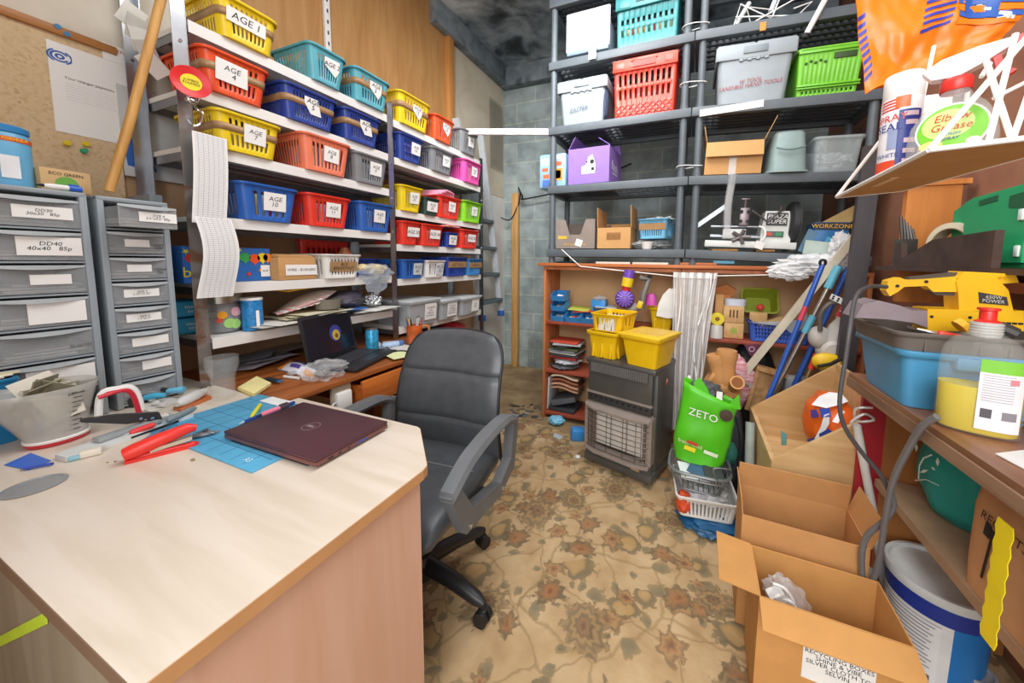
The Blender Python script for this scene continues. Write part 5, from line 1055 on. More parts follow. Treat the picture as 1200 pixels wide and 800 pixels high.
# level 1
def carton(name, label, cat, loc, w, d, h, flaps, m=CARD, rz=0, rot=None, prints=None, group=None, t_=.004, cut=None, inner=CARDIN):
    t = thing(name, label, cat, loc, rz, group, rot)
    mb = MB(m); mb.box((0, 0, t_/2), (w, d, t_)); mb.box((0, -d/2+t_/2, h/2), (w, t_, h)) if not cut else mb.slab(cut, (0, 1, 0), t_)
    mb.box((0, d/2-t_/2, h/2), (w, t_, h)); mb.box((-w/2+t_/2, 0, h/2), (t_, d-2*t_, h)); mb.box((w/2-t_/2, 0, h/2), (t_, d-2*t_, h)); build('box_body', mb, t)
    for side, L_, ang in flaps:
        mb = MB(m); a = rad(ang)
        if side in 'FB': s_ = -1 if side == 'F' else 1; o = V(-w/2, s_*d/2, h); u = V(w, 0, 0); v = V(0, s_*math.sin(a), math.cos(a))*L_
        else: s_ = -1 if side == 'L' else 1; o = V(s_*w/2, -d/2, h); u = V(0, d, 0); v = V(s_*math.sin(a), 0, math.cos(a))*L_
        n = u.cross(v).normalized()*.0035; mb.para(o+v*.01, u, v, n); build('flap', mb, t)
    if prints: prints(t, w, d, h)
    return t
def prn(fn, name='print'):
    def f(t, w, d, h): mb = MB(); fn(mb, w, d, h); build(name, mb, t)
    return f
c, w = onrack(667, 716, 1, Yf=YF+.015, ypx=190)
def pur(mb, w, d, h):
    y = -d/2-.0006; mb.slab([(-.05, y, h*.28), (.05, y, h*.28), (.055, y, h*.5), (.03, y, h*.8), (.0, y, h*.74), (-.02, y, h*.52), (-.05, y, h*.48)], (0, -1, 0), .0006, WHITE)
    mb.lathe([(0, 0), (.016, 0), (.016, .0005), (0, .0005)], (.028, y-.0008, h*.6), 12, INK, (PI/2, 0, 0)); mb.lathe([(0, 0), (.012, 0), (.012, .0005), (0, .0005)], (.034, y-.0008, h*.4), 12, INK, (PI/2, 0, 0)); mb.lathe([(0, 0), (.006, 0), (.006, .0005), (0, .0005)], (-.01, y-.0008, h*.6), 12, INK, (PI/2, 0, 0))
    mb.text('flash', .09, (w/2+.001, -.02, h*.5), (0, 1, -.1), (0, 0, 1), WHITE); mb.box((w/2+.001, -.01, h*.32), (.001, .12, .008), m=WHITE)
carton('cardboard_box', 'purple cardboard box with white animal print on the left rack', 'box', (c.x, c.y+.16, c.z), w, .32, .25, [('L', .1, -30), ('R', .1, -55), ('B', .09, -40)], M('9070c2', .6, var=.05), rz=-.06, prints=prn(pur), inner=CARDIN)
c, w = onrack(634, 666, 1, Yf=YF+.08, ypx=200); t = thing('nappy_pack', 'white blue and orange printed pack left of the purple box', 'packet', (c.x-.02, c.y+.07, c.z))
mb = MB(M('8fb8dc', .4)); mb.box((0, 0, .13), (w, .13, .26), b=.02); build('packet_body', mb, t)
mb = MB(); y = -.0655
for x, z, a, b, h_ in ((-.06, .2, .06, .05, 'e8e6e8'), (-.05, .09, .05, .03, 'e2683a'), (.05, .18, .05, .03, 'e2683a'), (.03, .23, .08, .025, 'f2f2ee'), (-.05, .04, .06, .05, '4a70b8'), (.055, .1, .06, .09, 'e89a2b'), (.05, .1, .04, .06, 'f2d23a'), (-.06, .14, .05, .025, 'e2683a'), (.0, .05, .04, .04, 'eef0f2')): mb.box((x, y-.0006, z), (a, .0012, b), m=M(h_, .5))
build('print', mb, t)
c, w = onrack(826, 893, 1, ypx=180)
carton('cardboard_box', 'open brown cardboard box with folded flaps on the right rack', 'box', (c.x, c.y+.15, c.z), w, .30, .2, [('F', .1, 160), ('L', .1, 12), ('R', .14, 22), ('B', .1, 20)], CARD, rot=(0, TL, 0), prints=prn(lambda mb, w, d, h: mb.box((0, -d/2-.001, h*.35), (.04, .0015, h*.7), m=FILM), 'tape'))
c, w = onrack(897, 950, 1, ypx=190); t = rthing('storage_tub', 'upturned grey green plastic tub right of the brown rack box', 'tub', c)
mb = MB(M('8fa5a3', .35)); n_ = []
mb.loft([(0, .0, .17, w*.52, .2), (.012, .0, .17, w*.52, .2), (.013, 0, .17, w*.47, .185), (.12, 0, .17, w*.43, .17), (.235, .0, .17, w*.38, .15), (.25, 0, .17, w*.34, .13)], 32, 5, captop=True); build('tub_body', mb, t)
mb = MB(M('7b9290', .35)); mb.tube(smooth_path([(-.07, -.022, .14), (0, -.03, .125), (.07, -.022, .14)]), .006, 8); build('handle', mb, t)
c, w = onrack(953, 1010, 1, ypx=180); t = rthing('storage_box', 'clear plastic box holding bags on the right rack', 'box', c)
mb = MB(M('c9d6d8', .1, alpha=.3)); shell(mb, w, .34, .19, .012, .02, lip=.008); build('box_body', mb, t, solid=.003)
mb = MB(M('d5dcdf', .25, alpha=.6)); mb.blob((.02, .15, .07), (w*.4, .12, .06), 5, .35, 3, sub=4, flat=.006); o = build('contents', mb, t)
# level 0
c, w = onrack(652, 697, 0, ypx=270); hh = zat(672, 254)-c.z
carton('cardboard_box', 'grey brown shelf tray with cut out front and yellow lettering', 'box', (c.x, c.y+.14, c.z), w, .28, .21, [], M('8d8078', .8), rz=0, cut=[(-w/2, -.14, 0), (w/2, -.14, 0), (w/2, -.14, .215), (w*.27, -.14, .215), (w*.2, -.14, .16), (w*.14, -.14, .105), (-w*.14, -.14, .105), (-w*.2, -.14, .16), (-w*.27, -.14, .215), (-w/2, -.14, .215)],
   prints=prn(lambda mb, w, d, h: (mb.text('Serrano in Base', .027, (0, -d/2-.001, .035), (1, 0, 0), (0, 0, 1), M('e0b23a', .6)), mb.box((-w*.33, -d/2-.001, .085), (.07, .0015, .022), m=M('e0b23a', .6)), mb.box((.03, -d/2-.002, .045), (.05, .003, .05), (0, .3, 0), m=M('e9e9e9', .4)))))
c, w = onrack(700, 739, 0, ypx=270)
carton('cardboard_box', 'narrow brown cardboard tray with tall sides beside the grey one', 'box', (c.x, c.y+.14, c.z), w, .28, .15, [('L', .14, 2), ('R', .15, -2), ('B', .05, 3)], CARD, prints=prn(lambda mb, w, d, h: (mb.box((0, -d/2-.001, h*.6), (.1, .0015, .05), m=M('9a6b3a', .8)), mb.text('||| ||||| ||', .03, (0, -d/2-.0022, h*.6), (1, 0, 0), (0, 0, 1), M('6b4a2a', .8)))))
mb = MB(M('3b2f28', .7)); mb.box((c.x-.03, c.y+.08, c.z+.09), (.03, .02, .17), (0, -.3, 0)); solo('black_bracket', 'dark metal bracket standing in the narrow cardboard tray', 'bracket', mb)
c, w = onrack(745, 783, 0, ypx=270); t = thing('plastic_bag', 'clear bags and white cup heaped beneath the pale blue basket', 'bag', c); mb = MB(M('d5d9da', .2, alpha=.5)); mb.blob(c+V(-.02, .15, .035), (.14, .14, .032), 3, .3, 4, sub=4, flat=c.z); build('film', mb, t, world=True)
mb = MB(WHITE); mb.lathe([(.03, 0), (.042, .045), (.044, .05), (.03, .05), (0, .04)], c+V(-.03, .02, .0), 20); build('cup', mb, t, world=True)
t = small_basket('plastic_basket', 'pale blue basket with brown tape tilted on the left rack', 'basket', (c.x-.0, c.y+.0, c.z+.07), -.2, w*.95, .22, .13, M('6fb2d6', .35), None, None, None, ns=9, tape=True)
mb = MB(M('d8dcd8', .2, alpha=.6)); mb.blob((c.x+.04, c.y+.14, c.z+.2), (.1, .07, .03), 13, .4, 4, sub=4); solo('plastic_bag', 'crumpled clear bag on top of the pale blue basket', 'bag', mb)
# key cutting machine
c, w = onrack(826, 934, 0, Yf=YF+.02, ypx=280); t = rthing('key_cutting_machine', 'white key cutting machine with black wheel on the lowest right rack shelf', 'machine', c+V(0, 0, .018))
MW_ = M('d9ddd8', .4, var=.04)
mb = MB(MW_); mb.box((0, .13, .035), (w, .24, .018), b=.004); mb.box((0, .012, .025), (w, .012, .04), b=.003)
for sx in (-1, 1): mb.box((sx*w*.47, .13, .02), (.03, .22, .04), b=.004)
build('bed', mb, t)
mb = MB(MW_); mb.slab([(w*.13, .05, .044), (w*.45, .05, .044), (w*.45, .05, .11), (w*.41, .05, .235), (w*.16, .05, .235), (w*.13, .05, .12)], (0, 1, 0), .16); mo = build('motor_housing', mb, t)
mb = MB(M('33383c', .5)); mb.box((w*.285, .047, .185), (w*.22, .006, .075)); mb.text('PLAZA\n SUPER', .036, (w*.285, .0435, .185), (1, 0, 0), (0, 0, 1), WHITE, shear=.2); build('nameplate', mb, mo)
mb = MB(M('5a5f60', .5)); mb.box((w*.27, .046, .095), (w*.2, .008, .035), b=.002); mb.box((w*.21, .042, .095), (.035, .006, .02), m=M('d2472e', .4)); mb.box((w*.32, .042, .095), (.035, .006, .02), m=M('2f8f5c', .4)); build('switch', mb, mo)
mb = MB(M('2b2d2f', .45)); mb.lathe([(0, -.025), (.11, -.025), (.13, -.01), (.13, .02), (.1, .028), (.04, .032), (.04, .05), (0, .05)], (w*.47, .13, .17), 36, rot=(0, PI/2, 0)); mb.lathe([(.06, .028), (.1, .03), (.1, .034), (.06, .034)], (w*.47, .13, .17), 36, rot=(0, PI/2, 0), closed=True, m=DGREY); build('wheel', mb, t)
mb = MB(STEEL)
for y, z in ((.06, .075), (.12, .085), (.08, .14)): mb.cyl((-w*.44, y, z), (w*.14, y, z), .008, n=10)
build('slide_rod', mb, t)
mb = MB(M('d6d8d6', .4)); mb.box((-w*.17, .06, .09), (w*.26, .09, .06), b=.006); ca = build('carriage', mb, t)
mb = MB(M('77706f', .4, .5))
for k in range(5): a = 2*PI*k/5; mb.tube([(-w*.1, .008, .07), (-w*.1+.055*math.cos(a), -.004, .07+.045*math.sin(a))], [.014, .011], 8)
build('star_knob', mb, ca)
mb = MB(M('8b8084', .35, .5)); mb.box((-w*.07, .07, .2), (.055, .05, .11), b=.006); mb.cyl((-w*.07, .07, .25), (-w*.07, .07, .31), .006, n=8); mb.box((-w*.07, .07, .312), (.05, .012, .01), b=.003)
for k in range(4): mb.cyl((-w*.07-.02+.04*(k % 2), .04, .17+.06*(k//2)), (-w*.07-.02+.04*(k % 2), .03, .17+.06*(k//2)), .01, n=8, m=INK)
build('clamp_head', mb, t)
mb = MB(M('55504f', .4, .4)); mb.tube([(-.0, .03, .235), (w*.12, .02, .19), (w*.18, .02, .165), (w*.27, .02, .215), (w*.31, .03, .235)], .007, 8); mb.cyl((w*.31, .03, .235), (w*.31, .03, .26), .012, n=10); build('lever', mb, t)
mb = MB(WHITE); mb.tube(smooth_path([(w*.1, .03, .14), (w*.15, .0, .12), (w*.16, -.01, .08), (w*.13, -.01, .05)]), .006, 8); mb.box((w*.11, -.016, .022), (.05, .004, .045), (0, .3, .2)); build('cord', mb, t)
mb = MB(CARDD); mb.box(c+V(-w*.26, .07, .01), (.15, .1, .012)); solo('card_packer', 'piece of brown card under the left end of the key machine', 'card', mb)
mb = MB(CARDD); mb.box(c+V(w*.19, .07, .006), (.1, .1, .012)); solo('card_packer', 'piece of brown card under the right end of the key machine', 'card', mb)
mb = MB(M('9aa3a8', .3, .6)); a, b = pY(816, 268, YF+.10), pY(851, 244, YF+.10); d = b-a; mb.para(a, d, V(.0, .12, .02), V(-.012, 0, .025)); solo('metal_plate', 'tilted grey metal plate left of the key cutting machine', 'plate', mb)
mb = MB(FILM); a, b = pY(859, 208, YF-.012), pY(852, 268, YF-.012); mb.tube(smooth_path([a+V(0, 0, .02), (a+b)/2+V(-.01, -.005, 0), b]), [.022]*12+[.02], 8); solo('plastic_strip', 'clear film strip dangling from the brown rack box', 'plastic', mb)
c, w = onrack(957, 998, 0, Yf=YF+.02, ypx=280); t = rthing('tool_box_carton', 'blue power tool carton with yellow lettering on the lowest right rack shelf', 'box', c+V(0, .06, -.012), -.05)
mb = MB(M('2b73ad', .4, var=.12)); mb.box((0, .13, .11), (w, .24, .19), b=.003); build('box_body', mb, t)
mb = MB(); y = .009; mb.box((0, y, .18), (w*.98, .001, .045), m=M('25354a', .5)); mb.text('WORKZONE', .034, (.0, y-.0012, .18), (1, 0, 0), (0, 0, 1), M('f2b41f', .5)); 
for x, z, a, b, h_ in ((.02, .09, .09, .035, '54b7dd'), (.05, .12, .05, .03, '7fcbe8'), (-.01, .06, .03, .05, 'd8e4ea'), (.04, .085, .03, .02, 'e9a23a'), (-.11, .09, .05, .14, '5a7f9c')): mb.box((x, y-.0008, z), (a, .001, b), (0, .3, 0), m=M(h_, .4))
build('print', mb, t)
t = thing('plastic_tray', 'grey green plastic tray corner in front of the blue power tool carton', 'tray', pY(958, 296, YF-.03)); mb = MB(M('b9c8bf', .4)); a, b, c2, d2 = pY(940, 298, YF+.06), pY(976, 297, YF-.02), pY(980, 285, YF-.02), pY(944, 281, YF+.07); mb.slab([a, b, c2, d2], (.2, 1, .1), .05); build('tray_body', mb, t, world=True)
mb = MB(M('e2e4e6', .25, alpha=.9)); mb.blob(pY(955, 310, YF-.055), (.16, .05, .055), 8, .45, 4, sub=4); mb.blob(pY(925, 318, YF-.07), (.1, .03, .045), 18, .45, 4, sub=4); mb.blob(pY(985, 292, YF-.05), (.05, .04, .09), 28, .4, 4, sub=4); solo('plastic_sheet', 'crumpled white plastic sheeting draped below the right rack', 'plastic', mb)
mb = MB(M('d3b172', .7)); mb.slab([pY(960, 262, 2.6), pY(1010, 236, 2.6), pY(1020, 245, 2.6), pY(975, 275, 2.6)], (0, 1, 0), .01); solo('board_offcut', 'buff board offcut leaning behind the blue power tool carton', 'board', mb)
# things lying on the plank under the racks
mb = MB(M('2f8fc4', .4)); mb.lathe([(0, 0), (.07, 0), (.095, .012), (.09, .012), (.068, .004), (0, .004)], (-.92, YF+.13, 1.2325), 32); solo('blue_plate', 'blue plastic plate on the plank under the left rack', 'plate', mb)
for i, (x1, x2) in enumerate(((698, 738), (741, 783))): a, b = pY(x1, 307, YF+.0), pY(x2, 308, YF+.0); mb = MB(M('dcd2c4', .6)); mb.box(((a.x+b.x)/2, YF+.02, 1.2325+.0065), (b.x-a.x, .03, .013)); solo('wood_strip', ('left' if i == 0 else 'right')+' pale slat lying on the plank edge under the left rack', 'slat', mb)
mb = MB(M('5fb4d8', .4)); mb.box((.18, YF+.06, 1.254), (.12, .06, .018)); solo('blue_cloth', 'light blue folded cloth on boards under the key machine', 'cloth', mb)
# ------------------------------------------------------------------ orange brown bookcase below the racks
OB = wood('c77e4e', 'b0653a', (9, 9, 1), .55, 2); OBT = wood('c4743f', 'a95b2d', (1, 9, 9), .5, 2)
BKP = M('dcb384', .7, var=.06, scale=4)
def bookcase(label, x0, x1, shelves, top):
    t = thing('bookcase', label, 'bookcase', ((x0+x1)/2, 2.6, 0))
    for x in (x0+.01, x1-.01): mb = MB(OB); mb.box((x, 2.606, .6), (.02, .31, 1.19), b=.002); build('side_panel', mb, t, world=True)
    mb = MB(BKP); mb.box(((x0+x1)/2, 2.768, .6), (x1-x0, .012, 1.19)); build('back_panel', mb, t, world=True)
    for z in shelves: mb = MB(M('9c4a35', .5, var=.1)); mb.box(((x0+x1)/2, 2.606, z-.011), (x1-x0-.042, .305, .022), b=.002); build('shelf', mb, t, world=True)
    mb = MB(OB); mb.box(((x0+x1)/2, 2.606, top-.012), (x1-x0, .315, .022)); build('top_board', mb, t, world=True)
    return t
bookcase('orange brown bookcase at the left behind the gas heater', -1.06, -.07, (.785, .40, .06), 1.205)
bookcase('orange brown bookcase at the right behind the mops', -.065, .93, (.76, .06), 1.205)
mb = MB(OBT); mb.box((-.27, 2.59, 1.2195), (1.66, .33, .024), b=.004); solo('plank', 'long orange brown plank across the tops of both bookcases', 'plank', mb)
mb = MB(OBT); a = pY(800, 316, YF-.0); 
for i in range(2): mb.box((.02-.03*i, YF+.08, 1.2325+.008+.0155*i*0), (.24, .12, .014)) if i == 0 else None
solo('wood_strips', 'short orange wood strips lying on the plank under the key machine', 'wood', mb)
# left bookcase contents
PB = M('3b8fd0', .35, var=.05)
def bin_(label, x, z, w=.105, d=.13, h=.072, y=2.47, rz=0):
    t = thing('parts_bin', label, 'bin', (x, y, z), rz, 'blue parts bins')
    mb = MB(PB); mb.slab([(-w/2, 0, 0), (w/2, 0, 0), (w/2, d, 0), (-w/2, d, 0)], (0, 0, 1), .003)
    for sx in (-1, 1): mb.slab([(sx*w/2-.0015, 0, 0), (sx*w/2-.0015, d, 0), (sx*w/2-.0015, d, h), (sx*w/2-.0015, d*.35, h), (sx*w/2-.0015, -.015, h*.55)], (1, 0, 0), .003)
    mb.slab([(-w/2, 0, 0), (w/2, 0, 0), (w/2, -.015, h*.55), (-w/2, -.015, h*.55)], (0, -1, -.2), .003); mb.box((0, d-.002, h/2), (w, .004, h)); build('bin_body', mb, t)
    mb = MB(M('a9b9c6', .4, var=.3, scale=60)); random.seed(int(x*1000+z*777))
    for k in range(6): mb.blob((random.uniform(-.03, .03), random.uniform(.02, .08), .018+random.uniform(0, .018)), (.016, .016, .012), k, .3, sub=2, m=M(random.choice(('d8dde0', '7f8a92', 'c9a25a', 'b4452f', 'e6e8ea')), .4))
    build('contents', mb, t)
x0 = pY(653, 360, 2.46).x
for i in range(3): bin_('blue parts bin at the left bookcase side, %s of the stack of three' % ('lowest', 'middle', 'topmost')[i], x0, .787+.078*i)
bin_('blue parts bin right of the stack of three on the bookcase shelf', pY(671, 372, 2.46).x, .787, .12)
bin_('blue parts bin nearest the yellow basket on the bookcase shelf', pY(688, 374, 2.46).x, .787, .12)
t = thing('parts_bin', 'small blue bin full of clear packets behind the grey folder', 'bin', (pY(701, 350, 2.55).x, 2.60, .80)); mb = MB(PB); mb.box((0, 0, .08), (.11, .09, .15), b=.004); build('bin_body', mb, t); mb = MB(FILM); mb.blob((0, 0, .165), (.05, .04, .025), 3, .4, 4, sub=3); build('contents', mb, t)
for i, (h_, z, lab) in enumerate((('c64a3a', .868, 'red folder lying over the blue parts bins'), ('cdd85a', .876, 'yellow green folder lying over the red folder'), ('56585a', .885, 'dark grey wallet folder propped behind the yellow basket'), ('cfd8e0', .905, 'pale blue sheet on the grey wallet folder'))):
    mb = MB(M(h_, .6)); x = pY((683, 676, 707, 705)[i], 360, 2.52).x; mb.box((x, 2.60+.012*i, z), (.16 if i != 2 else .2, .2, .005), (.03, (-.08, .05, .22, .06)[i], .1*i)); solo('folder', lab, 'folder', mb)
# lower left: piles of cloth, leather and boards
random.seed(21)
pile = [('d4533c', .345+.34, 'orange red board on top of the left bookcase pile'), ]
z = .402
lay = [('6b6f73', .035, 'crumpled grey silver plastic bundle', 'plastic', 1), ('c9cdd0', .05, 'shiny white grey plastic sheet bundle', 'plastic', 1), ('a8332f', .018, 'dark red folder', 'folder', 0), ('3a3a3d', .016, 'black folder', 'folder', 0), ('e0ddd6', .012, 'white paper pad', 'paper', 0), ('7d8286', .016, 'grey board', 'board', 0), ('55603f', .014, 'dark green folder', 'folder', 0), ('4a4c50', .02, 'charcoal fabric fold', 'cloth', 1), ('b5b9ba', .012, 'grey cardboard sheet', 'card', 0), ('d4533c', .014, 'orange red folder', 'folder', 0)]
for i, (h_, th, lab, cat, soft) in enumerate(lay):
    mb = MB(M(h_, .45 if soft else .6)); xc = -.90+random.uniform(-.02, .02)
    if soft: mb.blob((xc, 2.56, z+th/2), (.105, .1, th*.5), i+3, .22, 3, sub=4, flat=z+.0008)
    else: mb.box((xc, 2.57, z+th/2), (.22, .2+random.uniform(-.02, .02), th*.85), (0, 0, random.uniform(-.12, .12)))
    z += th+.002
    solo(('plastic_bundle' if cat == 'plastic' else cat+'_sheet'), lab+' in the pile behind the heater', cat, mb)
LE = [('d9c2a6', 'cream suede roll on the lowest level of the left bookcase', .345), ('9a5f45', 'brown leather fold under the cream suede', .312), ('cf9a7d', 'pink tan leather fold in the left bookcase', .279), ('b88d6f', 'tan leather sheet curling in the left bookcase', .25)]
for i, (h_, lab, zc) in enumerate(LE):
    mb = MB(M(h_, .6))
    f = lambda u, v, o: V(-.99+.22*u, 2.46+.2*v, zc+.012*math.sin(5*u)+.014*math.cos(3*v)+o)
    mb.grid(lambda u, v: f(u, v, 0), 14, 8); mb.grid(lambda u, v: f(1-u, v, -.012), 14, 8); mb.grid(lambda u, v: f(u, 0, -.012*v), 14, 3); mb.grid(lambda u, v: f(1-u, 1, -.012*v), 14, 3); solo('leather_sheet', lab, 'leather', mb)
for i, (h_, lab, c_, s_, r_) in enumerate((('5a5d61', 'grey binder leaning at the bottom of the left bookcase', (-.90, 2.58, .15), (.2, .2, .04), (0, -.3, .05)), ('3a3c40', 'black binder lying under the leaning grey binder', (-.91, 2.58, .078), (.22, .2, .03), (0, .0, -.03)), ('c9cacb', 'white board standing against the left bookcase side', (-1.022, 2.58, .2), (.012, .2, .26), (0, .04, 0)))):
    mb = MB(M(h_, .5)); mb.box(c_, s_, r_, b=.002); solo(('binder', 'binder', 'white_board')[i], lab, ('binder', 'binder', 'board')[i], mb)
mb = MB(M('7fc4e4', .4, var=.15)); mb.blob(pZ(652, 492, .035), (.06, .05, .032), 5, .3, 3, flat=.002); solo('blue_packet', 'light blue crumpled packet on the floor under the bookcase', 'packet', mb)
t = thing('blue_packet', 'bright blue carrier bundle on the floor beside the heater', 'packet', pZ(678, 513, .002)); mb = MB(M('3f94dc', .4, var=.1)); mb.box(pZ(677, 508, .055), (.1, .07, .09), (.2, .1, .5), b=.02); build('packet_body', mb, t, world=True)
mb = MB(M('e9e9e4', .6)); mb.blob(pZ(677, 535, .022), (.018, .014, .011), 3, .2); solo('white_scrap', 'small white scrap on the carpet left of the heater', 'debris', mb)
mb = MB(M('bcc6cc', .6)); mb.slab([pZ(650, 507, .0108), pZ(660, 511, .0108), pZ(656, 515, .0108), pZ(648, 511, .0108)], (0, 0, 1), .001); solo('paper_scrap', 'pale paper scrap on the carpet in front of the bookcase', 'debris', mb)
random.seed(31); mb = MB(M('4b3f33', .9))
for i in range(40): p = pZ(random.uniform(598, 642), random.uniform(472, 492), 0); mb.blob((p.x, p.y, .004), (random.uniform(.01, .035), random.uniform(.01, .03), .006), i, .4, sub=1, m=M(random.choice(('3f3a34', '6b5a47', '57606a', '8b775c')), .9))
o = solo('rubble', 'dark rubble and dust on the concrete floor by the bookcase', 'debris', mb); o['kind'] = 'stuff'
# clothes line across the bookcase
mb = MB(WHITE); mb.tube([pY(658, 292, YF-.03), pY(680, 312, YF-.03), pY(795, 324, YF-.05), pY(905, 322, YF-.05)], .0035, 6); solo('white_line', 'white string line stretched across the front of the bookcases', 'string', mb)
# ------------------------------------------------------------------ gas heater with yellow tubs
A, B, Cc = pZ(685, 541, 0), pZ(763, 573, 0), pZ(792, 550, 0)
A = V(-.573, 1.985, 0); B = V(-.159, 1.868, 0)
hz = math.atan2(B.y-A.y, B.x-A.x); HW = (B-A).length; HD = .33; HH = .665
mid = (A+B)/2; t = thing('gas_heater', 'dark grey portable gas cabinet heater with white ceramic plates', 'heater', (mid.x, mid.y, .0105), hz)
HM = M('5b5a57', .35, .3, .12, 12); HT = M('9d9188', .4, .2, .1); HB = M('3a3938', .4)
mb = MB(HM); mb.box((0, HD/2+.03, HH/2+.03), (HW, HD-.05, HH-.07), b=.02); mb.box((0, HD/2, HH-.018), (HW+.006, HD, .036), b=.012); mb.box((0, HD/2, .045), (HW+.004, HD, .05), b=.01); build('cabinet', mb, t)
mb = MB(HM); mb.box((0, .02, .555), (HW-.03, .03, .2), b=.008); mb.box((0, .006, .4605), (HW-.02, .014, .012), m=HT); fp = build('upper_panel', mb, t)
mb = MB(HB); mb.box((0, .006, .615), (HW*.82, .012, .06))
mb2 = MB(HM)
for k in range(38): mb2.box((-HW*.4+HW*.8*k/37, -.0, .615), (.0045, .012, .055), m=M('8b8884', .4, .3))
build('grille_recess', mb, fp); build('grille_bars', mb2, fp)
mb = MB(HB); mb.box((0, .012, .43), (HW-.03, .02, .05), b=.005)
for k in range(11): mb.box((-HW*.41+HW*.82*k/10, .0015, .437), (.018, .004, .012), m=INK)
build('vent_strip', mb, t)
mb = MB(HT); mb.slab([(-HW*.47, .03, .405), (HW*.47, .03, .405), (HW*.47, -.02, .385), (HW*.3, -.04, .38), (-HW*.3, -.04, .38), (-HW*.47, -.02, .385)][::-1], (0, 0, -1), .012); mb.slab([(-HW*.47, .03, .13), (HW*.47, .03, .13), (HW*.47, -.02, .125), (HW*.3, -.04, .12), (-HW*.3, -.04, .12), (-HW*.47, -.02, .125)][::-1], (0, 0, -1), .014)
for sx in (-1, 1): mb.box((sx*HW*.455, .02, .26), (.03, .05, .26))
mb.box((0, .05, .26), (HW*.92, .01, .26), m=M('a89a90', .4, .4)); fr = build('burner_surround', mb, t)
for k in range(3):
    mb = MB(M('e2dcd4', .7, var=.05)); mb.box((-HW*.235+HW*.235*k, .035, .245), (HW*.215, .02, .2), b=.003)
    build('ceramic_plate', mb, t)
mb = MB(M('6b5f58', .35, .6))
for k in range(9): z = .14+.03*k; mb.tube(smooth_path([(-HW*.46, .0, z), (-HW*.3, -.03, z-.003), (HW*.3, -.03, z-.003), (HW*.46, .0, z)], 3), .0025, 6)
for x in (-.42, -.36, -.3, -.12, .12, .3, .36, .42): mb.tube([(HW*x, -.026 if abs(x) < .31 else -.012, .13), (HW*x, -.026 if abs(x) < .31 else -.012, .385)], .002, 6)
build('wire_guard', mb, t)
mb = MB(HM); mb.slab([(-HW*.48, .02, .118), (HW*.48, .02, .118), (HW*.48, .0, .07), (-HW*.48, .0, .07)][::-1], (0, 1, 0), .02); mb.box((HW*.28, -.001, .085), (.05, .003, .022), m=M('b5976a', .4)); build('lower_panel', mb, t)
mb = MB(M('d86a4a', .5)); mb.lathe([(0, 0), (.022, 0), (0, .0008)], (HW/2+.0012, HD*.55, .56), 6, rot=(0, PI/2, 0)); mb.lathe([(0, 0), (.01, 0), (0, .0008)], (HW/2+.0022, HD*.55, .565), 6, m=WHITE, rot=(0, PI/2, 0)); build('warning_sticker', mb, t)
for sx in (-1, 1):
    for y in (.05, HD-.04): mb = MB(INK); mb.cyl((sx*HW*.4, y, 0), (sx*HW*.4, y, .024), .02, n=12); build('castor', mb, t)
HZT = .0105+HH+.001
H_M = Matrix.Translation((mid.x, mid.y, 0)) @ Matrix.Rotation(hz, 4, 'Z')
def ontop(x, y, z=HZT): p = H_M @ V(x, y, 0); return (p.x, p.y, z)
# yellow tubs
def ytub(label, loc, w, d, h, rz, ribs, lid=False, tp=.02):
    t = thing('plastic_tub', label, 'tub', loc, rz, 'yellow plastic tubs')
    mb = MB(YEL2); shell(mb, w, d, h, tp, .018, lip=.01); 
    for k in ribs: mb.box((w*k, .006+tp*.45, h*.45), (.014, .018, h*.86), (-tp/h, 0, 0), b=.004)
    for k in (ribs and (-.3, .3) or ()): mb.box((w/2-tp*.5-.002, d/2+d*k, h*.45), (.012, .02, h*.86), (0, tp/h*-1, 0), b=.004)
    build('tub_body', mb, t, solid=.003, smooth=50)
    if lid:
        mb = MB(M('eec52e', .4)); mb.box((0, d/2, h+.006), (w+.028, d+.028, .014), b=.005); mb.box((0, d/2, h+.0135), (w*.78, d*.72, .003), m=M('e6bf52', .45)); build('lid', mb, t)
    return t
ytub('yellow ribbed tub at the left on top of the heater', ontop(-.125, .02), .19, .26, .155, hz+.02, (-.3, 0, .3))
t = small_basket('plastic_basket', 'yellow slotted basket of white packs stacked on the left yellow tub', 'basket', ontop(-.105, .03, HZT+.157), hz+.05, .2, .24, .105, YEL2, None, None, None, ns=6, tp=.012, rows=((.1, .8, 'h'),))
mb = MB(M('e9e6da', .6)); random.seed(14)
for i in range(7): p = H_M @ V(-.15+.015*i, .1, 0); mb.box((p.x, p.y, HZT+.157+.05), (.011, .13, .08), (0, .1*(i % 3), hz))
solo('white_packs', 'white packs standing inside the yellow slotted basket', 'packs', mb)
ytub('big yellow lidded tub at the right on top of the heater', ontop(.118, -.005), .225, .25, .165, hz-.1, (), True, .025)
t = thing('plastic_tub', 'yellow tub standing behind the lidded tub below the paper bag', 'tub', (-.185, 2.455, .7865), 0, 'yellow plastic tubs')
mb = MB(YEL2); shell(mb, .16, .18, .15, .02, .018, lip=.01)
for k in (-.25, .1): mb.box((.17*k, .016, .07), (.014, .016, .14), (-.12, 0, 0), b=.004)
build('tub_body', mb, t, solid=.003)
t = thing('paper_bag', 'white paper bag tucked into the yellow tub behind the heater', 'bag', (-.16, 2.44, .83)); mb = MB(M('e9e7e2', .8)); a = lambda x, y: pY(x, y, 2.415); mb.slab([a(769, 370), a(772, 355), a(777, 345), a(784, 338), a(792, 339), a(793, 372), a(782, 373)], (0, 1, 0), .02); build('bag_body', mb, t, world=True)
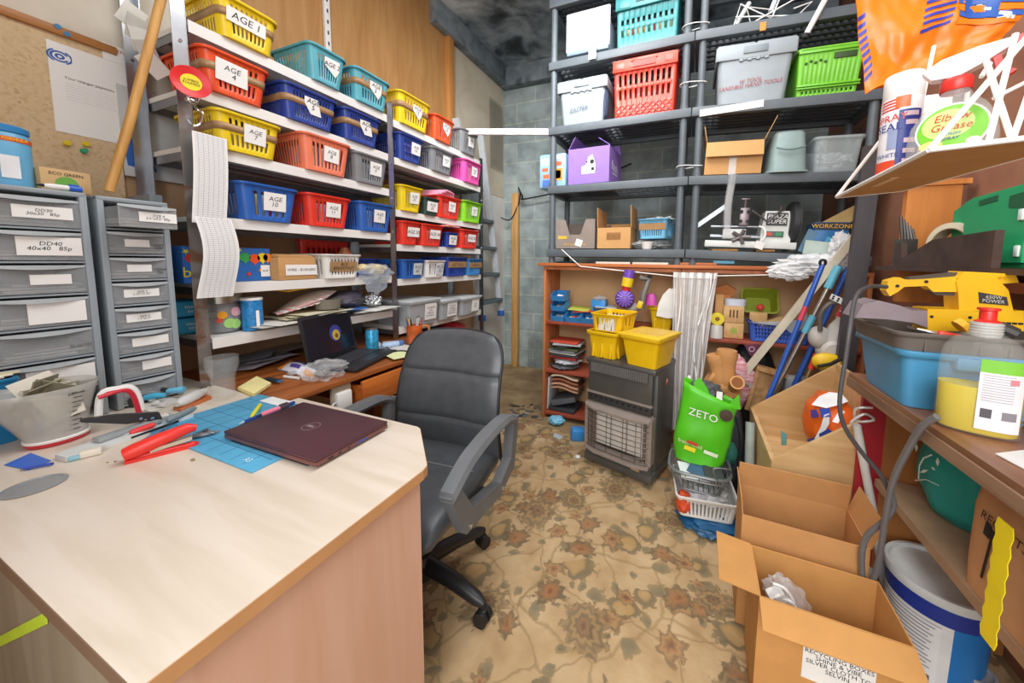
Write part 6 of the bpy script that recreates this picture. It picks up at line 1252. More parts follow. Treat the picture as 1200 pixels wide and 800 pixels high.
# vacuum cleaner
t = thing('handheld_vacuum', 'purple and grey cordless handheld vacuum resting in the bookcase', 'vacuum', (-.33, 2.44, .80))
PU = M('6f4bb0', .35, var=.06); q = lambda x, y, Y=2.38: pY(x, y, Y)
a, b = q(738, 318), q(733, 342); mb = MB(PU); mb.tube([a+V(0, 0, .01), a+(b-a)*.3], [.035, .038], 24); build('filter_cap', mb, t, world=True)
mb = MB(M('f0d028', .4)); mb.tube([a+(b-a)*.3, a+(b-a)*.72], [.0385, .037], 24); build('band', mb, t, world=True)
mb = MB(M('d8342e', .4)); mb.tube([a+(b-a)*.72, b+(b-a)*.12], [.03, .022], 20); build('release_button', mb, t, world=True)
c = q(732, 350, 2.36); n = (EYE-c).normalized(); R3 = n.to_track_quat('Z', 'Y').to_matrix(); eu = R3.to_euler()
mb = MB(PU); mb.lathe([(0, -.06), (.06, -.06), (.064, -.01), (.05, .018), (.022, .03), (0, .03)], c, 32, rot=eu)
for k in range(14): an = 2*PI*k/14; mb.tube([c+R3 @ V(.018*math.cos(an), .018*math.sin(an), .032), c+R3 @ V(.055*math.cos(an), .055*math.sin(an), .02)], .005, 6, m=M('8d6fd0', .3))
build('cyclone', mb, t, world=True)
GRV = M('9b9692', .35, .2)
mb = MB(GRV); mb.tube([q(727, 372, 2.38), q(738, 366), q(748, 358)], [.03, .028, .03], 16); mb.tube([q(739, 380, 2.36), q(745, 368, 2.38)], [.018, .024], 14); build('nozzle', mb, t, world=True)
mb = MB(M('77736f', .35, .2)); mb.tube([q(749, 325), q(760, 328, 2.40), q(754, 345), q(752, 362)], [.02, .022, .022, .018], 12); mb.tube([q(762, 322, 2.42), q(756, 340, 2.42), q(752, 360, 2.42)], [.012, .014, .012], 10, m=INK); build('handle', mb, t, world=True)
mb = MB(M('e8c52a', .4)); mb.box(q(750, 357, 2.36), (.035, .03, .05), (0, .3, 0), b=.006); build('trim', mb, t, world=True)
mb = MB(M('b83a9a', .4)); a = q(763, 351, 2.42); mb.loft([(a.z-.035, a.x, a.y, .04, .03), (a.z+.02, a.x, a.y, .034, .026), (a.z+.04, a.x, a.y, .02, .018)], 20, 3, captop=True); solo('magenta_bottle', 'magenta plastic attachment right of the purple vacuum', 'attachment', mb)
# white net curtain hanging from the line
t = thing('net_curtain', 'white net curtain gathered on the line in front of the bookcases', 'curtain', (.0, 2.3, .16))
cu0, cu1 = pY(789, 321, 2.3), pY(841, 321, 2.3)
def cur(u, v):
    w = (1-.42*v)*1.0; xc = (cu0.x+cu1.x)/2-.015*v*2; x = xc+(u-.5)*(cu1.x-cu0.x)*w; y = 2.3+.022*math.sin(u*34+v*2)+.01*math.sin(u*70)
    return V(x, y, cu0.z*(1-v)+.17*v)
mb = MB(M('f6f6f5', .6, alpha=.72)); mb.grid(cur, 90, 24); build('net', mb, t, world=True)
mb = MB(WHITE); mb.grid(lambda u, v: cur(u, v*.035)+V(0, -.006, .012), 60, 3); mb.grid(lambda u, v: cur(u, v*.035)+V(0, .012, .012), 60, 3)
build('heading_tape', mb, t, world=True)
mb = MB(WHITE)
for u0, amp, ph in ((.15, .05, 0), (.75, .12, 1), (.9, .06, 2)): mb.tube([cur(min(.98, max(.02, u0+amp*math.sin(v*9+ph))), v)+V(0, -.012, 0) for v in [i/30 for i in range(31)]], .0045, 5)
build('ribbon', mb, t, world=True)
# ------------------------------------------------------------------ right bookcase contents
YC = 2.50
def cy(x, y, Y=YC): return pY(x, y, Y)
ZS = .7615
LW = wood('d9b27c', 'c79a60', (9, 1, 9), .6, 2.5)
x0 = cy(859, 398).x
t = thing('wooden_box', 'pale wooden box with stamped slots, lower of two left of the olive tub', 'box', (x0, YC, ZS)); mb = MB(LW); mb.box((0, .06, .05), (.115, .12, .10), b=.004); build('box_body', mb, t); mb = MB(M('9bb04a', .6)); mb.lathe([(0, 0), (.02, 0), (0, .0006)], (0, -.0005, .05), 16, rot=(PI/2, 0, 0)); build('green_stamp', mb, t)
t = thing('wooden_box', 'pale wooden box with three dark slots, upper of two left of the olive tub', 'box', (x0-.005, YC, ZS+.101)); mb = MB(LW); mb.box((0, .06, .055), (.12, .12, .11), b=.004); build('box_body', mb, t); mb = MB(M('6b4526', .7))
for k in range(3): mb.box((-.02+.02*k, -.0005, .06), (.009, .002, .05))
build('slot', mb, t)
mb = MB(M('cfd6e2', .35, .2)); c = cy(861, 356, YC+.05); mb.loft([(ZS+.212, c.x, c.y, .062, .045), (ZS+.25, c.x, c.y, .064, .046), (ZS+.256, c.x, c.y, .055, .04)], 24, 4, captop=True); solo('silver_tin', 'silver white tin on top of the pale wooden boxes', 'tin', mb)
mb = MB(CARD); mb.box((cy(843, 370).x, 2.60, ZS+.14), (.05, .1, .279), b=.003); solo('cardboard_box', 'tall narrow carton behind the yellow tape ring', 'box', mb)
t = thing('tape_roll', 'yellow tape ring on a clear roll right of the net curtain', 'tape', (cy(840, 385, 2.47).x, 2.485, ZS)); mb = MB(M('ecd92f', .4)); mb.lathe([(.014, -.02), (.04, -.02), (.04, .02), (.014, .02)], (0, 0, .125), 28, rot=(PI/2, 0, 0), closed=True); build('ring', mb, t); mb = MB(M('d5d2cb', .3)); mb.lathe([(.0, 0), (.04, 0), (.036, .075), (.03, .085), (0, .085)], (0, 0, 0), 24); build('stand', mb, t)
mb = MB(M('b8743f', .8)); mb.slab([cy(836, 338, 2.6), cy(852, 333, 2.6), cy(863, 340, 2.6), cy(858, 349, 2.6), cy(838, 353, 2.6)], (.1, 1, .2), .02); mb.box((cy(848, 350).x, 2.61, ZS+.26), (.09, .09, .036)) ; solo('brown_card_flap', 'brown folded card lying on top of the narrow carton', 'card', mb)
# blue basket, olive tub, driftwood
w = cy(949, 400).x-cy(875, 400).x
t = small_basket('plastic_basket', 'blue slotted basket on the right bookcase shelf beneath the olive tub', 'basket', (cy(912, 400).x, 2.46, ZS+.0005), 0, w, .12, .12, M('3f66c8', .35), None, None, None, ns=16, rows=((.15, .3, 'h'), (.35, .5, 'h'), (.55, .7, 'h'), (.75, .9, 'h')))
t = thing('plastic_tub', 'olive green tub tipped on its side above the blue basket', 'tub', (cy(895, 355).x, 2.69, ZS+.125), rot=(rad(62), .0, 0))
mb = MB(M('9ba832', .4)); shell(mb, .2, .16, .10, .02, .025, lip=.008)
T0 = MB(M('9ba832', .4)); T0.v = mb.v; 
build('tub_body', mb, t, solid=.003)
mb = MB(wood('d8b47c', 'c59b60', (4, 4, 4), .6)); a = cy(878, 384, 2.455); b = cy(917, 378, 2.455)
mb.slab([cy(878, 373, 2.53), cy(888, 372, 2.53), cy(900, 376, 2.53), cy(918, 370, 2.53), cy(916, 377, 2.53), cy(893, 382, 2.53), cy(884, 379, 2.53)], (0, 1, 0), .03); mb.box((cy(890, 370).x, 2.55, ZS+.15), (.10, .03, .05), b=.004); solo('wood_shapes', 'pale cut wooden shapes lying in the blue basket', 'wood', mb)
mb = MB(M('d8463a', .5)); mb.blob(cy(891, 360, 2.58), (.022, .02, .022), 3, .2); solo('red_heart', 'small red object sitting in the olive tub', 'ornament', mb)
mb = MB(FROST); mb.slab([cy(880, 378, 2.44), cy(935, 375, 2.44), cy(943, 352, 2.44), cy(948, 380, 2.44), cy(930, 392, 2.44), cy(915, 382, 2.44)], (0, 1, 0), .004); solo('plastic_sheet', 'frosted plastic sheet hanging over the blue basket front', 'plastic', mb)
# floor area in front of the right bookcase
t = thing('toolbag', 'black bag slumped in the lower right bookcase', 'bag', (cy(880, 430).x, 2.55, .061)); mb = MB(M('26282b', .5, var=.2, bump=.2)); mb.blob((cy(880, 420, 2.58).x, 2.6, .40), (.16, .11, .33), 5, .15, 2, sub=4, flat=.0615); build('bag_body', mb, t, world=True)
t = thing('purple_card', 'dark purple card with white ring hanging on the black bag', 'card', cy(883, 410, 2.46)); mb = MB(M('6b3350', .5)); mb.slab([cy(872, 404, 2.452), cy(889, 403, 2.452), cy(896, 415, 2.452), cy(879, 417, 2.452)], (0, 1, 0), .003); build('card_sheet', mb, t, world=True); mb = MB(M('c9a9b9', .5)); c = cy(881, 409, 2.4505); mb.lathe([(.012, -.001), (.017, -.001), (.017, .001), (.012, .001)], c, 20, rot=(PI/2, 0, 0), closed=True); build('ring_print', mb, t, world=True)
STR = blotch('pink_stripes', [(.3, 'd9808c'), (.5, 'e9c9cc'), (.6, 'd46a7a')], 3, .7, 2, .1, 1, (3, 3, 40))
mb = MB(STR); mb.blob(cy(862, 428, 2.36)+V(0, 0, -.1), (.1, .06, .17), 8, .2, 2, sub=4); solo('striped_bag', 'pink and white striped bag behind the kraft paper rolls', 'bag', mb)
t = thing('kraft_paper', 'crumpled kraft paper rolls above the green shopping bag', 'paper', cy(850, 450, 2.05)); KP = M('cb935a', .8, var=.12, scale=9, bump=.2)
mb = MB(KP)
for p, r in (([(838, 415), (842, 440), (848, 462)], .045), ([(852, 410), (851, 440), (856, 465)], .05), ([(830, 440), (845, 450), (862, 458)], .05)): mb.tube(smooth_path([pY(x, y, 2.08) for x, y in p], 4), [r*(1+.12*math.sin(i*1.7)) for i in range(9)], 14)
mb.blob(pY(846, 452, 2.13), (.09, .06, .08), 6, .3, 3, sub=4); build('crumpled_sheet', mb, t, world=True)
mb = MB(KP); a, b = pY(864, 448, 1.92), pY(858, 456, 2.12); mb.tube([a, b], [.034, .03], 20); mb.tube([a+(a-b)*.004, a+(a-b)*.002], [.026, .026], 20, m=M('8a5530', .9)); build('paper_roll', mb, t, world=True)
mb = MB(wood('c89a66', 'a87a48', (8, 1, 8), .6)); p = [pY(872, 478, 2.36), pY(897, 490, 2.33), pY(921, 440, 2.36), pY(886, 430, 2.36)]; mb.slab(p, (0, 1, .2), .03); a, b = pY(886, 430, 2.35), pY(921, 440, 2.35); mb.para(a+V(0, -.03, -.01), b-a, V(0, .06, 0), V(0, 0, .025)); a, b = pY(872, 478, 2.35), pY(886, 430, 2.35); mb.para(a+V(0, -.02, 0), b-a, V(.02, 0, 0), V(0, .05, 0)); solo('wooden_tray', 'light wooden tray leaning behind the kraft paper', 'tray', mb)
mb = MB(M('a5a9a8', .4, .5)); mb.tube([pY(866, 446, 2.115), pY(880, 452, 1.99)], .011, 10); solo('metal_tube', 'short metal tube lying across the kraft paper roll', 'tube', mb)
# long poles
def pole(name, label, cat, top, bot, r, m, grips=(), Yt=2.17, Yb=2.12, cap=None):
    a, b = pY(*top, Yt), pY(*bot, Yb); d = (b-a); b2 = a+d*((a.z-.02)/(a.z-b.z)); t = thing(name, label, cat, (b2.x, b2.y, .012)); mb = MB(m); mb.tube([a, b2], r, 12); build('shaft', mb, t, world=True)
    for f0, f1, mm, rr in grips: mb = MB(mm); mb.tube([a+d*f0, a+d*f1], rr, 14); build('grip', mb, t, world=True)
    if cap: mb = MB(cap); mb.lathe([(.011, -.006), (.02, -.004), (.02, .004), (.011, .006)], a+V(0, 0, .01), 16, rot=(PI/2, 0, .4), closed=True); build('hang_ring', mb, t, world=True)
BLP = M('2c5bb5', .3)
pole('mop', 'dark blue pole with black hanging ring, leftmost of the leaning poles', 'mop', (964, 310), (905, 455), .0125, BLP, ((.33, .44, M('c9405a', .4), .0128),), 2.17, 2.11, M('22242a', .4))
pole('mop', 'steel pole with turquoise grips between the two blue poles', 'mop', (983, 312), (925, 425), .011, M('a8a097', .3, .7), ((-.0, .22, M('63b4cc', .4), .02), (.5, .68, M('63b4cc', .4), .018)), 2.29, 2.26)
pole('broom', 'dark blue pole with cream tip leaning nearest the steam cleaner', 'broom', (996, 310), (925, 465), .0145, BLP, ((-.01, .02, M('d8b9a0', .5), .016),), 2.34, 2.3)
a, b = pY(1010, 268, 2.32), pY(950, 342, 2.32); d = b-a; b2 = a+d*((a.z-.02)/(a.z-b.z)); mb = MB(M('d9cfb8', .5)); n = V(-d.z, 0, d.x).normalized()*.02; mb.slab([a-n, a+n, b2+n, b2-n], (0, 1, 0), .02); solo('cream_plank', 'long cream plank leaning behind the mop poles', 'plank', mb)
# steam cleaner
t = thing('steam_cleaner', 'grey white cleaner with red label leaning by the dark post', 'cleaner', (.70, 2.1, .012)); q = lambda x, y, Y=2.18: pY(x, y, Y)
SG = M('c6c2bb', .4, var=.05)
lowp = V(.70, 2.2, .02)
mb = MB(SG); mb.tube(smooth_path([q(1000, 350), q(985, 385), q(972, 410), q(978, 440), lowp+V(0, 0, .25), lowp], 4), [.035]*4+[.05]*4+[.062]*4+[.055]*4+[.05]*5, 18); build('cleaner_body', mb, t, world=True)
mb = MB(SG); c = q(960, 395); mb.blob(c, (.05, .045, .06), 3, .05, 2); c = q(976, 412, 2.14); mb.lathe([(0, 0), (.055, 0), (.06, .02), (.045, .035), (0, .04)], c, 28, rot=(PI/2, 0, 0)); build('motor_dome', mb, t, world=True)
mb = MB(M('5f5a52', .4)); mb.tube(smooth_path([q(961, 388, 2.13), q(962, 368, 2.13), q(972, 356, 2.13), q(985, 354, 2.13)], 5), .011, 10); build('handle', mb, t, world=True)
mb = MB(M('b3303a', .5)); P = [q(979, 370, 2.115), q(993, 375, 2.115), q(998, 355, 2.115), q(988, 352, 2.115)]; mb.slab(P, (0, 1, 0), .004); u = P[1]-P[0]; c = (P[0]+P[1]+P[2]+P[3])/4+V(0, -.003, 0); mb.text('SE', .04, c, V(1, 0, -.25), V(.3, 0, 1), WHITE); build('red_label', mb, t, world=True)
mb = MB(M('e8e8e4', .4)); P = [q(972, 350 , 2.11), q(995, 361 , 2.11), q(998, 354 , 2.11), q(975, 344, 2.11)]; mb.slab(P, (0, 1, 0), .004)
for i in range(8): a = P[0]+(P[1]-P[0])*((i//2+.5)/4)+(P[3]-P[0])*(.3 if i % 2 else .7)+V(0, -.0015, 0); mb.box(a, (.009, .002, .009), m=INK)
solo('perforated_strip', 'white perforated strip across the top of the cleaner', 'strip', mb)
# ------------------------------------------------------------------ sloping wooden bin
BW = wood('d9b582', 'c69d66', (1, 9, 9), .5, 2.5); BW2 = wood('dcb988', 'c9a26c', (1.2, 9, 9), .5, 2.5)
X0, X1, Y0, Y1 = .313, .67, 1.495, 2.03
t = thing('wooden_bin', 'light wooden bin with sloping sides beside the cardboard boxes', 'bin', ((X0+X1)/2, (Y0+Y1)/2, .0105))
zb = .0105; sl = lambda x: .496+(x-X0)*.80
for y in (Y0, Y1-.016): mb = MB(BW); mb.slab([(X0, y, zb), (X1, y, zb), (X1, y, sl(X1)), (X0, y, sl(X0))], (0, 1, 0), .016); build('side_panel', mb, t, world=True)
mb = MB(BW2); mb.box((X0+.008, (Y0+Y1)/2, (zb+.494)/2), (.016, Y1-Y0-.034, .494-zb)); build('front_panel', mb, t, world=True)
mb = MB(BW2); mb.box((X1-.008, (Y0+Y1)/2, (zb+sl(X1))/2), (.016, Y1-Y0-.034, sl(X1)-zb-.01)); build('back_panel', mb, t, world=True)
mb = MB(BW2); mb.box(((X0+X1)/2, (Y0+Y1)/2, .36), (X1-X0-.034, Y1-Y0-.034, .016)); build('bin_floor', mb, t, world=True)
t = thing('carrier_bag', 'orange white and blue carrier bag lying in the wooden bin', 'bag', (.53, 1.72, .37)); OB_ = M('ef6a22', .35, var=.05)
cb = pY(972, 497, 1.72)
mb = MB(OB_); mb.blob(cb, (.085, .15, .135), 4, .1, 2.2, sub=4, flat=.37); build('bag_body', mb, t, world=True)
def patch(mb, pts, m, src, k=1.15):   # patch of print hugging the near side of a bag
    P = []
    for x, y in pts:
        d = ray(x, y); c, r = src; D = V(d.x/r[0], d.y/r[1], d.z/r[2]); E = V((EYE.x-c.x)/r[0], (EYE.y-c.y)/r[1], (EYE.z-c.z)/r[2])
        a, b, q = D.dot(D), 2*D.dot(E), E.dot(E)-k*k; disc = b*b-4*a*q
        if disc < 0: return
        P.append(EYE+d*((-b-math.sqrt(disc))/(2*a)))
    n = (P[1]-P[0]).cross(P[2]-P[0]); n = n if n.dot(P[0]-EYE) < 0 else -n
    mb.slab(P, n, .001, m)
mb = MB(); src = (cb, (.085, .15, .135))
WB_ = M('ececed', .4)
for pts, m_ in (([(951, 474), (960, 464), (972, 459), (986, 461), (994, 470), (984, 474), (968, 478)], WB_), ([(966, 486), (972, 484), (972, 496), (960, 517), (953, 517), (962, 500)], WB_), ([(984, 480), (990, 482), (982, 496), (975, 494)], WB_), ([(960, 479), (972, 478), (974, 488), (963, 489)], M('2c4aa8', .4)), ([(950, 480), (957, 480), (960, 488), (951, 490)], M('4a3f8f', .4)), ([(960, 508), (971, 502), (980, 510), (962, 520)], M('2c4aa8', .4)), ([(945, 515), (955, 512), (952, 521)], M('2f55b8', .4))): patch(mb, pts, m_, src)
build('print', mb, t, world=True)
t = thing('hand_planer', 'black and silver hand tool lying in the wooden bin', 'tool', (.45, 1.60, .37)); q = lambda x, y: pY(x, y, 1.6)
mb = MB(M('2a2c2f', .4)); c = q(915, 527); mb.blob(V(.387, 1.573, .408), (.036, .042, .034), 3, .12, 2, flat=.37); build('tool_body', mb, t, world=True)
mb = MB(M('dfe2e4', .25, .4)); mb.blob(V(.37, 1.565, .44), (.034, .04, .018), 5, .1, 2); build('cover', mb, t, world=True)
mb = MB(M('4b4e52', .4))
for k in range(3): mb.box(V(.425+.02*k, 1.545, .405+.004*k), (.012, .09, .07), (.2, .3, 0), b=.003)
build('fins', mb, t, world=True)
mb = MB(M('6f9c94', .5)); mb.slab([q(919, 512)+V(0, .06, 0), q(927, 517)+V(0, .06, 0), q(926, 530)+V(0, .06, 0), q(920, 530)+V(0, .06, 0)], (0, 1, 0), .004); solo('teal_card', 'small teal card standing between tool and bin wall', 'card', mb)
t = thing('tape_measure', 'yellow and black tape measure on the wooden bin rim', 'tape measure', (.62, 2.05, .73)); c = pY(970, 424, 2.08); mb = MB(M('f2c81e', .4)); mb.blob(c, (.07, .03, .045), 3, .06, 2); build('case', mb, t, world=True); mb = MB(INK); mb.tube([c+V(-.05, -.032, -.02), c+V(.0, -.036, .0), c+V(.04, -.032, .03)], .008, 8); build('stripe', mb, t, world=True)
mb = MB(M('d8402e', .4)); a, b = pY(957, 415, 2.1), pY(950, 432, 2.1); mb.tube([a, b], .013, 10); mb.tube([b, b+(b-a)*1.6], [.008, .006], 8, m=M('a58a5a', .4, .5)); solo('red_handled_tool', 'red handled screwdriver standing left of the tape measure', 'tool', mb)
mb = MB(M('9aa0a2', .5)); mb.box((.60, 2.395, .30), (.14, .07, .575), (0, 0, .1), b=.01); solo('grey_crate', 'grey box behind the wooden bin below the poles', 'box', mb)
# ------------------------------------------------------------------ green bag on wire baskets
SC = V(.075, 1.75, 0)
mb = MB(M('1f5f8f', .35, var=.2)); mb.blob(SC+V(.07, -.03, .035), (.16, .11, .04), 7, .3, 3, sub=4, flat=.0112); solo('blue_bag', 'blue plastic bag flattened on the carpet below the white basket', 'bag', mb)
t = small_basket('plastic_basket', 'white slotted basket of scraps under the grey wire basket', 'basket', (SC.x+.035, 1.64, .075), .12, .26, .26, .1, WHITE, None, None, None, ns=12)
mb = MB(M('e4572e', .5)); mb.blob(pY(801, 588, 1.66), (.035, .04, .05), 4, .25, 3); solo('orange_cloth', 'orange cloth spilling over the left end of the white basket', 'cloth', mb)
mb = MB(M('d8d8dc', .5, var=.25, scale=20)); mb.blob(SC+V(.02, -.01, .15), (.1, .08, .035), 8, .3, 3, sub=4); solo('crumpled_packets', 'crumpled white packets inside the white basket', 'packets', mb)
t = thing('wire_basket', 'grey wire shopping basket under the green bag', 'basket', (SC.x-.005, 1.76, .19)); GWm = M('7d8184', .4, .3); mb = MB(GWm)
for zz, w, d, r in ((.195, .10, .085, .004), (.255, .125, .105, .004), (.285, .135, .115, .007)):
    mb.tube([SC+V(-.005+w*math.copysign(abs(math.cos(a))**.5, math.cos(a)), d*math.copysign(abs(math.sin(a))**.5, math.sin(a)), zz) for a in [2*PI*i/32 for i in range(32)]], r, 6, closed=True)
for i in range(32):
    a = 2*PI*i/32; c, s_ = math.copysign(abs(math.cos(a))**.5, math.cos(a)), math.copysign(abs(math.sin(a))**.5, math.sin(a)); mb.tube([SC+V(-.005+.10*c, .085*s_, .195), SC+V(-.005+.135*c, .115*s_, .285)], .0022, 5)
for i in range(9): mb.tube([SC+V(-.005-.09+.0225*i, -.08, .195), SC+V(-.005-.09+.0225*i, .08, .195)], .0022, 5)
build('wire_frame', mb, t, world=True)
mb = MB(GWm); mb.tube(smooth_path([SC+V(.13, -.02, .285), SC+V(.11, -.10, .34), SC+V(.05, -.13, .345), SC+V(.07, -.115, .285)], 5), .004, 6); build('handle', mb, t, world=True)
mb = MB(M('e6ebee', .5)); mb.box(SC+V(-.03, -.055, .27), (.13, .09, .006), (.25, .15, .3)); mb.box(SC+V(.0, -.05, .283), (.1, .08, .005), (.3, .1, -.3), m=M('3a5f7f', .5)); mb.box(SC+V(.055, -.06, .288), (.08, .07, .005), (.3, 0, .2), m=M('3a3c3f', .5)); solo('leaflets', 'white blue and black leaflets in the grey wire basket', 'leaflets', mb)
t = thing('shopping_bag', 'bright green shopping bag standing on the grey wire basket', 'bag', (SC.x-.01, 1.78, .30)); GB_ = M('57c421', .4, var=.08, scale=6, bump=.15)
g0 = pY(830, 550, 1.72); bx = .075
mb = MB(GB_); secs = []
for f in [i/12 for i in range(13)]:
    z = .296+.355*f; secs.append((z, bx-.005+.012*f, 1.79, .132-.02*(1-f)**3-.012*f, .075-.02*f))
mb.loft(secs, 48, 2.8, amp=.013, fr=10, seed=3)
for p in mb.v:
    f = (p.z-.296)/.355; p.z += max(0, f)**3*(.05*(bx-p.x)/.13-.012); p.x += .016*f*f-.008*math.sin(9*p.z)
build('bag_body', mb, t, world=True, solid=.003, smooth=80)
mb = MB(GB_)
for pts in ([(813, 470), (813, 448), (820, 442), (829, 455), (836, 473)], ):
    P = [pY(x, y, 1.745) for x, y in pts]; mb.slab([P[0], P[1], P[2], P[3], P[4]], (0, 1, 0), .006)
mb.slab([pY(850, 478, 1.745), pY(866, 462, 1.745), pY(868, 480, 1.745)], (0, 1, 0), .006); build('bag_flap', mb, t, world=True)
mb = MB(M('4a4c4e', .5)); mb.blob(V(bx, 1.79, .63), (.08, .035, .055), 6, .25, 3, sub=4); mb.label(pY(843, 465, 1.735), (1, 0, 0), (0, 0, 1), .025, .05); o = solo('grey_cloth', 'dark grey clothing with white tag inside the green bag', 'cloth', mb)
mb = MB(WHITE); yv = 1.79-.088
mb.text('ZETO', .05, (bx-.0, yv, .545), (1, 0, -.18), (0, 0, 1), WHITE, shear=.1); build('lettering', mb, t, world=True); mb = MB(); mb.text('fresh food', .026, (bx-.05, yv-.004, .40), (1, 0, -.2), (0, 0, 1), M('f2d9c0', .5)); mb.box((bx-.05, yv-.003, .375), (.05, .002, .02), (0, .2, 0), m=YLI); mb.box((bx+.04, yv-.003, .37), (.06, .002, .016), (0, .2, 0), m=M('e8f2d8', .5)); mb.box((bx-.04, yv-.004, .405), (.05, .002, .014), (0, .2, 0), m=M('c2452b', .5)); build('print', mb, t, world=True); mb = MB(); mb.lathe([(0, 0), (.028, 0), (0, .002)], (bx+.095, yv+.006, .56), 20, M('4a3a30', .5), (PI/2, 0, 0)); build('badge', mb, t, world=True)
mb = MB(WHITE); a, b = pY(808, 440, 2.06), pY(797, 578, 1.80); d = b-a; b2 = a+d*((a.z-.014)/(a.z-b.z)); mb.tube([a, b2], .011, 12); solo('white_tube', 'thin white tube leaning between heater and green bag', 'tube', mb)
t = thing('backpack', 'dark grey rucksack slumped right of the green bag', 'bag', (.26, 1.95, .011)); mb = MB(M('37393d', .6, var=.15, bump=.2)); mb.blob((.215, 1.96, .26), (.07, .08, .29), 9, .14, 2.4, sub=4, flat=.0112); build('bag_body', mb, t, world=True); mb = MB(M('2f6f62', .5)); mb.blob((.205, 1.88, .30), (.045, .03, .06), 4, .2); build('side_pocket', mb, t, world=True, label='teal pocket'); mb = MB(M('24262a', .5)); mb.tube(smooth_path([(.24, 1.91, .48), (.262, 1.875, .38), (.252, 1.875, .22), (.22, 1.88, .12)]), .009, 8); build('strap', mb, t, world=True)
mb = MB(M('9aa39c', .7)); mb.tube([(.284, 1.68, .03), (.284, 1.82, .50)], .02, 16); solo('rolled_mat', 'grey green rolled mat standing against the wooden bin', 'mat', mb)
# ------------------------------------------------------------------ cardboard boxes in the foreground
def b1print(t, w, d, h):
    mb = MB(); mb.label((.02, -d/2-.0005, h-.125), (1, 0, 0), (0, 0, 1), .15, .12, 'RECYCLING BOXES\nSHINE & VIBE\nSILVER CLOTH TO\nSELVIN', .0165, M('efefec', .7), shear=0); build('address_label', mb, t)
carton('cardboard_box', 'nearest open cardboard box with white address label and cable bag inside', 'box', (.372, 1.115, .0105), .322, .19, .335, [('L', .10, 84), ('F', .075, 112)], M('cc9555', .8, var=.06), rz=-.02, prints=b1print)
t = carton('cardboard_box', 'open cardboard box behind the nearest one, back flap standing up', 'box', (.362, 1.346, .0105), .335, .19, .40, [('B', .09, -8), ('R', .09, 16), ('F', .12, 176), ('L', .06, 6)], M('c58f58', .85, var=.06), rz=-.04)
t = thing('cable_bag', 'clear bag with white cable and charger hanging in the nearest box', 'bag', (.265, 1.12, .25)); mb = MB(M('e6e8ea', .08, alpha=.28)); mb.blob((.30, 1.12, .27), (.05, .04, .075), 5, .25, 3, rot=(0, -.6, 0), sub=4); build('film', mb, t, world=True)
mb = MB(M('ecebe8', .4)); mb.box((.27, 1.11, .285), (.045, .03, .055), (.3, -.5, .3), b=.006); build('charger', mb, t, world=True)
mb = MB(M('f2f1ee', .4)); mb.tube(smooth_path([(.255, 1.10, .33), (.285, 1.10, .325), (.31, 1.10, .29), (.30, 1.10, .24), (.275, 1.10, .235), (.27, 1.10, .28), (.30, 1.09, .30), (.325, 1.09, .26), (.31, 1.09, .22)]), .004, 6); build('cable', mb, t, world=True)
# ------------------------------------------------------------------ workbench on the right
BT = wood('9c6f52', '7d543b', (9, 1, 9), .4, 2.5); BE = wood('9a7a62', '7b5c48', (9, 1, 9), .6, 3); DW = wood('7c4f34', '5c3823', (9, 9, 1), .5, 2)
t = thing('workbench', 'brown wooden workbench along the right wall with a low shelf', 'bench', (.76, 1.1, 0))
mb = MB(BT); mb.slab([(.535, .72, .852), (.975, .72, .852), (.975, 1.47, .852), (.515, 1.47, .852)], (0, 0, 1), .028); mb.box((.53, 1.1, .85), (.02, .74, .03), (0, 0, .025), m=BE); build('bench_top', mb, t, world=True)
mb = MB(M('a8896b', .7, var=.12)); mb.box((.79, 1.1, .517), (.37, .70, .026)); build('low_shelf', mb, t, world=True)
mb = MB(wood('b5773f', '9a5f30', (9, 9, 1), .5, 2)); mb.box((.80, 1.479, .431), (.345, .012, .839)); build('end_panel', mb, t, world=True)
mb = MB(DW); mb.box((.59, .765, .4315), (.05, .06, .84), b=.003); build('leg', mb, t, world=True); mb = MB(DW); mb.box((.95, .765, .4315), (.05, .06, .84), b=.003); build('leg', mb, t, world=True)
mb = MB(M('a8202c', .5, var=.05)); a, b = pY(1004, 540, 1.478).x, pY(1035, 540, 1.478).x; mb.box(((a+b)/2, 1.482, .43), (b-a, .018, .82)); solo('red_board', 'dark red board standing between wooden bin and workbench', 'board', mb)
t = thing('white_pole', 'white pole with wire loop leaning at the workbench end', 'pole', (.6, 1.40, .011)); a, b = pY(1004, 498, 1.458), pY(1037, 692, 1.46); d = b-a; b2 = a+d*((a.z-.012)/(a.z-b.z)); mb = MB(M('e4e2de', .45)); mb.tube([a, a+d*.5+V(.004, 0, 0), b2], .0125, 12); build('shaft', mb, t, world=True)
mb = MB(M('e0e2e2', .3, .3)); mb.tube(smooth_path([a, a+V(-.02, -.01, .01), a+V(.01, -.02, .05), a+V(.04, -.01, .03), a+V(.0, .0, .015), a+V(-.01, -.01, .06), a+V(.03, -.02, .075)]), .004, 6); build('wire_loop', mb, t, world=True)
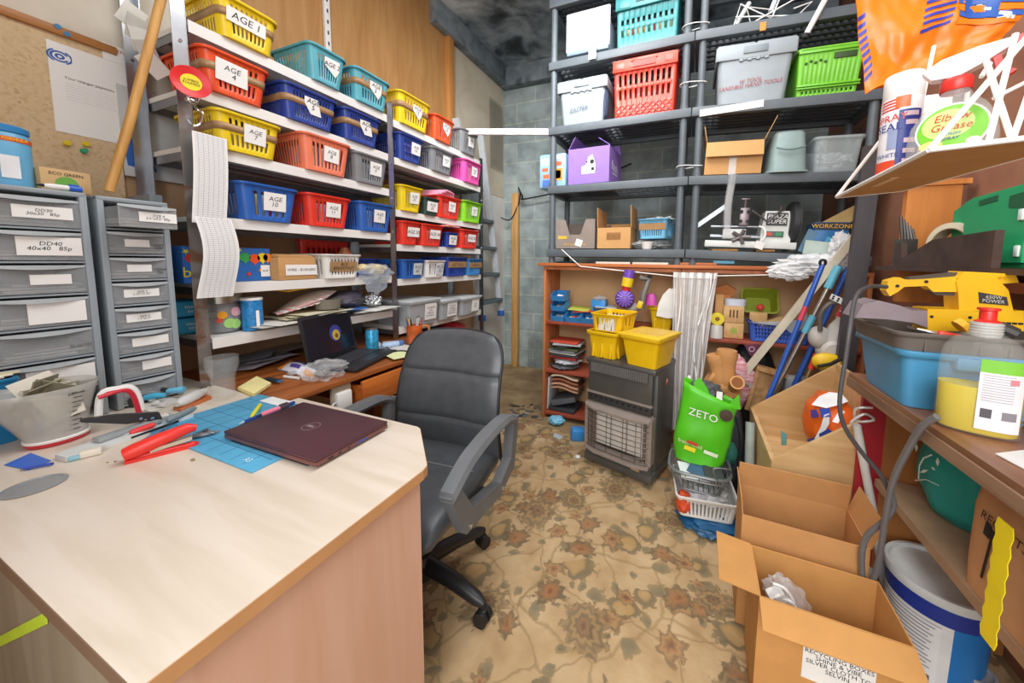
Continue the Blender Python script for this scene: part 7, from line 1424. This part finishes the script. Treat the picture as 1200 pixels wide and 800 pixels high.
# blue tub with tool tray
t = thing('storage_tub', 'large blue plastic tub standing at the workbench front edge', 'tub', (.655, 1.145, .8815)); BLT = M('4f9bc9', .35, var=.05)
mb = MB(BLT, Matrix.Translation((.665, 1.145, .8815))); shell(mb, .31, .27, .15, .02, .02, lip=.008); mb.box((-.03, -.012, .132), (.07, .02, .03), b=.004); mb.box((.06, -.012, .132), (.05, .02, .03), b=.004); build('tub_body', mb, t, world=True, solid=.004)
t = thing('tool_tray', 'dark grey tool tray sitting on the blue tub', 'tray', (.665, 1.28, 1.033)); DT = M('6a625d', .55, var=.12)
mb = MB(DT, Matrix.Translation((.665, 1.135, 1.0335))); shell(mb, .35, .29, .045, .008, .03, lip=.004)
for k in range(6): mb.box((-.12+.05*k, .006, .022), (.004, .008, .04))
build('tray_body', mb, t, world=True, solid=.004)
t = thing('red_handled_cutter', 'red handled cutter lying in the tool tray', 'tool', (.60, 1.17, 1.06)); mb = MB(M('e5402f', .4)); mb.box((.592, 1.15, 1.075), (.045, .02, .022), (0, .2, -.1), b=.005); build('grip', mb, t, world=True); mb = MB(CHROME); mb.tube([(.57, 1.155, 1.08), (.535, 1.16, 1.088)], [.007, .004], 8); mb.tube([(.615, 1.15, 1.072), (.66, 1.15, 1.06)], [.008, .006], 8); build('jaw', mb, t, world=True)
mb = MB(M('77706c', .35, .5)); random.seed(17)
for i in range(9): p = V(random.uniform(.56, .78), random.uniform(1.18, 1.36), 1.052); mb.cyl(p, p+V(random.uniform(-.04, .04), random.uniform(-.03, .03), .008), .007, n=8)
o = solo('loose_fittings', 'loose grey fittings spread in the tool tray', 'fittings', mb)
# hedge trimmer
t = thing('hedge_trimmer', 'yellow electric hedge trimmer lying across the blue tub', 'trimmer', (.68, 1.27, 1.08)); HY = M('f2bc1b', .4, var=.04); hq = lambda x, y, Y=1.26: pY(x, y, Y)
def hs(name, pts, m, th, Y=1.24, par=None, b=None):
    mb = MB(m); mb.slab([pY(x, y, Y) for x, y in pts], (0, 1, 0), th); return build(name, mb, par or t, world=True)
bod = hs('body', [(1087, 362), (1127, 363), (1150, 365), (1200, 364), (1200, 388), (1087, 388)], HY, .07)
hs('motor_column', [(1124, 363), (1123, 343), (1121, 330), (1130, 318), (1165, 322), (1182, 340), (1188, 366)], HY, .06, 1.245)
hs('rear_handle', [(1121, 326), (1130, 318), (1190, 321), (1194, 331), (1165, 333), (1150, 331), (1121, 343)], HY, .05, 1.25)
hs('front_handle', [(1038, 340), (1041, 329), (1055, 325), (1062, 328), (1086, 327), (1122, 324), (1124, 342), (1094, 342), (1086, 335), (1060, 336), (1052, 342), (1043, 347)], HY, .035, 1.25)
mb = MB(M('4a4540', .5)); mb.slab([hq(1066, 325, 1.265), hq(1122, 319, 1.265), hq(1122, 324, 1.265), hq(1066, 329, 1.265)], (0, 1, 0), .03); mb.slab([hq(1088, 340), hq(1122, 342), hq(1120, 346), hq(1098, 346)], (0, 1, 0), .02); build('grip_pad', mb, t, world=True)
mb = MB(M('3a3836', .5)); P = [hq(1147, 342, 1.243), hq(1180, 348, 1.243), hq(1182, 358, 1.243), hq(1148, 355, 1.243)]; mb.slab(P, (0, 1, 0), .003); mb.text('650W\nPOWER', .012, (P[0]+P[1]+P[2]+P[3])/4+V(0, -.001, 0), (1, 0, -.06), (0, 0, 1), M('d8d2c4', .5)); build('rating_plate', mb, t, world=True)
mb = MB(INK)
for i in range(5): c = hq(1168+7*i, 378+.3*i, 1.239); mb.box(c, (.008, .003, .005))
build('vent_slots', mb, t, world=True)
for x, y in ((1086, 330), (1092, 371), (1135, 322), (1137, 372), (1052, 335)): c = hq(x, y, 1.239 if y > 340 else 1.247); mb = MB(INK); mb.cyl(c+V(0, .0, 0), c+V(0, .004, 0), .004, n=10); build('screw', mb, t, world=True)
mb = MB()
for i in range(7): mb.box(hq(1142+6*i, 325, 1.249), (.006, .003, .006), (0, .6, 0), m=M('d69a10', .4))
build('grip_ribs', mb, t, world=True)
mb = MB(M('8f8288', .4, var=.1)); mb.slab([pY(1002, 372, 1.22), pY(1012, 356, 1.22), pY(1030, 352, 1.22), pY(1055, 358, 1.22), pY(1070, 364, 1.22), pY(1087, 364, 1.22), pY(1087, 384, 1.22), pY(1070, 378, 1.22), pY(1040, 374, 1.22)], (0, 1, 0), .09); build('blade_cover', mb, t, world=True, label='grey mauve blade cover')
mb = MB(M('3a3634', .5)); mb.tube(smooth_path([pY(1190, 392, 1.16), pY(1168, 384, 1.17), pY(1140, 386, 1.18), pY(1128, 380, 1.185)]), [.016]*7+[.014]*6+[.012]*6, 10); mb.tube([pY(1132, 380, 1.175), pY(1124, 384, 1.175)], .02, 10, m=M('f0b81c', .4)); solo('black_handled_tool', 'tool with black and yellow handle behind the bottle neck', 'tool', mb)
t = thing('power_cable', 'thick black power cable hanging from the hedge trimmer to the boxes', 'cable', (.52, 1.2, .9)); CB = M('4b4a4c', .5)
mb = MB(CB); mb.tube(smooth_path([pY(1039, 336, 1.25), pY(1018, 336, 1.22), pY(1003, 348, 1.17), pY(996, 385, 1.12), pY(991, 420, 1.11), pY(984, 470, 1.11), pY(990, 500, 1.12), pY(1010, 530, 1.14), pY(1033, 558, 1.16), pY(1048, 590, 1.17)]), .0055, 8); build('cord', mb, t, world=True)
mb = MB(M('6f6d6d', .5)); mb.tube(smooth_path([pY(1098, 488, 1.02), pY(1080, 500, 1.05), pY(1062, 530, 1.1), pY(1046, 565, 1.14), pY(1037, 610, 1.17), pY(1030, 655, 1.2), pY(1022, 680, 1.222), pY(1012, 682, 1.225), pY(1010, 650, 1.225), pY(1016, 628, 1.222), pY(1036, 610, 1.19), pY(1047, 592, 1.17), pY(1043, 575, 1.16)]), .0075, 8); build('cord_loop', mb, t, world=True)
# washing-up liquid bottle
bc = V(.602, 1.055, .8812); t = thing('detergent_bottle', 'clear bottle of yellow washing up liquid with red cap on the workbench', 'bottle', bc, rad(-22))
BTL = M('eef1ea', .04, alpha=.11, var=.01)
prof = [(0, .058, .034), (.006, .064, .038), (.15, .064, .038), (.185, .06, .036), (.21, .045, .03), (.222, .026, .022), (.232, .022, .022)]
mb = MB(BTL); mb.loft([(z, 0, 0, a, b) for z, a, b in prof], 36, 2.6); build('bottle_body', mb, t, smooth=60)
mb = MB(M('dcc600', .12, alpha=.97, var=.03)); mb.loft([(z, 0, 0, a*.965, b*.95) for z, a, b in ((.003, .056, .033), (.008, .063, .037), (.105, .064, .038))], 36, 2.6, captop=True); build('liquid', mb, t, smooth=60)
mb = MB(M('d9dcd8', .2, alpha=.6)); mb.lathe([(.0225, .215), (.024, .22), (.024, .245), (.02, .247)], n=24)
for k in range(4): mb.lathe([(.024, .222+.006*k), (.0255, .224+.006*k), (.024, .226+.006*k)], n=24)
build('neck', mb, t)
mb = MB(M('e2322c', .35)); mb.lathe([(.018, .245), (.02, .247), (.02, .249), (.013, .252), (.013, .272), (.011, .275), (0, .275)], n=24); mb.lathe([(0, .273), (.017, .273), (.017, .278), (0, .279)], n=24); build('cap', mb, t)
def hug(u, z, off=.0012, pw=2.6, a=.064, b=.038):   # point on the bottle's front
    x = u; yy = b*(max(0, 1-abs(x/a)**pw))**(1/pw); return V(x, -yy-off, z)
mb = MB(M('f0ecee', .5)); mb.grid(lambda p, q_: hug(-.006+.062*p*(1-.0*q_), .018+.125*q_), 9, 3); mb.grid(lambda p, q_: hug(-.006+.062*p, .143+.028*q_, .0011), 9, 3, m=M('7fc93f', .5)); 
for i in range(11): mb.grid(lambda p, q_, i=i: hug(-.001+.044*p, .137-.0055*i+.0018*q_, .0018), 7, 2, m=M('b9b4c0', .6))
mb.grid(lambda p, q_: hug(.03+.02*p, .045+.018*q_, .0019), 3, 2, m=M('8a8890', .6)); mb.grid(lambda p, q_: hug(.0+.016*p, .045+.02*q_, .0019), 3, 2, m=M('5a585e', .6)); mb.grid(lambda p, q_: hug(.036+.012*p, .122+.012*q_, .0019), 3, 2, m=M('d88a92', .6)); build('label', mb, t, smooth=60)
mb = MB(M('e9e9e6', .5)); mb.slab([pZ(1166, 532, .8815), pZ(1200, 528, .8815), pZ(1200, 550, .8815)], (0, 0, 1), .002); solo('white_card', 'white card corner lying on the workbench right of the bottle', 'card', mb)
mb = MB(CHROME); a = pZ(1180, 514, .886); mb.tube(smooth_path([a, pZ(1190, 505, .89), pZ(1205, 498, .892)]), .005, 8); solo('metal_rod', 'bent chrome rod lying by the bottle base', 'rod', mb)
# low shelf things
t = thing('teal_bag', 'teal fabric bag with white leaf print under the workbench', 'bag', (.68, 1.24, .531)); TB = M('169a94', .6, var=.08, bump=.1, scale=8)
tc_ = V(.725, 1.29, .66); mb = MB(TB); mb.blob(tc_, (.072, .13, .14), 6, .1, 2, sub=4, flat=.5308); build('bag_body', mb, t, world=True)
mb = MB(); LFc = M('d9efe8', .6); src = (tc_, (.072, .13, .14)); random.seed(6)
for x, y, s_ in ((1074, 524, 5), (1066, 530, 3), (1070, 538, 5), (1099, 541, 5), (1069, 549, 3), (1094, 549, 3), (1083, 552, 5), (1061, 545, 3), (1080, 513, 4)):
    a = random.uniform(0, 6); patch(mb, [(x+s_*math.cos(a), y+s_*math.sin(a)), (x-s_*.4*math.sin(a), y+s_*.4*math.cos(a)), (x-s_*math.cos(a), y-s_*math.sin(a)), (x+s_*.4*math.sin(a), y-s_*.4*math.cos(a))], LFc, src)
for c in (((1076, 560), (1077, 545), (1082, 536), (1092, 532)), ((1072, 562), (1085, 561), (1100, 568))):
    for p, q_ in zip(c, c[1:]): patch(mb, [p, q_, (q_[0]+1, q_[1]+1.3), (p[0]+1, p[1]+1.3)], LFc, src)
build('leaf_print', mb, t, world=True)
t = thing('paper_bag', 'brown paper sack with handwritten RECEIPTS under the workbench', 'bag', (.63, .95, .531)); KR = M('c9976a', .8, var=.06)
rq = lambda x, y, X=.606: pX(x, y, X)
zt_ = .79; mb = MB(KR); secs = [(.5312, .655, .955, .045, .10), (.60, .655, .955, .047, .10), (.72, .655, .955, .045, .098), (zt_, .655, .955, .035, .095)]; mb.loft(secs, 28, 6, amp=.003, fr=8); build('bag_body', mb, t, world=True, solid=.002)
mb = MB(); o = V(.6062, .955, .715); mb.text('RECEIPTS', .028, o, (0, -1, 0), (0, 0, 1), INK, shear=.2); 
for k in range(2): mb.box((.607, .985-.03*k, .64), (.001, .005, .12), (.12, 0, 0), m=INK); mb.box((.607, .992-.03*k, .69), (.001, .016, .03), (.12, 0, 0), m=INK)
build('handwriting', mb, t, world=True)
mb = MB(KR); mb.lathe([(.012, -.08), (.03, -.08), (.03, .08), (.012, .08)], (.665, 1.01, .815), 24, rot=(PI/2, 0, 0), closed=True); solo('paper_roll', 'brown paper roll lying on top of the RECEIPTS sack', 'paper', mb)
mb = MB(M('b8a896', .6)); mb.lathe([(.018, -.06), (.026, -.06), (.026, .06), (.018, .06)], (.70, .94, .815), 24, rot=(PI/2, 0, 0), closed=True); solo('grey_roll', 'grey roll lying beside the brown paper roll under the bench', 'roll', mb)
mb = MB(M('f2dc1e', .5)); a, b = pX(1178, 612, .545), pX(1156, 752, .545); k = 14; w = .032
pts = []
for i in range(k+1): p = a+(b-a)*(i/k); pts.append(p+V(0, w*.5+(.004 if i % 2 else 0), 0))
for i in range(k, -1, -1): p = a+(b-a)*(i/k); pts.append(p+V(0, -w*.5-(.004 if i % 2 else 0), 0))
mb.slab(pts, (1, 0, 0), .0015)
for f in (.62, .9): p = a+(b-a)*f; mb.para(p+V(.0018, -w*.55, -.007), V(0, w*1.1, 0), V(.0005, 0, 0), V(0, 0, .012), m=M('c9c6b0', .5))
for f in (.12, .3, .46, .76): p = a+(b-a)*f; mb.para(p+V(.0018, -w*.5, 0), V(0, w, 0), V(.0004, 0, 0), V(0, 0, .0016), m=M('c8b414', .5))
solo('tag_strip', 'yellow scalloped tag strip hanging beside the workbench leg', 'strip', mb)
# paint tubs
t = thing('paint_tub', 'large blue and white paint tub with grey lid under the workbench', 'tub', (.725, 1.33, .0105)); r = .112; h = .325
mb = MB(M('1f7fd0', .35, var=.04)); mb.lathe([(0, 0), (r*.92, 0), (r*.93, .004), (r, h-.03), (r, h-.02)], n=48); build('tub_body', mb, t)
mb = MB(M('dde1e0', .4)); mb.lathe([(r*1.0, h-.028), (r*1.07, h-.026), (r*1.09, h-.01), (r*1.07, h), (r*.98, h), (r*.96, h-.012), (r*.5, h-.014), (0, h-.012)], n=48); build('lid', mb, t)
def band(a0, a1, z0, z1, m, off=.0015): mb.grid(lambda u, v: V((r*(.93+.07*(z0+(z1-z0)*v)/h)+off)*math.cos(rad(a0+(a1-a0)*u)), (r*(.93+.07*(z0+(z1-z0)*v)/h)+off)*math.sin(rad(a0+(a1-a0)*u)), z0+(z1-z0)*v), 14, 3, m)
mb = MB(); band(160, 262, .02, .245, M('eceef0', .5)); band(160, 340, .245, .292, M('2b3f9f', .4)); band(176, 250, .05, .235, M('f4f5f6', .5), .0022)
for i in range(14): band(182+i % 3, 244-(i*5) % 9, .222-.0115*i, .225-.0115*i, M('7d8088', .6), .0028)
band(222, 244, .055, .075, M('6a6c70', .6), .003); band(176, 250, .234, .2355, INK, .0028); band(176, 250, .0495, .051, INK, .0028); build('label', mb, t, smooth=60)
mb = MB(M('d8dad8', .4, .3)); mb.tube(smooth_path([(-r*.8, -r*.7, .05), (-r*.5, -r*1.05, .03), (.0, -r*1.15, .03), (r*.5, -r*1.0, .05)]), .004, 6); build('bail_handle', mb, t)
mb = MB(M('b9c0c2', .35, .3)); mb.lathe([(0, 0), (.04, 0), (.04, .2), (.042, .2), (.042, .21), (.036, .21), (.035, .2), (0, .2)], (.575, 1.41, .0105), 32); mb.lathe([(.0405, .03), (.0408, .03), (.0408, .16), (.0405, .16)], (.575, 1.41, .0105), 32, m=M('33383c', .5), closed=True); solo('paint_tin', 'grey lidded tin with dark band left of the big paint tub', 'tin', mb)
c = pZ(1142, 783, .12); t = thing('paint_tin', 'small pale tin standing in front of the big paint tub', 'tin', (c.x, c.y, .0105)); mb = MB(M('c9cbc9', .35, .3)); mb.lathe([(0, 0), (.04, 0), (.04, .1), (.043, .103), (.043, .109), (.036, .109), (.035, .104), (0, .104)], n=32); build('tin_body', mb, t); mb = MB(M('e6e2e2', .5)); mb.lathe([(.0405, .015), (.041, .015), (.041, .085), (.0405, .085)], n=32, closed=True); build('label', mb, t)
# ------------------------------------------------------------------ dark post and upper shelf on the right wall
mb = MB(wood('4b474a', '39363a', (9, 9, 1), .5, 2)); P0 = pY(1013, 240, 1.77); mb.box((.712, 2.075, .9), (.072, .03, 1.78), (0, .03, 0)); solo('dark_post', 'dark painted upright post between the racks and the workbench', 'post', mb)
t = thing('wall_shelf', 'dark wooden wall shelf carrying masking tape and the green case', 'shelf', (.84, 1.5, 1.2)); DK = wood('4d3a33', '3a2b26', (1, 9, 9), .5, 2)
mb = MB(DK); mb.box((.855, 1.5, 1.236), (.24, .86, .016)); build('shelf_board', mb, t, world=True)
X = .735; n = 10; arc = [(1.80-.10-.058*math.cos(PI*.5+PI*.5*i/n)*-1*0, 0) for i in range(1)]
y1, y0 = 1.79, 1.30; pts = [(X, y1, 1.2445), (X, y0, 1.2445), (X, y0, 1.345), (X, 1.56, 1.335)]+[(X, 1.56+.15*math.sin(rad(a)), 1.335-.055*math.sin(rad(a))+(0)) for a in (20, 40, 60, 80)]+[(X, 1.735, 1.275), (X, 1.75, 1.335), (X, y1, 1.33)]
mb = MB(DK); mb.slab(pts, (1, 0, 0), .018); build('front_board', mb, t, world=True)
mb = MB(wood('d1863f', 'b56d2c', (9, 9, 1), .5, 2)); mb.box((.86, 1.86, 1.33), (.16, .03, .46)); mb.box((.86, 1.865, 1.57), (.2, .06, .02)); build('upright_board', mb, t, world=True)
mb = MB(wood('c9702f', 'a9541d', (1, 9, 9), .5, 2)); mb.box((.90, 1.45, 1.19), (.13, .7, .03)); build('support_rail', mb, t, world=True)
c = V(.80, 1.58, 1.318); t = thing('masking_tape', 'cream masking tape roll standing on the dark wall shelf', 'tape', (c.x, c.y, 1.245)); mb = MB(M('e0d8bc', .6)); mb.lathe([(.056, -.02), (.073, -.02), (.073, .02), (.056, .02)], c, 48, rot=(0, PI/2, .35), closed=True); build('tape_ring', mb, t, world=True); mb = MB(M('a58e74', .7)); mb.lathe([(.053, -.021), (.0558, -.021), (.0558, .021), (.053, .021)], c, 48, rot=(0, PI/2, .35), closed=True); build('card_core', mb, t, world=True)
mb = MB(M('55504c', .4, .4)); 
for k in range(5): mb.tube([(.76+.01*k, 1.80, 1.335), (.745+.012*k, 1.795+.006*k, 1.44-.012*k)], .005, 6)
mb.box((.77, 1.80, 1.30), (.06, .03, .1)); solo('metal_clips', 'bunch of dark metal clips standing at the end of the wall shelf', 'clips', mb)
t = thing('tool_case', 'green plastic tool case on the dark wall shelf', 'case', (.87, 1.42, 1.245)); GCs = M('2fa36a', .4, var=.05)
mb = MB(GCs); mb.slab([(.80, 1.27, 1.2455), (.80, 1.585, 1.2455), (.80, 1.60, 1.27), (.80, 1.60, 1.43), (.80, 1.52, 1.46), (.80, 1.27, 1.47)], (1, 0, 0), .10); mb.slab([(.79, 1.30, 1.26), (.79, 1.52, 1.26), (.79, 1.53, 1.45), (.79, 1.30, 1.46)], (1, 0, 0), .01); build('case_body', mb, t, world=True)
mb = MB(M('22603f', .5)); mb.slab([(.788, 1.40, 1.435), (.788, 1.47, 1.43), (.788, 1.47, 1.445), (.788, 1.40, 1.45)], (1, 0, 0), .003); build('handle_slot', mb, t, world=True); mb = MB(M('22603f', .5)); mb.slab([(.788, 1.30, 1.40), (.788, 1.36, 1.41), (.788, 1.36, 1.44), (.788, 1.30, 1.445)], (1, 0, 0), .003); build('handle_slot', mb, t, world=True)
for z in (1.29, 1.385): mb = MB(M('d9e6df', .4)); mb.box((.788, 1.315, z), (.006, .016, .03), b=.003); build('latch', mb, t, world=True)
# ------------------------------------------------------------------ white wire shelf with bottles, near on the right
ZW = 1.43
t = thing('wire_shelf', 'white wire shelf with hardboard base hanging at upper right', 'shelf', (.39, .97, ZW)); Wp = [pZ(980, 232, ZW), pZ(1088, 178, ZW), pZ(1201, 166, ZW)+V(.06, 0, 0), pZ(1058, 224, ZW)]
a, b = V(.3555, 1.193, ZW), V(.3405, .756, ZW); c3, d3 = V(.52, .71, ZW), V(.468, 1.131, ZW)
mb = MB(M('b98a55', .7)); mb.slab([a, b, c3, d3], (0, 0, 1), .004); mb.label(pZ(1036, 213, ZW)+V(0, 0, -.0004), (0, 1, 0), (1, 0, 0), .09, .012, '', m=M('d9b98a', .7)); build('hardboard_base', mb, t, world=True)
mb = MB(WHITE); R_ = .0042
for p, q_ in ((a, b), (b, c3), (c3, d3), (d3, a)): mb.tube([p+V(0, 0, .003), q_+V(0, 0, .003)], R_, 8)
up = V(.01, 0, .1)
mb.tube([a+V(0, 0, .003), a+V(.078, -.045, .15)], R_, 8)
e1 = pY(1205, 42, .772); mb.tube([b+V(0, 0, .003), e1], R_, 8)
for (x, y), (x2, y2) in (((1186, 165), (1155, 70)), ((1186, 165), (1205, 110)), ((1158, 168), (1190, 40))): mb.tube([pY(x, y, .742 if y > 160 else .78), pY(x2, y2, .772)], R_*.9, 8)
for (x, y), (x2, y2) in (((1135, 95), (1126, 190)), ((1150, 90), (1170, 60)), ((1165, 115), (1205, 95))): mb.tube([pY(x, y, 1.05), pY(x2, y2, 1.08)], R_, 8)
mb.tube([d3+V(0, 0, .003), d3+V(.03, 0, .33)], R_, 8); build('wire_frame', mb, t, world=True)
t = thing('spray_can', 'white aerosol can with blue and red print on the wire shelf', 'can', (.385, .965, ZW+.0047), rad(-20)); r = .0315
mb = MB(M('eeeef0', .35)); mb.lathe([(0, 0), (r*.96, 0), (r, .004), (r, .15), (r*.96, .155)], n=36); build('can_body', mb, t)
mb = MB(WHITE); mb.lathe([(r*.97, .152), (r*.99, .153), (r*.99, .196), (r*.94, .2), (0, .2)], n=36); build('cap', mb, t)
mb = MB()
def arc(a0, a1, z0, z1, m, off=.0006): mb.grid(lambda u, v: V((r+off)*math.cos(rad(a0+(a1-a0)*u)), (r+off)*math.sin(rad(a0+(a1-a0)*u)), z0+(z1-z0)*v), 12, 2, m)
arc(262, 330, .01, .125, M('27388f', .4)); arc(180, 262, .0, .028, M('e2502f', .4)); 
for i in range(4): arc(200, 262-4*i, .128+.006*i, .131+.006*i, M('d8402f', .4))
arc(250, 290, .13, .152, M('e8703a', .4)); arc(235, 262, .05, .09, M('9aa6c8', .4), .0009)
for z, a0, a1 in ((.112, 275, 318), (.095, 282, 318), (.06, 280, 314), (.04, 280, 316), (.02, 280, 310)): arc(a0, a1, z, z+.009, M('d9c2cc', .5), .0009)
def wrap_text(s, size, ac, z, m):
    vs, fs = text_mesh(s, 'CENTER'); mb.add([V((r+.0014)*math.cos(rad(ac)+p.x*size/r), (r+.0014)*math.sin(rad(ac)+p.x*size/r), z+p.y*size) for p in vs], fs, m)
wrap_text('SPRAY', .019, 236, .112, M('d8402f', .4)); wrap_text('SEAL', .021, 234, .094, M('27388f', .4)); wrap_text('WHITE', .012, 236, .038, M('27388f', .4)); build('label', mb, t, smooth=60)
t = thing('white_tub', 'white printed carton between the aerosol and the spray bottle', 'carton', (.445, 1.0, ZW+.0047)); mb = MB(M('ecebec', .5)); mb.box((.44, 1.0, ZW+.085), (.05, .06, .159), b=.003); build('carton_body', mb, t, world=True); mb = MB(M('2f8fb8', .5)); mb.box((.4145, .99, ZW+.03), (.001, .03, .04)); build('print', mb, t, world=True)
t = thing('spray_bottle', 'clear trigger spray bottle with green label on the wire shelf', 'bottle', (.402, .835, ZW+.0047), rad(-26)); 
mb = MB(M('dfe5e2', .08, alpha=.3)); pr = [(0, .048, .022), (.004, .052, .025), (.03, .054, .026), (.06, .05, .025), (.085, .036, .021), (.10, .021, .017), (.112, .017, .017)]
mb.loft([(z, 0, 0, a, b) for z, a, b in pr], 36, 2.3); build('bottle_body', mb, t, smooth=60)
def hb(x, z, off=.001):
    a = .052 if z < .055 else .052-.4*(z-.055); return V(x, -.025*(max(0, 1-abs(x/.0545)**2.3))**(1/2.3)-off, z)
def oval(rx, rz, m, off, cx=0, cz=.045): mb.grid(lambda u, v: hb(cx+rx*v*math.cos(2*PI*u), cz+rz*v*math.sin(2*PI*u), off), 32, 5, m)
mb = MB(); oval(.043, .040, M('f1f1ee', .5), .0010); oval(.040, .037, M('7ed036', .45), .0016); oval(.03, .024, M('c9e88a', .45), .0020, -.005, .052); oval(.014, .008, M('e8e28a', .5), .0022, -.022, .02); oval(.009, .006, M('f2f2ee', .5), .0023, .026, .02); mb.grid(lambda u, v: hb(-.03+.062*u, .008+.005*v, .0021), 12, 2, m=M('ef7a2a', .5))
for s_, sz, z, m_ in (('Elbow', .0165, .062, M('d8342f', .4)), ('Grease', .0165, .047, M('d8342f', .4)), ('lemon', .009, .036, M('2f6fb8', .4)), ('SPRAY', .007, .028, M('27388f', .4))):
    vs, fs = text_mesh(s_, 'CENTER'); mb.add([hb(p.x*sz+p.y*sz*.2, z+p.y*sz, .0032) for p in vs], fs, m_)
build('label', mb, t, smooth=60)
mb = MB(M('e5382f', .35)); mb.lathe([(.0185, .11), (.0195, .112), (.0195, .128), (.017, .132), (0, .132)], n=28); build('collar', mb, t)
mb = MB(M('f2dfe0', .25, alpha=.9)); mb.slab([(-.042, -.011, .152), (-.03, -.011, .136), (.0, -.011, .132), (.03, -.011, .146), (.05, -.011, .158), (.052, -.011, .172), (.02, -.011, .172), (-.02, -.011, .166)], (0, 1, 0), .022); hd = build('trigger_head', mb, t)
mb = MB(M('e5382f', .35)); mb.slab([(.05, -.009, .158), (.066, -.009, .164), (.068, -.009, .174), (.051, -.009, .172)], (0, 1, 0), .018); mb.slab([(.036, -.007, .15), (.044, -.007, .152), (.05, -.007, .132), (.062, -.007, .122), (.056, -.007, .118), (.042, -.007, .128)], (0, 1, 0), .014); build('trigger', mb, hd)
# orange carrier bag above
YO = 1.3; oq = lambda x, y, Y=YO: pY(x, y, Y)
t = thing('carrier_bag', 'orange plastic bag with blue stripes hanging above the spray bottle', 'bag', oq(1080, 60)); OR2 = M('f47f1b', .35, var=.06, scale=8)
def ob(u, v):   # u across, v down, in world, crumpled
    l = oq(996+18*v, -70+180*v); rgt = oq(1240-70*v, -70+180*v-60*v*v); p = l+(rgt-l)*u
    n_ = noise.noise(Vector((u*5, v*4, 1)))*.018+noise.noise(Vector((u*12, v*9, 4)))*.008
    return p+V(0, n_, .012*noise.noise(Vector((u*4, 7, v*3)))*v)
mb = MB(OR2); mb.grid(ob, 44, 36); mb.grid(lambda u, v: ob(1-u, v)+V(0, .045*math.sin(PI*min(1, max(0, u)))*1.0+.002, 0), 44, 36); build('bag_body', mb, t, world=True)
mb = MB(M('3340a8', .4))
def obs(u0, u1, v0, v1, m=None, sk=0): mb.grid(lambda u, v: ob(u0+(u1-u0)*u, v0+(v1-v0)*v+sk*u)+V(0, -.003, 0), 6, 3, m)
for i in range(9): obs(.0, .055, .50+.05*i, .525+.05*i, None, -.03)
build('edge_stripes', mb, t, world=True); mb = MB(M('3340a8', .4))
for i in range(5): obs(.44-.012*i, .62-.01*i, .40+.062*i, .425+.062*i, None, -.05)
build('blue_stripes', mb, t, world=True); mb = MB()
for i in range(4): obs(.62, 1.0, .38+.07*i, .44+.07*i, M('2f5fb0', .4) if i % 2 == 0 else M('f47f1b', .35), .05)
obs(.66, .84, .38, .55, M('2b5cad', .4), .06); obs(.72, .80, .40, .48, WHITE, .05); obs(.85, .95, .55, .62, M('e9e9ec', .4), .05)
build('logo', mb, t, world=True); mb = MB()
obs(0, .14, .25, .38, M('eceef0', .4), 0); obs(.03, .055, .25, .38, M('5a6068', .4), 0); build('white_panel', mb, t, world=True)
